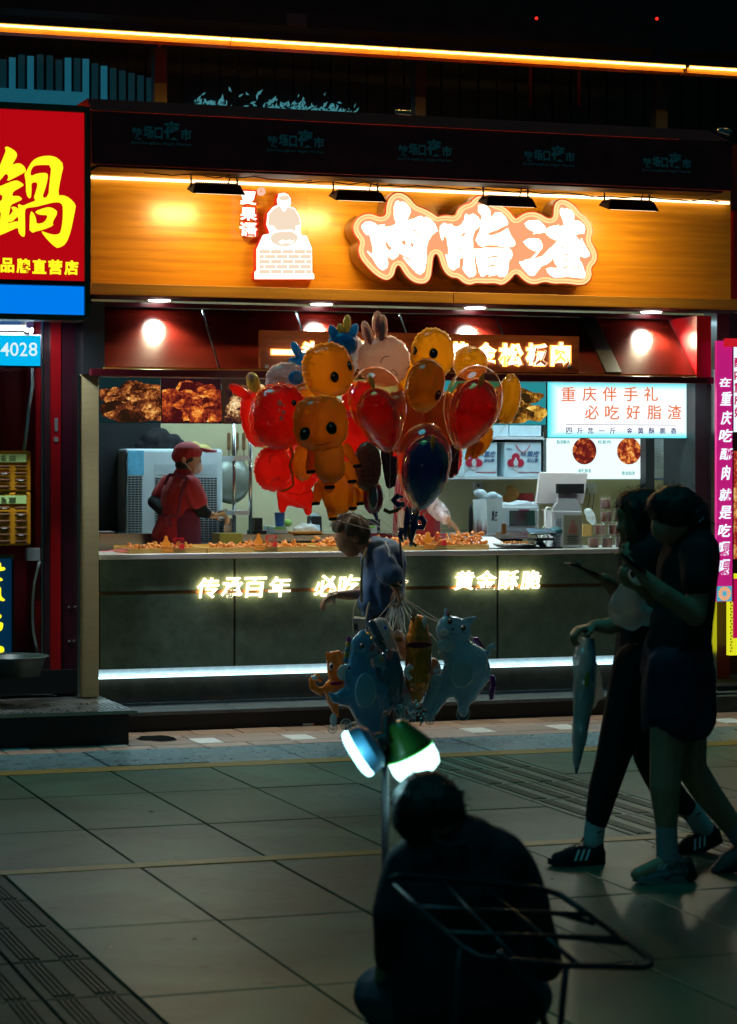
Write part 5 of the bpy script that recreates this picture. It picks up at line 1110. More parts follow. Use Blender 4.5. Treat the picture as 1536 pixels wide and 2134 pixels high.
MB().lathe(P(1128, 1140, 15.3), [(.035,0),(.045,.25),(.042,.26)], 18).build('jug_body', M['glass'], jg, smooth=True)
MB().tube([P(1140, 1058, 15.25), P(1150, 1058, 15.25), P(1150, 1098, 15.25), P(1140, 1100, 15.25), P(1136, 1092, 15.25), P(1136, 1064, 15.25)], .008, 8, closed=True).build('handle', M['white'], jg, smooth=True)
# jar pyramid
jm = pbr('chilli_sauce', (.20,.055,.02), .3, c2=(.07,.018,.01), vs=20, coat=.6); proto = None
lv = [(1141, (1237, 1265, 1293, 1318)), (1114, (1250, 1278, 1305)), (1089, (1263, 1290)), (1063, (1261.5,))]
nmj = {0: ['bottom row jar next to the till card', 'second bottom row jar from the till', 'third bottom row jar from the till', 'bottom row jar hidden at the face of the walking woman'], 1: ['second tier jar of chilli sauce, the one nearest the till', 'middle jar of the second tier', 'second tier jar nearest the woman\'s face'], 2: ['third tier jar, left of the pair', 'third tier jar, right of the pair'], 3: ['single jar of chilli sauce crowning the pyramid']}
H_ = P(1260, 1114, 14.95).z - P(1260, 1141, 14.95).z
for r_, (py, xs_) in enumerate(lv):
    for k, px in enumerate(xs_):
        o = thing('sauce_jar', 'clear lidded ' + nmj[r_][k] if not nmj[r_][k].startswith('single') else nmj[r_][k], 'jar', (cy(px, 14.95), 14.95, zc+.001+r_*H_), 'pyramid of sauce jars')
        if proto is None:
            me1 = MB().lathe((0,0,0), [(.034,.003),(.035,.01),(.035,H_*.72),(.033,H_*.76)], 20).mesh('sauce'); me1.materials.append(jm)
            me2 = MB().lathe((0,0,0), [(.037,0),(.038,H_*.86),(.040,H_*.87),(.040,H_*.97),(.036,H_*.975)], 20).mesh('jar_glass'); me2.materials.append(clearm('jar_glass', (.97,.97,.97), .03, .05, .35))
            for m_ in (me1, me2): m_.polygons.foreach_set('use_smooth', [len(p.vertices) == 4 for p in m_.polygons])
            proto = True
        for nm_, me_ in (('sauce', me1), ('glass', me2)):
            c2_ = bpy.data.objects.new(nm_, me_); col.objects.link(c2_); c2_.parent = o
q = MB()
for x_, y_, r in ((1230, 1078, .035), (1226, 1066, .03), (1236, 1086, .03)): q.ell(P(x_, y_, 15.2), r)
tag(blob('clear_bags', q, M['bagp'], vox=.01, fold=.01, fscale=18), 'bunch of clear plastic bags between the till and the jars', 'bags')
pl(1215, 1233, 1094, 1118, 15.25, .1, pbr('kraft', (.50,.30,.08), .6), 'kraft_box', 'small yellow kraft box behind the jar pyramid', 'box')
# ================================================================ PEOPLE
def hand(mb, w, d, n, side=1, s=1.0, curl=.5, thumb=.6, spread=.12):
    """palm, four fingers of unequal length bent towards n, thumb from the palm's side"""
    w = Vector(w); d = Vector(d).normalized(); n = Vector(n); n = (n - d*n.dot(d)).normalized(); l = d.cross(n).normalized()*side
    for k, off in enumerate((.028, .010, -.009, -.026)):
        o = l*off*s
        base = w + d*.088*s*(1 - .04*abs(k-1)) + o
        mb.cap(w + d*.012*s + o*.65, base, .0125*s, .0105*s, n=8)
        L = (.038, .043, .040, .031)[k]*s; p = base; ang = curl*.6; dd = d + l*spread*(1.2-k)*.5
        for j in range(3):
            dj = (dd*math.cos(ang) + n*math.sin(ang)).normalized(); q = p + dj*L*(1, .68, .52)[j]
            mb.cap(p, q, (.0095, .0085, .0075)[j]*s, (.0085, .0075, .006)[j]*s, n=8); p = q; ang += curl*(.9, .7, .5)[j]
    a = w + d*.022*s + l*.024*s; b = a + (d*.55 + l*.75*thumb + n*.3).normalized()*.042*s; c = b + (d*.9 + l*.25*thumb + n*.35).normalized()*.03*s
    mb.cap(a, b, .014*s, .0105*s, n=8); mb.cap(b, c, .0100*s, .0075*s, n=8)
def limb(mb, pts, rs, sy=1.0, sx=1.0):
    for i in range(len(pts)-1): mb.cap(pts[i], pts[i+1], rs[i], rs[i+1], sy=sy, sx=sx)
def shoe(mb, sole, heel, toe, ankle, up=Vector((0,0,1)), w=.045):
    """upper (mb) and sole between heel and toe points on the ground"""
    h, t = Vector(heel), Vector(toe); d = (t-h); L = d.length; d.normalize(); s_ = d.cross(up).normalized()
    mb.cap(h+d*.045*L/.27+up*.042, h+d*.62*L+up*.040, .042, .038, sy=1.0); mb.cap(h+d*.5*L+up*.04, t-d*.045+up*.030, .040, .030)
    mb.cap(h+d*.05+up*.045, Vector(ankle), .043, .040)
    n = 18; v = []
    for zz in (0, .026):
        for k in range(n):
            a = 2*math.pi*k/n; c = h+d*L*.5; wx = L*.5*math.cos(a); ww = w*(1+.12*math.cos(a))*math.sin(a)
            wx *= 1.0; v.append(c+d*wx+s_*ww*(abs(math.sin(a))**-.25 if abs(math.sin(a)) > .2 else 1.2)*.95+up*(zz+.012*(max(0, math.cos(a))**3)))
    f = [tuple(range(n-1, -1, -1)), tuple(range(n, 2*n))] + [(k, (k+1) % n, n+(k+1) % n, n+k) for k in range(n)]
    sole.add(v, f)
# ---- old man with the balloons ---------------------------------------------
YO = 14.02
om = thing('person', 'grey-haired man in a loose navy T-shirt bending forward and gripping balloon strings', 'person', G(800, 1524))
p = lambda x, y, dy=0: P(x, y, YO+dy)
b = MB()
b.ell(p(731, 1108), (.098, .080, .108), rot=Matrix.Rotation(.6, 3, 'Y')); b.ell(p(723, 1125), (.075, .066, .085)); b.cap(p(728, 1148), p(735, 1150), .034, .040)
b.cap(p(713, 1141), p(709.5, 1147), .014, .010); b.cap(p(724, 1153), p(729, 1156), .018, .02); b.cap(p(703, 1122), p(712, 1140), .02, .018)
b.cap(p(712, 1121), p(716, 1127), .03, .03)
b.cap(p(746, 1128), p(782, 1150), .052, .058); b.ell(p(744, 1122, -.078), (.014, .012, .028))
b.cap(p(797, 1180), p(797, 1290), .10, .11, sy=1.3)
limb(b, [p(800, 1168, -.12), p(812, 1192, -.20), p(824, 1222, -.24)], [.035, .040, .030])
hand(b, p(825, 1226, -.24), (.22, 0, -1), (-1, 0, -.1), side=1, curl=1.25, thumb=.9, s=1.05)
limb(b, [p(790, 1165, .17), p(770, 1235, .15), p(728, 1240, .02), p(703, 1240, -.02)], [.05, .038, .034, .024])
hand(b, p(706, 1240, -.02), (-1, 0, -.25), (0, -.2, -1), side=-1, curl=.9, thumb=.9)
limb(b, [p(787, 1295, .08), p(782, 1400, .08), p(788, 1508, .08)], [.085, .06, .042]); limb(b, [p(803, 1295, -.08), p(800, 1400, -.08), p(806, 1508, -.08)], [.085, .06, .042])
blob('body', b, M['skin2'], om, vox=.0075, smooth=2)
b = MB()
b.cap(p(783, 1146), p(800, 1165), .085, .13, sy=1.25); b.cap(p(800, 1168), p(797, 1262), .135, .128, sy=1.3); b.cap(p(797, 1262), p(795, 1285), .125, .12, sy=1.3)
b.cap(p(798, 1160, -.12), p(812, 1198, -.21), .072, .074); b.cap(p(795, 1160, .15), p(778, 1200, .17), .08, .075)
b.cap(p(775, 1210), p(762, 1258, -.05), .06, .05, sy=1.5)
blob('t_shirt', b, M['navy'], om, vox=.009, smooth=3, fold=.020, fscale=9)
b = MB(); limb(b, [p(795, 1285), p(785, 1330, .08)], [.125, .10]); limb(b, [p(786, 1330, .08), p(784, 1410, .08), p(789, 1500, .08)], [.095, .08, .06]); limb(b, [p(803, 1300, -.08), p(800, 1410, -.08), p(806, 1500, -.08)], [.1, .08, .06])
blob('trousers', b, pbr('charcoal_trousers', (.02,.024,.03), .8, var=.2, bump=.4), om, vox=.011, smooth=2, fold=.012)
b = MB(); sl = MB()
for x_, dy in ((789, .08), (806, -.08)):
    h_ = p(x_+8, 1500, dy); h_.z = 0; t_ = h_+Vector((-.25, 0, 0)); shoe(b, sl, h_, t_, h_+Vector((-.03, 0, .09)))
blob('shoes', b, M['black'], om, vox=.008); sl.build('soles', M['dark'], om)
b = MB(); b.ell(p(735, 1102), (.112, .098, .095), rot=Matrix.Rotation(.55, 3, 'Y')); b.ell(p(750, 1112), (.070, .085, .075)); b.ell(p(710, 1098), (.045, .07, .045)); b.ell(p(756, 1122), (.04, .07, .05))
blob('hair', b, M['hairg'], om, vox=.008, smooth=1, fold=.014, fscale=22)
b = MB(); rr = random.Random(9)
for k in range(170):
    c = p(733+rr.gauss(0, 13), 1098+rr.gauss(0, 8), rr.uniform(-.09, .09)); d = Vector((rr.uniform(-1, 1), rr.uniform(-.4, .4), rr.uniform(.2, 1))).normalized()
    c = p(735, 1104)+Vector((d.x*.105, d.y*.09, d.z*.092)); b.tube([c, c+d*.02+Vector((-.012, 0, -.004)), c+d*.025+Vector((-.03, 0, -.016))], [.0016, .0012, .0006], 4)
b.build('hair_wisps', M['hairg'], om, kind='stuff')
MB().tube([p(826, 1219, -.24)+Vector((.034*math.cos(a*.6283), .034*math.sin(a*.6283), .006*math.sin(a*.6283))) for a in range(10)], .006, 6, closed=True).build('watch_strap', M['black'], om)
# strap, tote, food in the far hand
tb_ = thing('tote_bag', 'small pale tote bag with a black print hanging at the old man\'s front', 'bag', p(755, 1310, -.2))
MB().add([p(733, 1288, -.2), p(764, 1290, -.2), p(762, 1322, -.2), p(737, 1322, -.2), p(735, 1284, -.06), p(762, 1285, -.06), p(760, 1320, -.08), p(738, 1320, -.08)], [(0,3,2,1),(4,5,6,7),(0,1,5,4),(1,2,6,5),(2,3,7,6),(3,0,4,7)]).build('bag_body', pbr('tote_cloth', (.42,.40,.32), .8, var=.1), tb_, bevel=.006)
ptext('print', '美', 737, 1298, 747, 1316, YO-.202, M['black'], tb_, bold=.04, depth=.002)
for q in ([(736, 1290), (738, 1268), (746, 1250), (747, 1252)], [(762, 1290), (767, 1265), (770, 1255)]): MB().tube([p(x, y, -.19) for x, y in q], .006, 6).build('handle', pbr('strap_beige', (.45,.42,.30), .7), tb_)
MB().tube([p(754, 1255, -.14), p(753, 1210, -.19), p(756, 1165, -.17), p(764, 1142, -.10)], .008, 6, flat=.4).build('shoulder_strap', pbr('strap_tan', (.30,.25,.14), .7), tb_)
MB().tube([p(803, 1130, -.13), p(811, 1145, -.19), p(812, 1160, -.215)], .005, 6).build('shoulder_strap', M['mask'], tb_)
fd = MB(); fd.ell(p(690, 1247, -.03), (.03, .025, .04)); fd.cap(p(692, 1250, -.03), p(699, 1260, -.03), .022, .006)
tag(blob('wrapped_snack', fd, pbr('snack_wrap', (.42,.26,.16), .4, c2=(.75,.7,.62), vs=30), vox=.006, fold=.01, fscale=26), 'crumpled wrapped snack held in the old man\'s far hand', 'snack')

# ---- stall worker -----------------------------------------------------------
YW1 = 15.75
wk = thing('person', 'stall worker in red cap, white mask and maroon apron turning to the right', 'person', (P(370, 1000, YW1).x, YW1, .14))
p = lambda x, y, dy=0: P(x, y, YW1+dy)
b = MB()
b.ell(p(395, 955), (.080, .078, .105)); b.ell(p(402, 966), (.062, .06, .075)); b.cap(p(385, 975), p(379, 1000), .052, .058); b.cap(p(404, 978), p(407, 981), .03, .026)
b.cap(p(413, 958), p(416, 964), .010, .012); b.ell(p(383, 958, -.076), (.018, .010, .028)); b.cap(p(376, 1020), p(368, 1100), .065, .07, sy=1.2)
limb(b, [p(412, 1022, -.16), p(428, 1068, -.14), p(442, 1074, -.2)], [.045, .034, .026]); hand(b, p(440, 1074, -.2), (1, -.1, .05), (.1, -.3, -1), side=1, curl=1.15, thumb=.9)
limb(b, [p(342, 1022, .1), p(323, 1045, .12), p(345, 1070, -.02)], [.036, .032, .027]); hand(b, p(345, 1072, -.02), (1, -.2, -.1), (0, 0, -1), side=-1, curl=.8)
limb(b, [p(368, 1110, .05), p(368, 1200, .05)], [.06, .05]); limb(b, [p(378, 1110, -.05), p(380, 1200, -.05)], [.06, .05])
blob('body', b, M['skin'], wk, vox=.0075)
b = MB(); b.cap(p(381, 1003), p(376, 1030), .085, .12, sy=1.25); b.cap(p(375, 1030), p(363, 1100), .125, .118, sy=1.25); b.cap(p(361, 1100), p(354, 1118), .12, .125, sy=1.2)
b.cap(p(398, 1012, -.15), p(413, 1042, -.16), .075, .068); b.cap(p(352, 1010, .13), p(332, 1036, .13), .072, .062); b.cap(p(381, 992), p(380, 1000), .07, .08)
blob('red_shirt', b, M['redc'], wk, vox=.009, smooth=3, fold=.008, fscale=8)
b = MB(); limb(b, [p(413, 1045, -.16), p(421, 1066, -.15), p(433, 1071, -.19)], [.055, .045, .034]); 
blob('arm_sleeve', b, M['blackc'], wk, vox=.009); b = MB(); limb(b, [p(336, 1034, .12), p(321, 1046, .12), p(338, 1064, 0)], [.052, .046, .038]); blob('arm_sleeve', b, M['blackc'], wk, vox=.009)
b = MB(); b.cap(p(381, 1080, -.03), p(383, 1200, -.03), .118, .13, sy=1.2)
blob('apron', b, M['apron'], wk, vox=.012, fold=.01)
for q in ([(352, 990, -.12), (372, 990, -.19), (391, 998, -.19)], [(391, 996, -.20), (377, 1030, -.21), (371, 1070, -.205)], [(352, 990, -.12), (344, 1010, -.03)], [(330, 1074, -.10), (350, 1075, -.19), (372, 1074, -.21)], [(344, 1076, -.19), (346, 1095, -.195)], [(350, 1076, -.195), (357, 1098, -.20)]):
    MB().tube([p(*t) for t in q], .012 if q[0][1] < 1000 else .008, 6, flat=.4).build('apron_strap', M['apron'], wk)
b = MB(); b.ell(p(391, 942), (.105, .095, .072)); b.ell(p(383, 950), (.088, .088, .065)); blob('cap', b, M['redc'], wk, vox=.007, smooth=3)
v = []; fq = []
for k in range(9):
    a = -1.1+k*.275; v += [p(402, 940)+Vector((.07*math.cos(a), .088*math.sin(a), .022)), p(402, 938)+Vector((.115+.095*math.cos(a)-.04, .085*math.sin(a), .0-.01*abs(a)))]
for k in range(8): fq.append((2*k, 2*k+1, 2*k+3, 2*k+2))
bm_ = MB().add(v, fq).build('cap_brim', M['redc'], wk, smooth=True); so_ = bm_.modifiers.new('s', 'SOLIDIFY'); so_.thickness = .008
b = MB(); b.ell(p(388, 957), (.075, .083, .045)); b.ell(p(380, 966), (.05, .075, .06)); blob('hair', b, M['hair'], wk, vox=.007, fold=.006, fscale=20)
b = MB(); b.ell(p(408, 973), (.055, .062, .050)); blob('face_mask', b, M['mask'], wk, vox=.006, fold=.003, fscale=20)
MB().tube([p(399, 966, -.062), p(390, 955, -.078)], .003, 5).build('mask_loop', M['mask'], wk); MB().tube([p(399, 980, -.06), p(386, 965, -.078)], .003, 5).build('mask_loop', M['mask'], wk)
for dy in (-.045, .01): MB().ell(p(410.5, 954, dy), (.008, .014, .007)).build('eye', M['black'], wk, smooth=True); MB().tube([p(409.5, 948, dy-.018), p(411.5, 947.5, dy), p(410.5, 948.5, dy+.015)], .003, 5).build('eyebrow', M['hair'], wk)
tg = thing('tongs', 'silver tongs in the masked worker\'s right hand', 'tongs', p(460, 1068, -.24)); MB().tube([p(448, 1070, -.23), p(472, 1063, -.3)], .009, 6).build('arm', M['steel'], tg); MB().tube([p(448, 1072, -.26), p(471, 1067, -.31)], .007, 6).build('arm', M['steel'], tg)

# ---- second worker, mostly hidden ------------------------------------------
YW2 = 15.75
w2 = thing('person', 'second worker in red behind the navy balloon, one sleeved arm reaching over the trays', 'person', (P(868, 1000, YW2).x, YW2, .14))
p = lambda x, y, dy=0: P(x, y, YW2+dy)
b = MB(); b.ell(p(868, 960), (.08, .08, .11)); b.cap(p(868, 985), p(868, 1005), .05, .055); b.cap(p(868, 1030), p(868, 1200), .1, .12, sx=1.3)
limb(b, [p(893, 1045, -.06), p(918, 1068, -.18), p(932, 1082, -.3)], [.045, .036, .027]); hand(b, p(931, 1082, -.3), (.75, -.1, -.65), (-.5, 0, -1), side=1, curl=.7, thumb=.8)
limb(b, [p(845, 1045, 0), p(835, 1100, -.1)], [.045, .03]); blob('body', b, M['skin'], w2, vox=.0075)
b = MB(); b.cap(p(868, 1012), p(868, 1110), .12, .135, sx=1.35); b.cap(p(868, 1110), p(868, 1180), .135, .15, sx=1.3); blob('red_apron', b, M['redc'], w2, vox=.011, fold=.008)
b = MB(); b.ell(p(868, 950), (.09, .09, .085)); blob('hair', b, M['hair'], w2, vox=.01); b = MB(); limb(b, [p(890, 1045, -.05), p(918, 1068, -.18), p(929, 1080, -.28)], [.065, .058, .04])
blob('clear_sleeve', b, pbr('frosted_sleeve', (.72,.50,.48), .35, var=.2, vs=30, coat=.3), w2, vox=.007, fold=.014, fscale=22)

# ---- the two walking women ---------------------------------------------------
YA1 = 8.62
wa = thing('person', 'woman in black T-shirt and wide navy shorts, hair clipped up, walking left with a phone', 'person', G(1362, 1836))
p = lambda x, y, dy=0: P(x, y, YA1+dy)
b = MB()
b.ell(p(1404, 1078), (.088, .075, .108)); b.ell(p(1388, 1098), (.062, .06, .070)); b.cap(p(1371, 1092), p(1365, 1100), .016, .012); b.cap(p(1385, 1122), p(1393, 1126), .022, .026)
b.cap(p(1419, 1110), p(1448, 1150), .05, .056); b.cap(p(1428, 1210), p(1415, 1380), .09, .12, sy=1.35)
limb(b, [p(1462, 1160, -.16), p(1448, 1282, -.20), p(1380, 1235, -.22), p(1335, 1195, -.2)], [.052, .046, .038, .025]); hand(b, p(1338, 1197, -.2), (-.85, 0, .55), (.2, -.3, 1), side=1, curl=.9, thumb=.9)
limb(b, [p(1440, 1160, .16), p(1400, 1270, .18), p(1340, 1230, .05)], [.05, .042, .026]); hand(b, p(1342, 1230, .05), (-.9, -.2, .3), (0, 0, 1), side=-1, curl=.7)
limb(b, [p(1404, 1400, -.06), p(1388, 1580, -.06), p(1386, 1640, -.06), p(1390, 1738, -.06), p(1392, 1792, -.06)], [.10, .066, .064, .040, .038])
limb(b, [p(1425, 1400, .09), p(1440, 1600, .09), p(1475, 1655, .09), p(1545, 1745, .09), p(1562, 1770, .09)], [.10, .064, .060, .042, .04])
b.cap(p(1389, 1795, -.06), p(1330, 1822, -.06), .035, .03)
blob('body', b, M['skin'], wa, vox=.0075, smooth=2)
b = MB(); b.cap(p(1440, 1148), p(1436, 1190), .10, .115, sy=1.45); b.cap(p(1434, 1190), p(1418, 1330), .118, .108, sy=1.45); b.cap(p(1456, 1155, -.16), p(1457, 1205, -.19), .078, .074); b.cap(p(1448, 1155, .16), p(1430, 1205, .18), .075, .07)
b.cap(p(1420, 1290), p(1412, 1350), .115, .12, sy=1.35); blob('t_shirt', b, M['blackc'], wa, vox=.009, smooth=3, fold=.018, fscale=8)
b = MB(); b.cap(p(1412, 1345), p(1412, 1400), .125, .135, sy=1.3); b.cap(p(1408, 1400, -.06), p(1404, 1490, -.06), .125, .118); b.cap(p(1428, 1400, .09), p(1436, 1490, .09), .125, .118)
b.tube([p(1412, 1350), p(1412, 1440), p(1413, 1527)], [.115, .138, .134], 20, flat=1.15)
blob('shorts', b, M['shortc'], wa, vox=.010, smooth=2, fold=.014, fscale=5)
b = MB(); b.ell(p(1407, 1060), (.112, .100, .100)); b.ell(p(1436, 1078), (.080, .09, .085)); b.ell(p(1380, 1052), (.06, .07, .062)); b.ell(p(1459, 1092), (.042, .05, .055)); b.cap(p(1455, 1080), p(1462, 1112), .035, .022)
blob('hair', b, M['hair'], wa, vox=.008, smooth=2, fold=.008, fscale=18)
hc = MB(); rr = random.Random(4)
for k in range(9): c = p(1452+rr.uniform(-4, 6), 1068+k*3.5, -.05+rr.uniform(-.04, .04)); hc.cap(c, c+Vector((rr.uniform(.01, .03), 0, rr.uniform(.005, .025))), .005, .003)
hc.build('hair_clip', pbr('clip_blue', (.02,.06,.09), .3), wa)
gs_ = pbr('grey_sock', (.26,.30,.31), .8, var=.1, bump=.6, bs=200)
b = MB(); limb(b, [p(1389, 1722, -.06), p(1391, 1792, -.06)], [.044, .046]); blob('sock', b, gs_, wa, vox=.007); b = MB(); limb(b, [p(1520, 1712, .09), p(1560, 1768, .09)], [.048, .046]); blob('sock', b, gs_, wa, vox=.007)
b = MB(); sl = MB(); h_ = G(1424, 1828); h_.y = YA1-.06; h_.z = 0; t_ = h_+Vector((-.262, -.0, 0)); shoe(b, sl, h_, t_, p(1398, 1790, -.06), w=.048)
gr_ = pbr('grey_trainer', (.13,.14,.15), .5, var=.15, vs=20); blob('trainer', b, gr_, wa, vox=.006, smooth=1); sl.build('sole', pbr('grey_sole', (.17,.20,.21), .5), wa, smooth=False)
lc = MB(); d = Vector((-1, 0, 0)); up = Vector((0, 0, 1))
for k in range(5): a = h_+d*(.115+k*.018)+up*(.088-k*.006); lc.tube([a+Vector((0, -.027, -.006)), a+up*.005, a+Vector((0, .027, -.006))], .0032, 5)
a = h_+d*.11+up*.10; lc.tube([a, a+up*.02+d*.012+Vector((0, -.012, 0)), a+Vector((0, -.022, .002))], .003, 5)
lc.tube([h_+d*.02+up*.085+Vector((0, -.035, 0)), h_+d*.06+up*.078+Vector((0, -.045, 0)), h_+d*.11+up*.088+Vector((0, -.03, 0))], .004, 5); lc.build('laces', pbr('lace_rust', (.10,.04,.03), .6), wa)
hb_ = MB().cap(h_+d*.022+up*.028+Vector((0, -.012, 0)), h_+d*.03+up*.075+Vector((0, -.012, 0)), .034, .026); hb_.build('heel_counter', M['black'], wa, smooth=True)
mp_ = MB().cap(h_+d*.13+up*.03+Vector((0, -.030, 0)), h_+d*.20+up*.026+Vector((0, -.026, 0)), .020, .014); mp_.build('side_panel', pbr('trainer_mesh', (.09,.10,.11), .6), wa, smooth=True)
st = MB()
for x_ in (1368, 1378): A = p(x_, 1812, -.107); st.add([A, A+Vector((.012, 0, 0)), A+Vector((.03, -.0, .02)), A+Vector((.018, 0, .022))], [(0,1,2,3)])
st.build('side_mark', M['mask'], wa)
b = MB(); sl = MB(); h_ = p(1585, 1775, .09); t_ = p(1520, 1815, .09); d_ = (t_-h_).normalized(); u_ = Vector((-d_.z, 0, d_.x)); u_ = u_ if u_.z > 0 else -u_
shoe(b, sl, h_, h_+d_*.25, p(1565, 1765, .09), up=u_); blob('trainer', b, gr_, wa, vox=.008); sl.build('sole', M['black'], wa)
def wisps(name, par, c, r, n, L, mat, seed, zmin=-.2, droop=.02):
    rr = random.Random(seed); mb = MB()
    for _ in range(n):
        d = Vector((rr.gauss(0, 1), rr.gauss(0, 1), rr.gauss(.2, 1))).normalized()
        if d.z < zmin: continue
        s0 = c+Vector((d.x*r[0], d.y*r[1], d.z*r[2]))*.97; t_ = Vector((rr.gauss(0, 1), rr.gauss(0, 1), rr.gauss(0, .6))).normalized(); q = s0+d*L*.35+t_*L*.5; e_ = q+t_*L*.5-Vector((0, 0, droop))
        mb.tube([s0, q, e_], [.0013, .001, .0004], 4)
    mb.build(name, mat, par, kind='stuff')
wisps('loose_hairs', wa, p(1407, 1062), (.112, .10, .10), 150, .035, M['hair'], 3); wisps('loose_hairs', wa, p(1452, 1085), (.06, .07, .07), 60, .03, M['hair'], 5)
ph1 = thing('phone', 'dark phone held up by the woman in wide shorts', 'phone', p(1305, 1168, -.22))
def slab(name, a, b_, wv, th, mat, par):
    a = Vector(a); b_ = Vector(b_); wv = Vector(wv); d = (b_-a).normalized(); n = d.cross(wv).normalized()*th
    return MB().add([a-wv-n, b_-wv-n, b_+wv-n, a+wv-n, a-wv+n, b_-wv+n, b_+wv+n, a+wv+n], [(0,1,2,3),(7,6,5,4),(0,4,5,1),(1,5,6,2),(2,6,7,3),(3,7,4,0)]).build(name, mat, par, bevel=.003)
slab('phone_body', p(1284, 1152, -.22), p(1340, 1192, -.2), (0, .036, 0), .005, M['black'], ph1)
MB().ell(p(1283, 1157, -.235), (.008, .008, .008)).build('fingertip', M['skin'], ph1)  # small skin-coloured fingertip at the phone's end

YB1 = 9.12
wbn = thing('person', 'long-haired woman in black leggings and striped black trainers walking left beside her friend', 'person', G(1205, 1796))
p = lambda x, y, dy=0: P(x, y, YB1+dy)
b = MB()
b.ell(p(1336, 1078), (.088, .078, .108)); b.ell(p(1316, 1094), (.060, .058, .085)); b.cap(p(1294, 1084), p(1288, 1103), .008, .012); b.cap(p(1297, 1119), p(1299, 1128), .012, .012); b.cap(p(1305, 1138), p(1312, 1142), .020, .025); b.cap(p(1296, 1068), p(1300, 1078), .028, .028)
b.cap(p(1338, 1112), p(1348, 1150), .048, .055); b.cap(p(1350, 1200), p(1350, 1360), .09, .11, sy=1.35)
limb(b, [p(1345, 1175, -.15), p(1335, 1278, -.15), p(1270, 1305, -.1), p(1238, 1303, -.08)], [.045, .04, .036, .024]); hand(b, p(1243, 1303, -.08), (-1, 0, -.15), (.2, 0, -1), side=1, curl=1.1, thumb=.7)
limb(b, [p(1345, 1175, .16), p(1310, 1270, .16), p(1270, 1215, .0), p(1258, 1205, -.02)], [.045, .04, .028, .024]); hand(b, p(1262, 1209, -.02), (-.95, 0, .35), (.2, -.2, 1), side=-1, curl=.35, thumb=1.3)
limb(b, [p(1335, 1380, -.07), p(1275, 1580, -.07), p(1258, 1640, -.07), p(1240, 1735, -.07)], [.10, .066, .056, .036]); limb(b, [p(1345, 1380, .07), p(1352, 1570, .07), p(1385, 1640, .07), p(1455, 1710, .07)], [.10, .062, .054, .036])
blob('body', b, M['skin'], wbn, vox=.0075)
b = MB(); limb(b, [p(1345, 1340), p(1342, 1390)], [.12, .13], sy=1.3); limb(b, [p(1332, 1390, -.07), p(1276, 1580, -.07), p(1259, 1640, -.07), p(1243, 1712, -.07)], [.115, .074, .066, .046]); limb(b, [p(1348, 1390, .07), p(1354, 1570, .07), p(1385, 1638, .07), p(1432, 1684, .07)], [.115, .074, .066, .046])
b.tube([p(1348, 1335), p(1336, 1420), p(1322, 1500)], [.115, .125, .115], 16)
blob('leggings', b, M['blackc'], wbn, vox=.010, smooth=4, fold=.006)
b = MB(); b.cap(p(1350, 1150), p(1350, 1330), .115, .115, sy=1.4); b.cap(p(1345, 1160, -.15), p(1338, 1225, -.16), .07, .06); b.cap(p(1345, 1160, .15), p(1330, 1225, .16), .07, .06); b.cap(p(1345, 1300), p(1345, 1370), .125, .13, sy=1.3)
blob('black_top', b, M['blackc'], wbn, vox=.011, fold=.01)
b = MB(); b.ell(p(1340, 1062), (.108, .100, .094)); b.cap(p(1350, 1080), p(1346, 1240), .095, .05); b.cap(p(1322, 1065, -.06), p(1328, 1195, -.08), .045, .028); b.ell(p(1315, 1050), (.06, .075, .055)); b.cap(p(1308, 1046, -.02), p(1298, 1056, -.02), .03, .018)
blob('long_hair', b, M['hair'], wbn, vox=.008, fold=.009, fscale=16)
wisps('loose_hairs', wbn, p(1335, 1062), (.112, .10, .10), 150, .035, M['hair'], 4)
hc = MB(); rr = random.Random(6)
for k in range(26): x_ = 1304+rr.uniform(0, 22); hc.tube([p(1300+rr.uniform(0, 12), 1048, -.09), p(x_+4, 1110, -.115), p(x_, 1160, -.11), p(x_-rr.uniform(-4, 6), 1190+rr.uniform(-15, 20), -.1)], [.001, .0022, .002, .0008], 4)
hc.build('hair_strands', pbr('lit_hair', (.10,.06,.02), .5), wbn, kind='stuff')  # backlight on the hair ends put into the strand colour
sk_ = pbr('white_sock', (.50,.56,.58), .8, var=.08, bump=.5, bs=180)
b = MB(); limb(b, [p(1242, 1708, -.07), p(1236, 1755, -.07)], [.046, .044]); blob('sock', b, sk_, wbn, vox=.007); b = MB(); limb(b, [p(1440, 1690, .07), p(1468, 1728, .07)], [.046, .046]); blob('sock', b, sk_, wbn, vox=.007)
for (x_, y_, dy) in ((1243, 1738, -.116), (1450, 1700, .022)): MB().add([p(x_, y_, dy), p(x_+10, y_-3, dy), p(x_+12, y_-8, dy), p(x_+3, y_-4, dy)], [(0,1,2,3)]).build('sock_print', M['black'], wbn)
def trainer3(h_, t_, ank, up):
    b = MB(); sl = MB(); shoe(b, sl, h_, t_, ank, up=up, w=.046); blob('trainer', b, M['blackc'], wbn, vox=.007, smooth=1); sl.build('sole', M['black'], wbn)
    d = (t_-h_).normalized(); s_ = Vector((0, -1, 0)); st = MB()
    for k in range(3): a = h_+d*(.105+k*.024)+s_*.0465+up*.026; st.add([a, a+d*.011, a-d*.012+up*.043+Vector((0, .012, 0)), a-d*.022+up*.043+Vector((0, .012, 0))], [(0,1,2,3)])
    st.build('side_stripes', M['mask'], wbn)
    lc = MB()
    for k in range(4): a = h_+d*(.125+k*.018)+up*(.084-k*.006); lc.tube([a+Vector((0, -.025, -.004)), a+up*.006, a+Vector((0, .025, -.004))], .003, 5)
    a = h_+d*.115+up*.095; lc.tube([a, a+up*.022-d*.012+Vector((0, -.012, 0)), a+Vector((0, -.02, .002))], .0025, 5); lc.build('laces', M['black'], wbn)
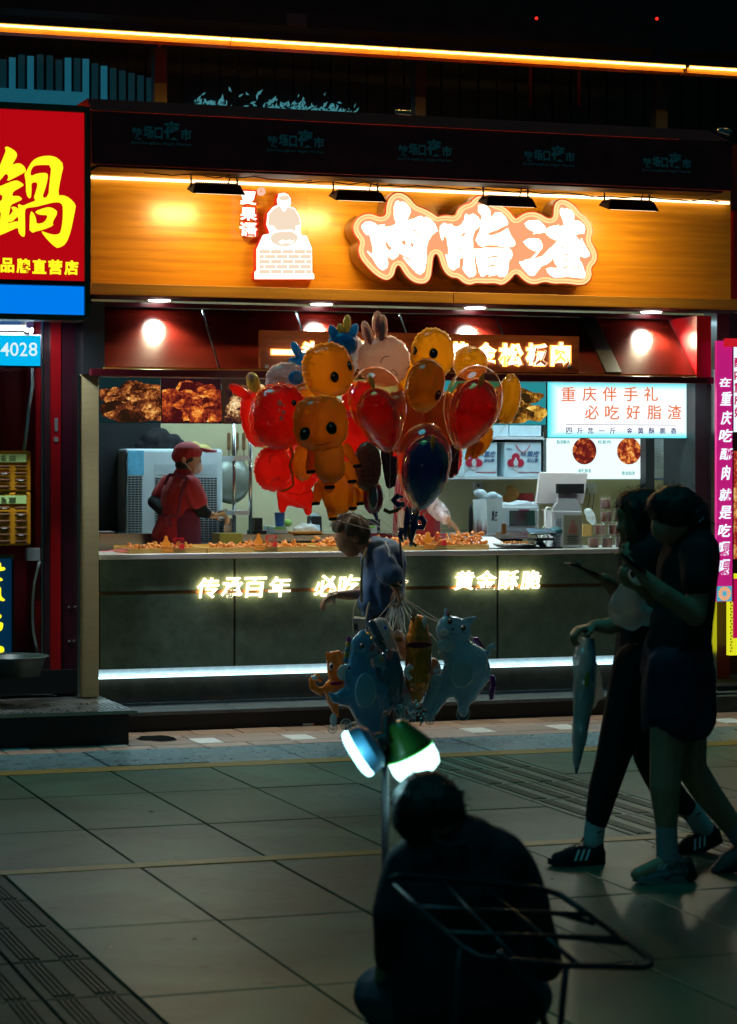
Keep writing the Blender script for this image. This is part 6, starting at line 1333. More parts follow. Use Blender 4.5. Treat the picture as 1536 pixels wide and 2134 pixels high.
h_ = p(1262, 1796, -.07); h_.z = 0; trainer3(h_, h_+Vector((-.262, 0, 0)), p(1238, 1750, -.07), Vector((0,0,1)))
h_ = p(1507, 1752, .07); t_ = p(1400, 1798, .07); d_ = (t_-h_).normalized(); u_ = Vector((-d_.z, 0, d_.x)); u_ = u_ if u_.z > 0 else -u_; trainer3(h_, h_+d_*.26, p(1470, 1726, .07), u_)
ph2 = thing('phone', 'dark phone held flat at the very front of the long-haired woman\'s hand', 'phone', p(1205, 1185, -.03))
slab('phone_body', p(1182, 1174, -.03), p(1252, 1202, -.03), (0, .036, 0), .005, M['black'], ph2)
# carrier bag hung from the wrist
cb = thing('carrier_bag', 'translucent carrier bag hanging from the long-haired woman\'s wrist', 'bag', p(1315, 1250, -.3))
b = MB(); b.cap(p(1318, 1212, -.26), p(1318, 1225, -.26), .02, .04); b.cap(p(1318, 1228, -.26), p(1312, 1268, -.26), .05, .095, sy=.7); b.cap(p(1292, 1278, -.26), p(1345, 1282, -.26), .045, .05, sy=1.2)
blob('bag_body', b, bagm('dark_thin_bag', (.62,.68,.66), .48), cb, vox=.009, fold=.016, fscale=14)
for q in ([(1317, 1214), (1310, 1195), (1318, 1182)], [(1320, 1214), (1330, 1195), (1322, 1180)]): MB().tube([p(x, y, -.26) for x, y in q], .006, 6).build('handle', M['bagp'], cb)
# umbrella in a plastic sleeve
ub = thing('umbrella', 'closed blue umbrella in a wet clear plastic sleeve, point down', 'umbrella', p(1201, 1620, -.1))
b = MB(); b.tube([p(1230, 1330, -.1), p(1225, 1380, -.1), p(1219, 1450, -.1), p(1209, 1540, -.1), p(1203, 1590, -.1), p(1201, 1612, -.1)], [.018, .036, .040, .026, .013, .004], 14)
b.build('canopy', pbr('umbrella_blue', (.12,.26,.33), .45, var=.3), ub, smooth=True)
MB().tube([p(1213, 1312, -.1), p(1222, 1316, -.1), p(1228, 1340, -.1)], .009, 8).build('handle', M['black'], ub)
MB().tube([p(1224, 1402, -.145), p(1222, 1430, -.15)], .010, 8).build('yellow_band', pbr('band_yellow', (.35,.25,.02), .5), ub)
b = MB(); b.tube([p(1217, 1330, -.1), p(1213, 1370, -.1), p(1216, 1440, -.1), p(1206, 1540, -.1), p(1201, 1600, -.1)], [.02, .045, .048, .034, .014], 12); b.tube([p(1222, 1345, -.1), p(1236, 1400, -.1), p(1243, 1450, -.1), p(1234, 1478, -.1)], [.014, .034, .026, .008], 10)
blob('plastic_sleeve', b, bagm('wet_sleeve', (.95,.98,.95), .2), ub, vox=.008, fold=.012, fscale=20)

# ================================================================ BALLOONS
def foil(name, c, rx, rz, ry, mat, parent, tilt=0, yaw=0, n=2.1, wr=.075, N=30, fin=.035, seed=0, vertical_seam=False):
    """inflated foil cushion: two skins joined at a puckered seam"""
    R = Matrix.Rotation(yaw, 3, 'Z') @ Matrix.Rotation(tilt, 3, 'Y'); c = Vector(c); K_ = 16; A_ = 168; mb = MB(); v = []
    def pt(rr, t, sg):
        ct, st_ = math.cos(t), math.sin(t); k = (abs(ct)**n+abs(st_)**n)**(-1/n)
        w = math.sin(N*t+seed)*.6+math.sin(N*.43*t+seed*2)*.6; e = rr**5
        q = rr*(1-wr*.35*e*(1+w)); h = ry*max(0, 1-rr**2.3)**.55*(1+wr*1.6*w*e)
        return c + R @ Vector((rx*q*k*ct, -sg*h, rz*q*k*st_))
    for sg in (1, -1):
        o = len(v)
        v.append(pt(0, 0, sg))
        for i in range(1, K_+1):
            rr = math.sin(i/K_*math.pi/2)
            for a in range(A_): v.append(pt(rr, 2*math.pi*a/A_, sg))
        f = [(o, o+1+a, o+1+(a+1) % A_) for a in range(A_)]
        for i in range(K_-1):
            for a in range(A_): f.append((o+1+i*A_+a, o+1+(i+1)*A_+a, o+1+(i+1)*A_+(a+1) % A_, o+1+i*A_+(a+1) % A_))
        mb.f += f if sg > 0 else [t[::-1] for t in f]
    mb.v = v
    ob = mb.build(name, mat, parent, smooth=True)
    if fin:
        fv = []
        for a in range(A_):
            t = 2*math.pi*a/A_; q0 = pt(1, t, 1); d = (q0-c); z_ = .004*math.sin(N*t*1.3)
            fv += [q0-d*.01, q0+d*fin+R @ Vector((0, z_, 0))]
        MB().add(fv, [(2*a, 2*a+1, 2*((a+1) % A_)+1, 2*((a+1) % A_)) for a in range(A_)]).build('seam_edge', mat, ob, smooth=True)
    return ob, pt, R
def on_skin(pt, c, R, rx, rz, x, z, lift=.002):
    """point of the front skin at local (x,z)"""
    k = math.hypot(x/rx, z/rz); t = math.atan2(z/rz, x/rx); return pt(min(k, .98), t, 1) + R @ Vector((0, -lift, 0))
def disc(mb, fn, x, z, a, b_, lift, n=16, arc=None):
    v = [fn(x, z, lift)]+[fn(x+a*math.cos(2*math.pi*k/n), z+b_*math.sin(2*math.pi*k/n), lift) for k in range(n)]
    mb.add(v, [(0, 1+k, 1+(k+1) % n) for k in range(n)])
fo = foilm('foil_orange', (1,.33,.008), .72, see=.12); fod = foilm('foil_amber', (1,.42,.010), .72, see=.12); fr = foilm('foil_red', (1,.02,.010), .72, see=.22); fpk = foilm('foil_pink', (1,.62,.50), .6); fbl = foilm('foil_blue', (.01,.32,.85), .5)
fwh = foilm('foil_white', (.92,.88,.92), .5); fye = foilm('foil_yellow', (.92,.70,.12), .4); fred2 = foilm('foil_deep_red', (1,.015,.008), .75, .12, see=.3); fnv = foilm('foil_navy', (.010,.05,.75), .7, .12, see=.12); fvi = foilm('foil_violet', (.02,.03,.20), .2, .15, .5)
fcl = clearm('clear_shell', (1,.74,.46), .05, .05, .45); flf = foilm('foil_leaf', (.35,.32,.02), .4, .25)
eyeb = pbr('eye_black', (.006,.006,.007), .12, coat=1, var=0); eyew = pbr('eye_white', (.85,.8,.75), .4, var=0); ink_ = pbr('brown_ink', (.10,.01,.01), .5, var=0)
KN = P(831, 1118, 13.86); HN = P(829, 1238, 13.80)
strm = pbr('ribbon', (.60,.56,.50), .4, var=.1)
def string(frm_, par, sag=.04):
    if Vector(frm_).x < P(720, 900, 13.5).x and random.random() < .5: return
    a = Vector(frm_); m_ = (a+KN)/2+Vector((random.uniform(-sag, sag), random.uniform(-.02, .02), -.03)); MB().tube([a, a.lerp(m_, .5)+Vector((0,0,-.01)), m_, m_.lerp(KN, .5), KN], .0012, 4).build('string', strm, par)
GR = 'balloons in the large bunch'
def head(lab, px, py, rxp, rzp, Y, mat, eyes=(), smile=None, tilt=0, yaw=0, n=2.2, fat=.62, extra=None, name='animal_balloon', cheeks=(), wr=.075, seed=0):
    s_ = ppm(px, Y); c = P(px, py, Y); th_ = thing(name, lab, 'balloon', c, GR); rx, rz = rxp/s_/max(math.cos(yaw), .3) if False else rxp/s_, rzp/s_
    ob, pt, R = foil('head', c, rx, rz, min(rx, rz)*fat, mat, th_, tilt, yaw, n, wr, seed=seed)
    fn = lambda x, z, l: on_skin(pt, c, R, rx, rz, x, z, l)
    for (ex, ey, ea, eb) in eyes:
        x, z = (ex-px)/s_, -(ey-py)/s_; a, b_ = ea/s_, eb/s_
        cs, sn = math.cos(-tilt), math.sin(-tilt); x, z = x*math.cos(tilt)-z*math.sin(tilt)*1.0, x*math.sin(tilt)+z*math.cos(tilt)
        m1 = MB(); disc(m1, fn, x, z, a*1.18, b_*1.15, .0025); m1.build('eye_rim', pbr('eye_rim', (.35,.28,.04), .4, var=0), ob, smooth=True)
        m2 = MB(); disc(m2, fn, x, z, a, b_, .005); m2.build('eye', eyeb, ob, smooth=True); m3 = MB(); disc(m3, fn, x-a*.25, z+b_*.4, a*.26, b_*.22, .008, 10); m3.build('eye_glint', eyew, ob)
    if smile:
        pts = [((sx-px)/s_, -(sy-py)/s_) for sx, sy in smile]; MB().tube([fn(x*math.cos(tilt)-z*math.sin(tilt), x*math.sin(tilt)+z*math.cos(tilt), .003) for x, z in pts], .0022, 5).build('smile', ink_, ob)
    for (sx, sy, r) in cheeks: m1 = MB(); disc(m1, fn, (sx-px)/s_, -(sy-py)/s_, r/s_, r*1.15/s_, .003, 12); m1.build('spot', foilm('spot_cream', (.85,.55,.35), .3), ob)
    string(c-Vector((0, -.02, rz*.95)), th_); return th_, ob, c, s_
# blue horned pair at the back
t1, ob, c, s_ = head('blue and white horned balloon at the top of the bunch, left of the pink rabbit', 722, 735, 38, 42, 13.98, fwh, tilt=.15)
foil('blue_cap', P(715, 716, 13.93), 32/s_, 25/s_, .07, fbl, t1, .25)
for x_, y_, a, b_, ti, m_ in ((696, 696, 10, 20, -.45, fbl), (736, 692, 10, 19, .45, fbl), (709, 688, 8, 14, -.1, fye), (723, 676, 9, 20, .08, fye)): foil('horn' if m_ is fye else 'ear', P(x_, y_, 13.92), a/s_, b_/s_, .025, m_, t1, ti, wr=.06)
t1, ob, c, s_ = head('small blue winged balloon peeking out left of the upper orange head', 632, 752, 20, 18, 14.0, fbl)
foil('ear', P(618, 730, 13.98), 9/s_, 20/s_, .03, fbl, t1, -.5); foil('ear', P(610, 750, 13.98), 9/s_, 6/s_, .02, fbl, t1)
t1, ob, c, s_ = head('translucent grey-lilac balloon with a blue spot behind the red head', 598, 793, 46, 38, 13.95, foilm('foil_lilac', (.55,.42,.48), .45), cheeks=((570, 788, 4), (582, 791, 6), (596, 792, 5)))
m1 = foil('blue_spot', P(617, 787, 13.83), 17/s_, 15/s_, .02, fbl, t1, fin=0)
# rabbit
t1, ob, c, s_ = head('pink rabbit balloon with long upright ears and closed smiling eyes', 800, 752, 58, 54, 13.90, fpk, tilt=.1, n=2.2)
for x_, y_, a, b_, ti in ((766, 696, 11, 28, -.32), (795, 690, 13, 34, .1), (786, 672, 11, 24, .05)):
    e_, _, _ = foil('ear', P(x_, y_, 13.88), a/s_, b_/s_, .035, fpk, t1, ti, wr=.06); foil('inner_ear', P(x_+1, y_+4, 13.845), a*.5/s_, b_*.72/s_, .012, foilm('foil_rose', (.9,.36,.34), .3), e_, ti, fin=0)
for q in ([(793, 757), (796, 748), (803, 743), (810, 743)], [(834, 741), (841, 742), (848, 748), (853, 757)], [(813, 775), (819, 770), (825, 776), (828, 784)], [(848, 771), (851, 766), (855, 764)]):
    MB().tube([P(x, y, 13.90-.62*.16+abs((x-800)/58.0)**2*.06-.004) for x, y in q], .0026, 5).build('face_line', ink_, ob)
# orange heads
head('upper left orange head balloon with two round black eyes, tilted right', 684, 772, 56, 58, 13.62, fo, ((687, 787, 8, 10.5), (723, 763, 5.5, 10)), ((712, 806), (721, 806), (731, 801)), tilt=-.25, n=2.4, seed=1)
head('tallest orange balloon at the upper right of the bunch, eyes low on its face', 901, 738, 47, 55, 13.80, fod, ((893, 738, 8, 9.5), (857, 732, 4, 8)), None, tilt=.12, seed=2)
head('orange balloon right behind the glowing wall letters, seam facing forward', 980, 757, 40, 36, 13.85, fod, tilt=.2, yaw=.9, fat=1.0, seed=3)
head('orange head turned away at the centre right with one black eye near its lower edge', 886, 803, 44, 58, 13.48, fo, ((893, 824, 8, 10),), None, tilt=.35, yaw=.35, fat=.8, seed=4)
head('rightmost orange balloon, narrow and edge-on beside the food photo', 1060, 831, 26, 54, 13.66, fod, ((1076, 862, 4, 8),), tilt=.25, yaw=.5, fat=.9, seed=5)
t1, ob, c, s_ = head('lower left orange head balloon with round black eyes and dangling limbs', 668, 882, 60, 58, 13.32, fo, ((628, 903, 9, 11.5), (680, 892, 10, 11.5)), ((652, 925), (663, 927), (674, 925), (682, 920)), tilt=-.08, n=2.7, seed=6)
def limbs(par, Y, lst, mat, nm='limb'):
    for (x0, y0, x1, y1, r0, r1) in lst:
        k = ppm(x0, Y); mb = MB(); mb.cap(P(x0, y0, Y), P(x1, y1, Y), r0/k, r1/k, sy=.55); blob(nm, mb, mat, par, vox=.006, smooth=1, fold=.003, fscale=30)
limbs(t1, 13.40, [(685, 945, 688, 975, 34, 34)], foilm('foil_belly', (.95,.40,.03), .65), 'belly')
limbs(t1, 13.42, [(652, 935, 645, 975, 11, 9), (722, 935, 742, 965, 12, 9), (680, 985, 686, 1015, 14, 12), (725, 975, 736, 1000, 14, 11)], fo, 'limb')
for x_, y_, w_ in ((648, 984, 9), (745, 972, 8), (687, 1016, 11), (734, 1004, 9)): MB().cap(P(x_-w_*.7, y_, 13.37), P(x_+w_*.7, y_-1, 13.37), .011, sy=.7).build('hoof', pbr('hoof_black', (.02,.008,.004), .3), t1, smooth=True)
foil('far_ear', P(634, 960, 13.5), 26/s_, 44/s_, .07, fo, t1, .15)
t1 = thing('animal_balloon', 'second orange balloon body below, legs ending in black hooves', 'balloon', P(702, 1030, 13.6), GR)
limbs(t1, 13.6, [(700, 1010, 705, 1040, 40, 34)], fo, 'belly'); limbs(t1, 13.6, [(665, 1015, 660, 1045, 12, 9), (690, 1060, 694, 1078, 12, 10), (738, 1030, 735, 1056, 15, 10), (748, 1010, 752, 1045, 12, 8)], fo)
for x_, y_ in ((694, 1082), (735, 1060), (752, 1050), (658, 1050)): MB().cap(P(x_-6, y_, 13.57), P(x_+6, y_-1, 13.57), .010, sy=.7).build('hoof', pbr('hoof_black2', (.02,.008,.004), .3), t1, smooth=True)
string(P(705, 1070, 13.6), t1)
t1, ob, c, s_ = head('orange balloon under the right transparent one, tapering to a dark tip', 1000, 915, 26, 38, 13.75, fo, tilt=.5); limbs(t1, 13.7, [(985, 925, 972, 955, 10, 5), (998, 930, 988, 950, 12, 7)], fo)
head('orange-red balloon filling the gap behind the centre of the bunch', 838, 880, 52, 66, 13.82, foilm('foil_orange_red', (.85,.12,.015), .45), seed=8)
head('orange-red balloon between the two right-hand transparent balloons', 925, 880, 48, 64, 13.84, foilm('foil_orange_red2', (.88,.16,.015), .45), seed=9)
head('red balloon behind the orange head, filling the middle left', 735, 915, 50, 60, 13.80, fr, seed=10)
for lab_, x_, y_, a_, b_, Y__, m_ in (('red-orange balloon filling the gap under the pink rabbit', 752, 850, 44, 55, 13.86, fr), ('red balloon behind the navy one at the bottom centre', 842, 938, 46, 52, 13.9, fr), ('amber balloon wedged above the navy one', 905, 905, 42, 48, 13.92, fod),
        ('red balloon behind the lower right of the bunch', 935, 950, 30, 46, 13.9, fr), ('orange balloon behind the large red head', 640, 850, 44, 52, 13.9, fo), ('red balloon between the dangling orange body and the red one', 640, 960, 46, 52, 13.92, fr), ('amber balloon between the rabbit and the tallest orange one', 858, 790, 34, 44, 13.95, fod)):
    head(lab_, x_, y_, a_, b_, Y__, m_, seed=x_)
# red ones
t1, ob, c, s_ = head('large red balloon head with cream spots and a clear puckered rim', 584, 868, 60, 70, 13.52, fr, ((602, 841, 5, 5.5), (632, 819, 4, 5)), None, tilt=.05, fat=.7, cheeks=((570, 842, 5.5), (579, 847, 2.6), (569, 857, 2.6), (578, 861, 4.6), (574, 873, 4.3)), seed=11)
foil('clear_rim', P(578, 872, 13.50), 64/s_, 73/s_, .10, fcl, ob, .05, wr=.10, seed=1)
t1, ob, c, s_ = head('red balloon with an upturned snout at the far left of the bunch', 533, 872, 32, 60, 13.7, fr, tilt=-.18, seed=12)
foil('snout', P(500, 816, 13.66), 26/s_, 11/s_, .04, fr, t1, .55); foil('comb', P(528, 797, 13.62), 14/s_, 22/s_, .04, fye, t1, -.3); foil('comb_tip', P(523, 786, 13.6), 7/s_, 10/s_, .03, fpk, t1, -.4)
t1, ob, c, s_ = head('lower left round red balloon with short whisker lines', 570, 977, 42, 47, 13.55, fr, seed=13)
for k in range(4): MB().tube([P(566+k*5, 1006-k*2, 13.44), P(568+k*5, 998-k*2, 13.44)], .0022, 5).build('whisker', ink_, ob)
MB().tube([P(560, 965, 13.42), P(563, 952, 13.42), P(570, 948, 13.42)], .0022, 5).build('brow', ink_, ob)
r_ = MB().tube([P(606, 930, 13.42), P(611, 950, 13.42), P(603, 970, 13.42), P(610, 990, 13.42), P(612, 1010, 13.42), P(600, 1020, 13.42), P(585, 1024, 13.42)], .006, 6, flat=.3); r_.build('gold_seam', pbr('gold_seam', (.65,.28,.04), .35, metal=.5), ob)
t1 = thing('animal_balloon', 'bright red four-legged balloon body at the bottom left of the bunch', 'balloon', P(612, 1020, 13.72), GR)
mb = MB(); Y_ = 13.72; k = ppm(612, Y_)
for q in ((615, 985, 610, 1005, 38, 36), (600, 1030, 632, 1036, 24, 24), (590, 1040, 588, 1060, 13, 9), (640, 1042, 642, 1066, 13, 9), (625, 960, 630, 990, 36, 34)): mb.cap(P(q[0], q[1], Y_), P(q[2], q[3], Y_), q[4]/k, q[5]/k, sy=.5)
blob('body', mb, fr, t1, vox=.006, fold=.004, fscale=26); MB().tube([P(600, 1028, 13.60), P(625, 1031, 13.60), P(648, 1024, 13.62)], .002, 5).build('crease', ink_, t1); string(P(620, 1050, Y_), t1)
# masked pair
t1, ob, c, s_ = head('grey-brown balloon face with crossed stitches below the left transparent balloon', 766, 972, 30, 52, 13.5, foilm('foil_brown', (.30,.10,.06), .3), fat=.5, seed=14)
for q in ([(748, 983), (778, 978)], [(752, 992), (784, 990)], [(754, 975), (757, 998)], [(777, 972), (779, 996)], [(756, 1003), (770, 1004), (782, 998)], [(744, 935), (749, 950), (747, 958)], [(768, 930), (772, 940)]): MB().tube([P(x, y, 13.405+abs((x-766)/30)**2*.05) for x, y in q], .0028, 5).build('stitch', ink_, ob)
for k_ in range(1): MB().tube([P(780+12*math.cos(a*.5236), 953+13*math.sin(a*.5236), 13.425) for a in range(12)], .0025, 5, closed=True).build('eye_ring', ink_, ob)
foil('cone_body', P(778, 1038, 13.55), 22/s_, 34/s_, .05, foilm('foil_magenta', (.30,.02,.08), .3), t1, 0); foil('cone_stripe', P(777, 1036, 13.50), 12/s_, 28/s_, .03, foilm('foil_grey', (.35,.25,.26), .2), t1, 0, fin=0)
for q in ([(772, 1018), (770, 1040), (776, 1055)], [(784, 1018), (786, 1040), (781, 1055)]): MB().tube([P(x, y, 13.46) for x, y in q], .003, 5).build('stripe_line', eyeb, t1)
MB().cap(P(781, 1068, 13.55), P(786, 1084, 13.55), .02, .008).build('tail_tip', fvi, t1, smooth=True)
# transparent balloons with an inner balloon and leaf
def bobo(lab, px, py, rx_, rz_, Y, tilt, ipx, ipy, irx, irz, imat, lx, ly, lt):
    s_ = ppm(px, Y); th_ = thing('clear_balloon', lab, 'balloon', P(px, py, Y), 'clear balloons with a foil balloon inside'); c = P(px, py, Y)
    R = Matrix.Rotation(tilt, 3, 'Y')
    def egg(nm, c, rx, rz, mat, ww):
        mb = MB(); v = []; n = 40; m = 26
        for i in range(m+1):
            a = math.pi*i/m; z = math.cos(a); w = math.sin(a)*(1+.16*z) * (1-.28*max(0, -z)**2)
            for k in range(n):
                t = 2*math.pi*k/n; q = 1+ww*math.sin(t*11+2*math.sin(i*.9))*math.sin(a)*.35+ww*math.sin(i*2.1+3*math.sin(t*2))*.5
                v.append(c+R @ Vector((rx*w*q*math.cos(t), rx*.92*w*q*math.sin(t), rz*z)))
        mb.add(v, [(i*n+k, i*n+(k+1) % n, (i+1)*n+(k+1) % n, (i+1)*n+k) for i in range(m) for k in range(n)]); return mb.build(nm, mat, th_, smooth=True)
    egg('outer_shell', c, rx_/s_, rz_/s_, fcl, .006); egg('inner_balloon', P(ipx, ipy, Y), irx/s_, irz/s_, imat, .035)
    le = MB(); lc = P(lx, ly, Y-.9*rx_/s_*.86); d = Vector((math.sin(lt), 0, math.cos(lt))); w_ = Vector((d.z, 0, -d.x))
    le.add([lc+d*.06, lc+w_*.02+d*.012, lc-d*.06, lc-w_*.02+d*.012, lc+Vector((0,-.006,0))], [(0,1,4),(1,2,4),(2,3,4),(3,0,4)]); le.build('leaf', flf, th_)
    le = MB().tube([c+R @ Vector((0, 0, -rz_/s_)), c+R @ Vector((0, 0, -rz_/s_*1.1))], [.012, .02], 8); le.build('neck', fcl, th_); string(c+R @ Vector((0, 0, -rz_/s_)), th_); return th_
bobo('clear balloon with a dark red balloon inside, left of centre, gold leaf at its top', 790, 852, 60, 90, 13.22, -.28, 792, 876, 44, 70, fred2, 775, 798, -.35)
bobo('clear balloon with a dark red balloon inside at the right of the bunch', 982, 850, 60, 92, 13.26, .32, 984, 862, 49, 76, fred2, 1003, 795, .3)
t1 = bobo('clear balloon with a navy balloon inside at the bottom of the bunch', 882, 972, 57, 92, 13.12, .14, 886, 985, 50, 80, fnv, 902, 925, .05)
rb = thing('ribbon_tassels', 'shiny navy foil tassels curling below the navy balloon', 'tassel', P(858, 1100, 13.3))
for q, r in (([(852, 1055), (848, 1090), (845, 1125)], 8), ([(868, 1060), (862, 1100), (856, 1138)], 8), ([(870, 1060), (862, 1080), (868, 1098), (880, 1100), (884, 1088), (878, 1078), (868, 1082)], 7), ([(842, 1050), (828, 1052), (820, 1042), (828, 1034), (840, 1036)], 7), ([(838, 1100), (834, 1118), (840, 1130)], 6)):
    MB().tube([P(x, y, 13.3) for x, y in q], [r/340]*(len(q)-1)+[r/800], 8, flat=.5).build('tassel_strand', fvi, rb, smooth=True)
MB().tube([P(800, 1062, 13.4), P(812, 1068, 13.4), P(826, 1064, 13.4), P(842, 1048, 13.4)], .012, 7, flat=.5).build('gold_strand', pbr('brown_foil', (.25,.12,.03), .25, metal=.6), rb)
MB().tube([P(853, 1098, 13.28), P(851, 1116, 13.28), P(858, 1130, 13.28), P(868, 1138, 13.28)], .008, 6, flat=.5).build('gold_strand', pbr('brown_foil2', (.25,.12,.03), .25, metal=.6), rb)
lg_ = thing('animal_balloon', 'dangling violet and brown legs between the clear balloons', 'balloon', P(815, 1000, 13.5), GR); limbs(lg_, 13.5, [(806, 945, 812, 1010, 14, 9), (822, 960, 818, 1008, 10, 8)], foilm('foil_plum', (.16,.03,.06), .3)); string(P(815, 1010, 13.5), lg_)
lg_ = thing('animal_balloon', 'dangling dark red legs below the right-hand clear balloon', 'balloon', P(945, 970, 13.5), GR); limbs(lg_, 13.5, [(944, 935, 940, 990, 9, 7), (954, 935, 950, 985, 6, 5)], foilm('foil_maroon', (.30,.015,.02), .3)); string(P(942, 990, 13.5), lg_)
cd_ = MB().tube([KN+Vector((0,0,.05)), P(836, 1160, 13.83), P(839, 1200, 13.80), HN+Vector((0, 0, -.02))], .007, 6)
tag(cd_.build('twisted_cord', pbr('twisted_cord', (.03,.03,.05), .6)), 'dark twisted cord joining the balloon strings to the man\'s near hand', 'cord')

# ---- pet balloons ------------------------------------------------------------
PG = 'animal balloons hanging low in front of the old man'
pb1 = foilm('pet_blue', (.20,.44,.58), .25, .14); pb2 = foilm('pet_teal', (.07,.30,.52), .25, .14); po = foilm('pet_orange', (.95,.24,.01), .2, .16); pw = foilm('pet_white', (.75,.78,.80), .2, .2); pn = foilm('pet_navy', (.04,.14,.22), .15, .16)
discm = clearm('clear_disc', (.9,.95,1), .12, .1)
def pet(lab, px, py, Y, caps, mat, sy=.55):
    t_ = thing('pet_balloon', lab, 'balloon', P(px, py, Y), PG); mb = MB(); k = ppm(px, Y)
    for q in caps: mb.cap(P(q[0], q[1], Y), P(q[2], q[3], Y), q[4]/k, q[5]/k, sy=sy)
    o = blob('body', mb, mat, t_, vox=.0065, smooth=1, fold=.004, fscale=24)
    a = P(px, caps[0][1], Y); MB().tube([a, a.lerp(HN, .5)+Vector((random.uniform(-.02, .02), 0, -.03)), HN], .0022, 4).build('string', strm, t_); return t_, o
def wheel(t_, px, py, r, Y):
    c = P(px, py, Y); k = ppm(px, Y); q = Matrix.Rotation(math.pi/2, 4, 'X')
    mb = MB(); mb.tube([c+Vector((r/k*math.cos(a*.349), -.01, r/k*math.sin(a*.349))) for a in range(18)], .0028, 5, closed=True)
    mb.tube([c+Vector((r*.45/k*math.cos(a*.5236), -.012, r*.45/k*math.sin(a*.5236))) for a in range(12)], .0022, 5, closed=True); mb.build('paw_disc_rim', pbr('disc_rim', (.45,.52,.54), .2), t_)
    MB().add([c]+[c+Vector((r/k*math.cos(a*.349), -.006, r/k*math.sin(a*.349))) for a in range(18)], [(0, 1+a, 1+(a+1) % 18) for a in range(18)]).build('paw_disc', discm, t_)
def dot(t_, px, py, a, b_, Y, mat, nm='eye'):
    k = ppm(px, Y); MB().ell(P(px, py, Y), (a/k, .008, b_/k)).build(nm, mat, t_, smooth=True)
Yp = 13.62
cat, o = pet('grey-blue cat balloon with pricked ears and a curled tail, rightmost of the low bunch', 950, 1380, Yp, [(936, 1312, 954, 1318, 30, 31), (934, 1298, 929, 1270, 13, 3), (966, 1300, 990, 1287, 13, 4), (945, 1350, 975, 1385, 34, 48), (985, 1400, 970, 1440, 42, 30), (960, 1400, 935, 1430, 44, 26), (925, 1440, 895, 1495, 16, 9), (965, 1445, 966, 1482, 17, 11), (910, 1420, 890, 1470, 16, 11), (1005, 1400, 1016, 1370, 7, 5), (1016, 1370, 1018, 1350, 5, 5), (1018, 1350, 1027, 1343, 5, 4), (1027, 1343, 1032, 1352, 4, 4)], pb1)
for x_, y_ in ((938, 1295), (966, 1309)): dot(cat, x_, y_, 5.5, 6.5, Yp-.066, eyeb); dot(cat, x_-1, y_-2, 1.8, 1.8, Yp-.075, pbr('eye_amber', (.5,.3,.15), .3), 'eye_glint')
dot(cat, 944, 1311, 4, 3, Yp-.068, pbr('nose', (.02,.04,.09), .4), 'nose'); dot(cat, 930, 1345, 22, 14, Yp-.055, pw, 'bib'); dot(cat, 962, 1405, 26, 30, Yp-.085, foilm('pet_pale', (.42,.62,.70), .2), 'belly'); dot(cat, 926, 1318, 10, 8, Yp-.06, pw, 'cheek')
MB().tube([P(938, 1320, Yp-.085), P(943, 1324, Yp-.088), P(948, 1320, Yp-.088), P(953, 1325, Yp-.086)], .0025, 5).build('mouth', ink_, cat)
dot(cat, 934, 1279, 4, 6, Yp-.02, pbr('inner_ear', (.35,.12,.14), .5), 'inner_ear')
for q in ((983, 1430, 13), (964, 1487, 15), (895, 1500, 10), (908, 1420, 13), (918, 1400, 16)): wheel(cat, q[0], q[1], q[2], Yp-.09)
din, o = pet('teal dinosaur balloon with a small crest looking right, left of the middle', 757, 1430, Yp-.05, [(757, 1345, 762, 1352, 28, 25), (762, 1355, 775, 1358, 20, 14), (750, 1365, 748, 1400, 22, 28), (748, 1405, 760, 1450, 34, 44), (730, 1450, 700, 1455, 26, 12), (700, 1455, 688, 1446, 12, 4), (765, 1470, 775, 1520, 40, 22), (755, 1322, 765, 1330, 10, 10), (790, 1440, 800, 1470, 20, 14)], pb2)
dot(din, 754, 1346, 5, 5, Yp-.125, eyeb); dot(din, 762, 1440, 24, 38, Yp-.125, foilm('pet_pale2', (.22,.50,.66), .2), 'belly'); dot(din, 753, 1343, 2, 2, Yp-.135, eyew, 'eye_glint')
dot(din, 776, 1350, 5, 8, Yp-.1, pbr('pinkish', (.4,.12,.16), .4), 'cheek')
MB().tube([P(764, 1320, Yp-.13), P(770, 1318, Yp-.13), P(776, 1326, Yp-.13), P(773, 1332, Yp-.13)], .006, 6).build('gold_clip', pbr('gold', (.5,.35,.05), .3, metal=.7), din)
for k in range(5): MB().ell(P(727-k*1.5, 1332+k*11, Yp-.03), (.018, .01, .02)).build('back_crest', foilm('crest%d' % k, [(.3,.05,.3),(.5,.4,.05),(.1,.3,.35),(.4,.35,.05),(.05,.25,.3)][k], .2), din, smooth=True)
dog, o = pet('orange dog balloon with white muzzle and a curled tail, leftmost of the low bunch', 700, 1420, Yp+.02, [(695, 1372, 700, 1395, 16, 20), (705, 1365, 722, 1378, 10, 7), (700, 1400, 708, 1420, 20, 16), (692, 1432, 695, 1460, 18, 15), (695, 1465, 700, 1490, 11, 7), (678, 1435, 668, 1440, 8, 8), (668, 1442, 652, 1432, 8, 8), (652, 1430, 650, 1416, 8, 7), (650, 1415, 660, 1410, 7, 7), (662, 1411, 668, 1418, 6, 5), (683, 1362, 686, 1370, 5, 8)], po)
dot(dog, 718, 1402, 17, 17, Yp-.055, pw, 'white_muzzle'); dot(dog, 690, 1389, 5, 8, Yp-.04, pw, 'eye_patch'); dot(dog, 691, 1389, 3.5, 5.5, Yp-.055, eyeb); dot(dog, 727, 1392, 4, 3.5, Yp-.085, eyeb, 'nose'); dot(dog, 701, 1424, 15, 5, Yp-.05, pbr('collar_red', (.40,.01,.03), .4), 'collar'); dot(dog, 695, 1500, 8, 14, Yp-.02, pw, 'white_foot')
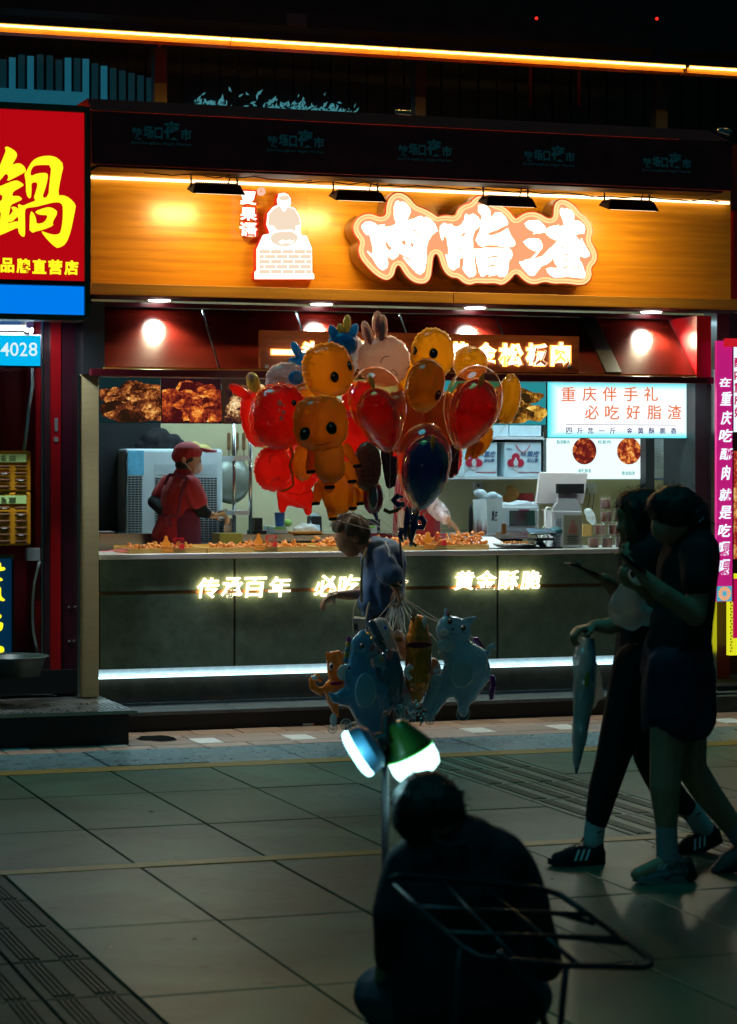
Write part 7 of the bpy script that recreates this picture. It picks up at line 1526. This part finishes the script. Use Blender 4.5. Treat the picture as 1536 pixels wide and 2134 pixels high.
dot(dog, 656, 1412, 8, 5, Yp-.02, pw, 'tail_tip'); wheel(dog, 692, 1518, 10, Yp-.07); wheel(dog, 720, 1510, 12, Yp-.1)
long_, o = pet('tall glossy orange balloon with a dark red collar, in the middle of the low bunch', 873, 1370, Yp-.02, [(872, 1300, 872, 1330, 19, 27), (872, 1335, 872, 1420, 29, 28), (870, 1420, 868, 1455, 26, 12)], foilm('pet_copper', (.85,.26,.01), .08, .14, .45), sy=.8)
dot(long_, 873, 1344, 30, 7, Yp-.095, pbr('collar_dark', (.16,.006,.02), .4), 'collar'); dot(long_, 885, 1296, 5, 14, Yp-.06, pw, 'white_patch')
MB().tube([P(856, 1415, Yp-.13), P(848, 1405, Yp-.13), P(847, 1395, Yp-.13), P(853, 1388, Yp-.13), P(860, 1392, Yp-.13)], .017, 8).build('curled_tail', pw, long_, smooth=True)
mb = MB(); rr = random.Random(8)
for k in range(8): c = P(866+rr.uniform(-6, 8), 1292+rr.uniform(-10, 6), Yp-.09); mb.tube([c, c+Vector((rr.uniform(-.03, .03), -.01, rr.uniform(.01, .04)))], [.006, .002], 5)
mb.build('knotted_tag', pbr('brown_knot', (.15,.07,.01), .3), long_)
uni, o = pet('white unicorn-like balloon with a blue mane beside the paper tote', 792, 1320, Yp+.05, [(792, 1308, 800, 1325, 22, 24), (805, 1340, 815, 1352, 22, 16)], pw)
limbs(uni, Yp-.0, [(775, 1300, 790, 1330, 9, 10), (788, 1330, 798, 1350, 12, 8)], pn, 'mane'); dot(uni, 796, 1340, 4, 5, Yp-.03, eyeb); dot(uni, 803, 1308, 4, 4, Yp-.05, pbr('star_blue', (.05,.15,.6), .4), 'star'); dot(uni, 812, 1365, 8, 12, Yp-.03, pbr('pink_patch', (.45,.18,.2), .4), 'pink_patch')
nav, o = pet('dark navy balloon body between the dinosaur and the tall orange one', 812, 1410, Yp+.0, [(812, 1372, 812, 1400, 22, 30), (812, 1405, 812, 1450, 32, 28), (805, 1455, 800, 1490, 22, 12), (825, 1455, 835, 1485, 18, 10), (790, 1390, 788, 1420, 14, 20)], pn)
dot(nav, 790, 1378, 12, 14, Yp-.07, pb1, 'snout'); dot(nav, 795, 1374, 5, 5, Yp-.09, pbr('ear_gold', (.4,.28,.06), .4), 'ear_patch')
ex1, o = pet('pale blue balloon body with a pink patch low in the middle of the bunch', 845, 1450, Yp+.06, [(842, 1425, 845, 1455, 18, 20), (838, 1460, 832, 1485, 12, 8), (852, 1460, 856, 1482, 10, 7)], pb1); dot(ex1, 842, 1440, 9, 7, Yp-.01, pbr('patch_rose', (.55,.2,.25), .4), 'patch')
ex2, o = pet('navy balloon head with a pale ear between the tote bag and the dinosaur', 775, 1345, Yp+.08, [(772, 1338, 780, 1352, 18, 18), (768, 1325, 762, 1312, 7, 3)], pn); dot(ex2, 779, 1340, 5, 6, Yp+.02, pw, 'eye_patch'); dot(ex2, 780, 1340, 2.5, 3.5, Yp+.01, eyeb)
ex3, o = pet('small brown dog balloon peering out under the cat\'s chin', 905, 1405, Yp+.05, [(902, 1385, 906, 1395, 15, 15), (906, 1410, 908, 1435, 17, 14), (892, 1378, 888, 1388, 6, 4)], foilm('pet_brown', (.45,.20,.08), .2)); dot(ex3, 898, 1388, 2.5, 3, Yp-.01, eyeb); dot(ex3, 908, 1398, 7, 5, Yp-.005, pw, 'muzzle')
sm, o = pet('small pale orange-patched balloon tucked behind the tall orange one', 832, 1330, Yp+.1, [(828, 1328, 836, 1338, 16, 16), (838, 1345, 842, 1365, 13, 10)], foilm('pet_peach', (.60,.40,.30), .2)); dot(sm, 832, 1332, 8, 6, Yp+.03, pbr('patch_orange', (.6,.2,.04), .4), 'patch')
pur, o = pet('violet balloon tail curling out to the right under the cat\'s tail', 1015, 1430, Yp+.1, [(1000, 1430, 1012, 1412, 10, 8), (1012, 1412, 1026, 1412, 7, 6), (1026, 1415, 1028, 1432, 6, 7), (1026, 1435, 1024, 1455, 7, 5)], foilm('pet_violet', (.16,.01,.22), .15, .12, .6))
pu2, o = pet('violet crested balloon back behind the cat\'s neck', 1000, 1350, Yp+.12, [(992, 1335, 1003, 1350, 8, 7), (1003, 1350, 1003, 1372, 7, 5)], foilm('pet_violet2', (.14,.01,.16), .15, .12, .6))
cl_ = MB(); rr = random.Random(12)
for k in range(26):
    c = P(rr.uniform(830, 885), rr.uniform(1462, 1505), Yp-.08+rr.uniform(-.05, .08)); r = rr.uniform(.006, .018)
    cl_.tube([c+Vector((r*math.cos(a*.7854), 0, r*math.sin(a*.7854))) for a in range(8)], .0025, 4, closed=True); cl_.tube([c, c+Vector((rr.uniform(-.04, .04), 0, rr.uniform(-.04, .04)))], .006, 5, flat=.4)
tag(cl_.build('silver_weights', pbr('silver_foil', (.35,.50,.55), .15, metal=.8)), 'tangle of silver foil weights and clips under the low balloons', 'weights', kind='stuff')
st_ = MB(); rr = random.Random(14)
for k in range(14): a = Vector(HN)+Vector((rr.uniform(-.02, .02), rr.uniform(-.01, .01), 0)); e_ = P(rr.uniform(800, 870), rr.uniform(1305, 1345), Yp+rr.uniform(0, .1)); m_ = a.lerp(e_, .5)+Vector((rr.uniform(-.03, .03), 0, rr.uniform(-.03, .01))); st_.tube([a, m_, e_], .0028, 5)
tag(st_.build('string_bundle', pbr('white_string', (.62,.72,.72), .5)), 'bundle of white strings falling from the man\'s near hand to the low balloons', 'strings', kind='stuff')
# low balloons' cloud: a loop of string round the wrist
tag(MB().tube([P(829+11*math.cos(a*.5236), 1244+12*math.sin(a*.5236), 13.77) for a in range(12)], .004, 6, closed=True).build('string_loop', pbr('tan_loop', (.35,.25,.14), .6)), 'tan loop of string hanging round the man\'s near hand', 'loop')

# ================================================================ FOREGROUND
YP_ = 6.35
pole = thing('lamp_pole', 'thin black pole of a street vendor carrying two lit camping lamps', 'pole', G(803, 2225))
pz = P(803, 1490, YP_); MB().tube([(pz.x, YP_, 0), (pz.x, YP_, pz.z)], .0105, 12).build('tube', M['black'], pole, smooth=True)
MB().lathe((pz.x, YP_, 0), [(.16, 0), (.16, .015), (.03, .03)], 24).build('base_plate', M['black'], pole); MB().cap((pz.x, YP_, P(1, 1580, YP_).z), (pz.x, YP_, P(1, 1605, YP_).z), .015).build('clamp', M['black'], pole, smooth=True)
def lampdir(a, b, Y0, Y1): return (P(b[0], b[1], Y1)-P(a[0], a[1], Y0)).normalized()
# left lamp: flat round light seen on edge
ll = thing('camping_lamp', 'flat round lamp tilted on the pole, its bright face seen edge-on at the left', 'lamp', P(755, 1565, YP_))
c = P(752, 1567, YP_-.02); ax = (-.82*Vector((C,-S,0))+.02*Vector((S,C,0))+Vector((0,0,-.52))).normalized()
def disclamp(c, ax, prof, name, mat, par, n=36, sx=1):
    u = ax.orthogonal().normalized(); w = ax.cross(u); v = []
    for r, h in prof:
        for k in range(n): t = 2*math.pi*k/n; v.append(c+ax*h+r*(math.cos(t)*u+math.sin(t)*w))
    f = [(i*n+k, i*n+(k+1) % n, (i+1)*n+(k+1) % n, (i+1)*n+k) for i in range(len(prof)-1) for k in range(n)]+[tuple(range(n-1, -1, -1)), tuple((len(prof)-1)*n+k for k in range(n))]
    return link(name, fixn(MB().add(v, f).mesh(name)), mat, par, smooth=False)
disclamp(c, ax, [(.070, .0), (.073, .008), (.070, .018), (.055, .024)], 'diffuser', glow('lamp_cool', (.42,.93,1), 5), ll); disclamp(c, ax, [(.045, -.05), (.068, -.035), (.073, -.001)], 'housing', pbr('lamp_blue', (.03,.13,.22), .4), ll)
disclamp(P(772, 1560, YP_), ax, [(.02, -.06), (.03, -.03)], 'mount', M['black'], ll)
# right lamp: bulb with green skirt
rl = thing('camping_lamp', 'bulb-shaped lamp with a green upper shell hanging from the right of the pole', 'lamp', P(868, 1575, YP_))
t0 = P(838, 1535, YP_); t1_ = P(876, 1612, YP_-.01); ax = (t1_-t0).normalized(); Ln = (t1_-t0).length
disclamp(t0, ax, [(.022, -.045), (.034, -.03), (.048, -.005), (.068, .035), (.070, Ln*.42)], 'green_shell', pbr('lamp_green', (.02,.10,.012), .35, coat=.3), rl)
disclamp(t0, ax, [(.071, Ln*.42+.001), (.072, Ln*.45)], 'green_ring', glow('ring_green', (.05,1,.02), .9), rl)
disclamp(t0, ax, [(.070, Ln*.45+.001), (.071, Ln*.75), (.064, Ln*.93), (.045, Ln*1.02), (.02, Ln*1.05)], 'globe', glow('lamp_globe', (.55,1,.97), 4), rl)
MB().tube([P(812, 1512, YP_), P(822, 1506, YP_), P(834, 1518, YP_)], .008, 8).build('hook', M['black'], rl); MB().tube([t0, P(836, 1520, YP_), P(803, 1525, YP_)], .006, 8).build('arm', M['black'], rl)
for q, en in ((P(735, 1575, YP_-.1), 2.2), (P(880, 1625, YP_-.03), 2.0)):
    l = bpy.data.lights.new('lamp_light', 'POINT'); l.energy = en; l.color = (.45,.93,1); l.shadow_soft_size = .06; lo = bpy.data.objects.new('lamp_light', l); col.objects.link(lo); lo.location = q; lo.parent = rl; lo.matrix_parent_inverse = Matrix.Translation(-rl.location)
# seated vendor, seen from behind
YV = 6.0; CF = Vector((S, C, 0)); CR = Vector((C, -S, 0))
vd = thing('person', 'hunched street vendor in dark clothes sitting with his back to us below the lamps', 'person', G(950, 2290))
p = lambda x, y, dy=0: P(x, y, YV+dy)
b = MB(); b.ell(p(893, 1685), (.088, .10, .098)); b.ell(p(905, 1712), (.082, .09, .07)); b.ell(p(958, 1700, .01), (.022, .02, .035)); b.cap(p(925, 1735), p(945, 1770), .065, .075)
b.cap(p(950, 1850), p(965, 2060), .10, .11); limb(b, [p(845, 1810), p(822, 1980, .05), p(800, 2060, .25)], [.06, .05, .03]); limb(b, [p(1075, 1810), p(1125, 1960, .05), p(1060, 2060, .28)], [.06, .05, .03])
hand(b, p(802, 2060, .25), (.3, .8, -.2), (0, 0, -1), curl=.7); hand(b, p(1062, 2060, .28), (-.3, .8, -.2), (0, 0, -1), side=-1, curl=.7)
g0 = G(950, 2290).z
for sx_, x0_, xk, in ((-1, 900, 830), (1, 1010, 1080)):
    hp_ = P(x0_, 2080, YV); kn = hp_+CR*sx_*.13+CF*.34+Vector((0,0,-.07)); an = Vector((kn.x, kn.y, .07))+CF*.05; limb(b, [hp_, kn, an, an+CF*.12+Vector((0,0,-.03))], [.085, .06, .04, .035])
blob('body', b, M['skin2'], vd, vox=.0085)
b = MB(); b.cap(p(900, 1785), p(1030, 1795), .085, .095, sy=1.2); b.cap(p(950, 1790), p(960, 1850), .13, .16, sx=1.05); b.cap(p(935, 1870), p(942, 2080), .16, .175, sy=.8, sx=1.0)
b.cap(p(1025, 1840), p(1040, 2080), .10, .11); b.cap(p(845, 1800), p(826, 1900), .062, .066); b.cap(p(826, 1900), p(818, 1990, .05), .066, .055); b.cap(p(1060, 1803), p(1098, 1890), .070, .068); b.cap(p(1098, 1890), p(1140, 2010, .05), .066, .055); b.cap(p(930, 1765), p(945, 1775), .085, .09)
blob('dark_shirt', b, pbr('vendor_shirt', (.010,.012,.018), .85, var=.3, bump=.4), vd, vox=.011, smooth=3, fold=.014, fscale=6)
b = MB(); b.ell(p(890, 1680), (.100, .108, .094)); b.ell(p(880, 1700), (.085, .09, .075)); blob('hair', b, M['hair'], vd, vox=.008, fold=.008, fscale=20)
wisps('loose_hairs', vd, p(890, 1682), (.104, .11, .098), 220, .025, M['hair'], 8, -.5)
MB().tube([p(905, 1752, -.10), p(935, 1765, -.16), p(965, 1760, -.12), p(985, 1748, -.02)], .008, 8).build('collar', M['blackc'], vd, smooth=True)
b = MB()
for sx_, x0_ in ((-1, 900), (1, 1010)):
    hp_ = P(x0_, 2080, YV); kn = hp_+CR*sx_*.13+CF*.34+Vector((0,0,-.07)); an = Vector((kn.x, kn.y, .1))+CF*.05; limb(b, [hp_, kn, an], [.11, .085, .06])
blob('jeans', b, pbr('vendor_jeans', (.02,.045,.07), .8, var=.2), vd, vox=.011, fold=.01)
b = MB(); sl = MB()
for sx_, x0_ in ((-1, 900), (1, 1010)):
    hp_ = P(x0_, 2080, YV); a_ = hp_+CR*sx_*.13+CF*.38; a_.z = 0; shoe(b, sl, a_, a_+CF*.26, a_+CF*.04+Vector((0, 0, .09)))
blob('shoes', b, M['black'], vd, vox=.009); sl.build('soles', M['dark'], vd)
stl = thing('stool', 'low folding stool under the hunched vendor', 'stool', (p(960, 2080).x, YV, 0)); zz_ = p(960, 2080).z-.17; xx_ = p(960, 2080).x
MB().box(xx_-.17, xx_+.17, YV-.14, YV+.14, zz_-.03, zz_).build('seat', M['black'], stl, bevel=.006)
for a_ in (-.14, .14):
    for b2 in (-.11, .11): MB().tube([(xx_+a_, YV+b2, zz_-.03), (xx_+a_*1.1, YV-b2*1.1, 0)], .01, 8).build('leg', M['steel'], stl)
# folding trolley leaning in front
YT = 5.35
tr = thing('folding_trolley', 'folded tubular trolley frame with cross bars leaning in the foreground', 'trolley', G(1100, 2500)); tm = pbr('trolley_tube', (.018,.026,.032), .35, metal=.4, var=.2)
p = lambda x, y, dy=0: P(x, y, YT+dy)
def rail(pts, r, nm): MB().tube(pts, r, 10).build(nm, tm, tr, smooth=True)
rail([p(810, 1832, .35), p(830, 1826, .38), p(980, 1836, .45), p(1130, 1852, .5), p(1170, 1866, .48), p(1235, 1912, .36), p(1300, 1958, .2), p(1355, 1998, .02), p(1358, 2010, 0), p(1340, 2016, 0), p(1180, 2012, 0), p(1000, 1996, 0), p(960, 1972, .05), p(880, 1900, .2), p(818, 1845, .33)], .0085, 'outer_frame')
for a_, b2 in (((1150, 1900, .4), (1240, 1925, .33)), ((1150, 1950, .2), (1305, 1966, .15)), ((1010, 1850, .45), (1205, 2010, .02)), ((920, 1835, .42), (1080, 2004, .01)), ((870, 1892, .24), (1230, 1906, .36)), ((930, 1945, .1), (1290, 1955, .2))): rail([p(*a_), p(*b2)], .007, 'cross_bar')
rail([p(1040, 1985, -.02), p(1060, 2010, -.02), p(1120, 2070, -.03), p(1150, 2200, 0)], .010, 'handle_tube'); rail([p(1180, 2012, 0), Vector((p(1180, 2012).x-.02, YT+.05, .02))], .009, 'leg'); rail([p(960, 1975, .05), Vector((p(960, 1975).x, YT+.1, .02))], .009, 'leg')
# litter
lt = thing('litter', 'small crushed red and white packet lying near the shop step', 'litter', G(642, 1512)); c = G(642, 1512)
MB().box(c.x-.035, c.x+.03, c.y-.02, c.y+.02, .002, .014).build('packet', M['mask'], lt); MB().box(c.x+.031, c.x+.042, c.y-.02, c.y+.02, .002, .014).build('red_end', M['redc'], lt)
rr = random.Random(30)
lv_ = MB()
for k in range(26):
    px, py = rr.choice([(rr.uniform(0, 1500), rr.uniform(1500, 1620)), (rr.uniform(0, 1400), rr.uniform(1600, 2040))]); c = G(px, py); 
    if c.y > 14.4: continue
    r = rr.uniform(.006, .016); t = rr.uniform(0, 3); lv_.add([c+Vector((r*math.cos(t), r*math.sin(t), .004)), c+Vector((-r*math.sin(t)*.5, r*math.cos(t)*.5, .009)), c+Vector((-r*math.cos(t), -r*math.sin(t), .004)), c+Vector((r*math.sin(t)*.5, -r*math.cos(t)*.5, .006))], [(0,1,2,3)])
tag(lv_.build('ground_scraps', pbr('scraps', (.25,.22,.16), .6, var=.4, vs=30)), 'tiny scraps and dust flecks strewn over the paving', 'scraps', kind='stuff')

bpy.data.scenes.remove(_ws)
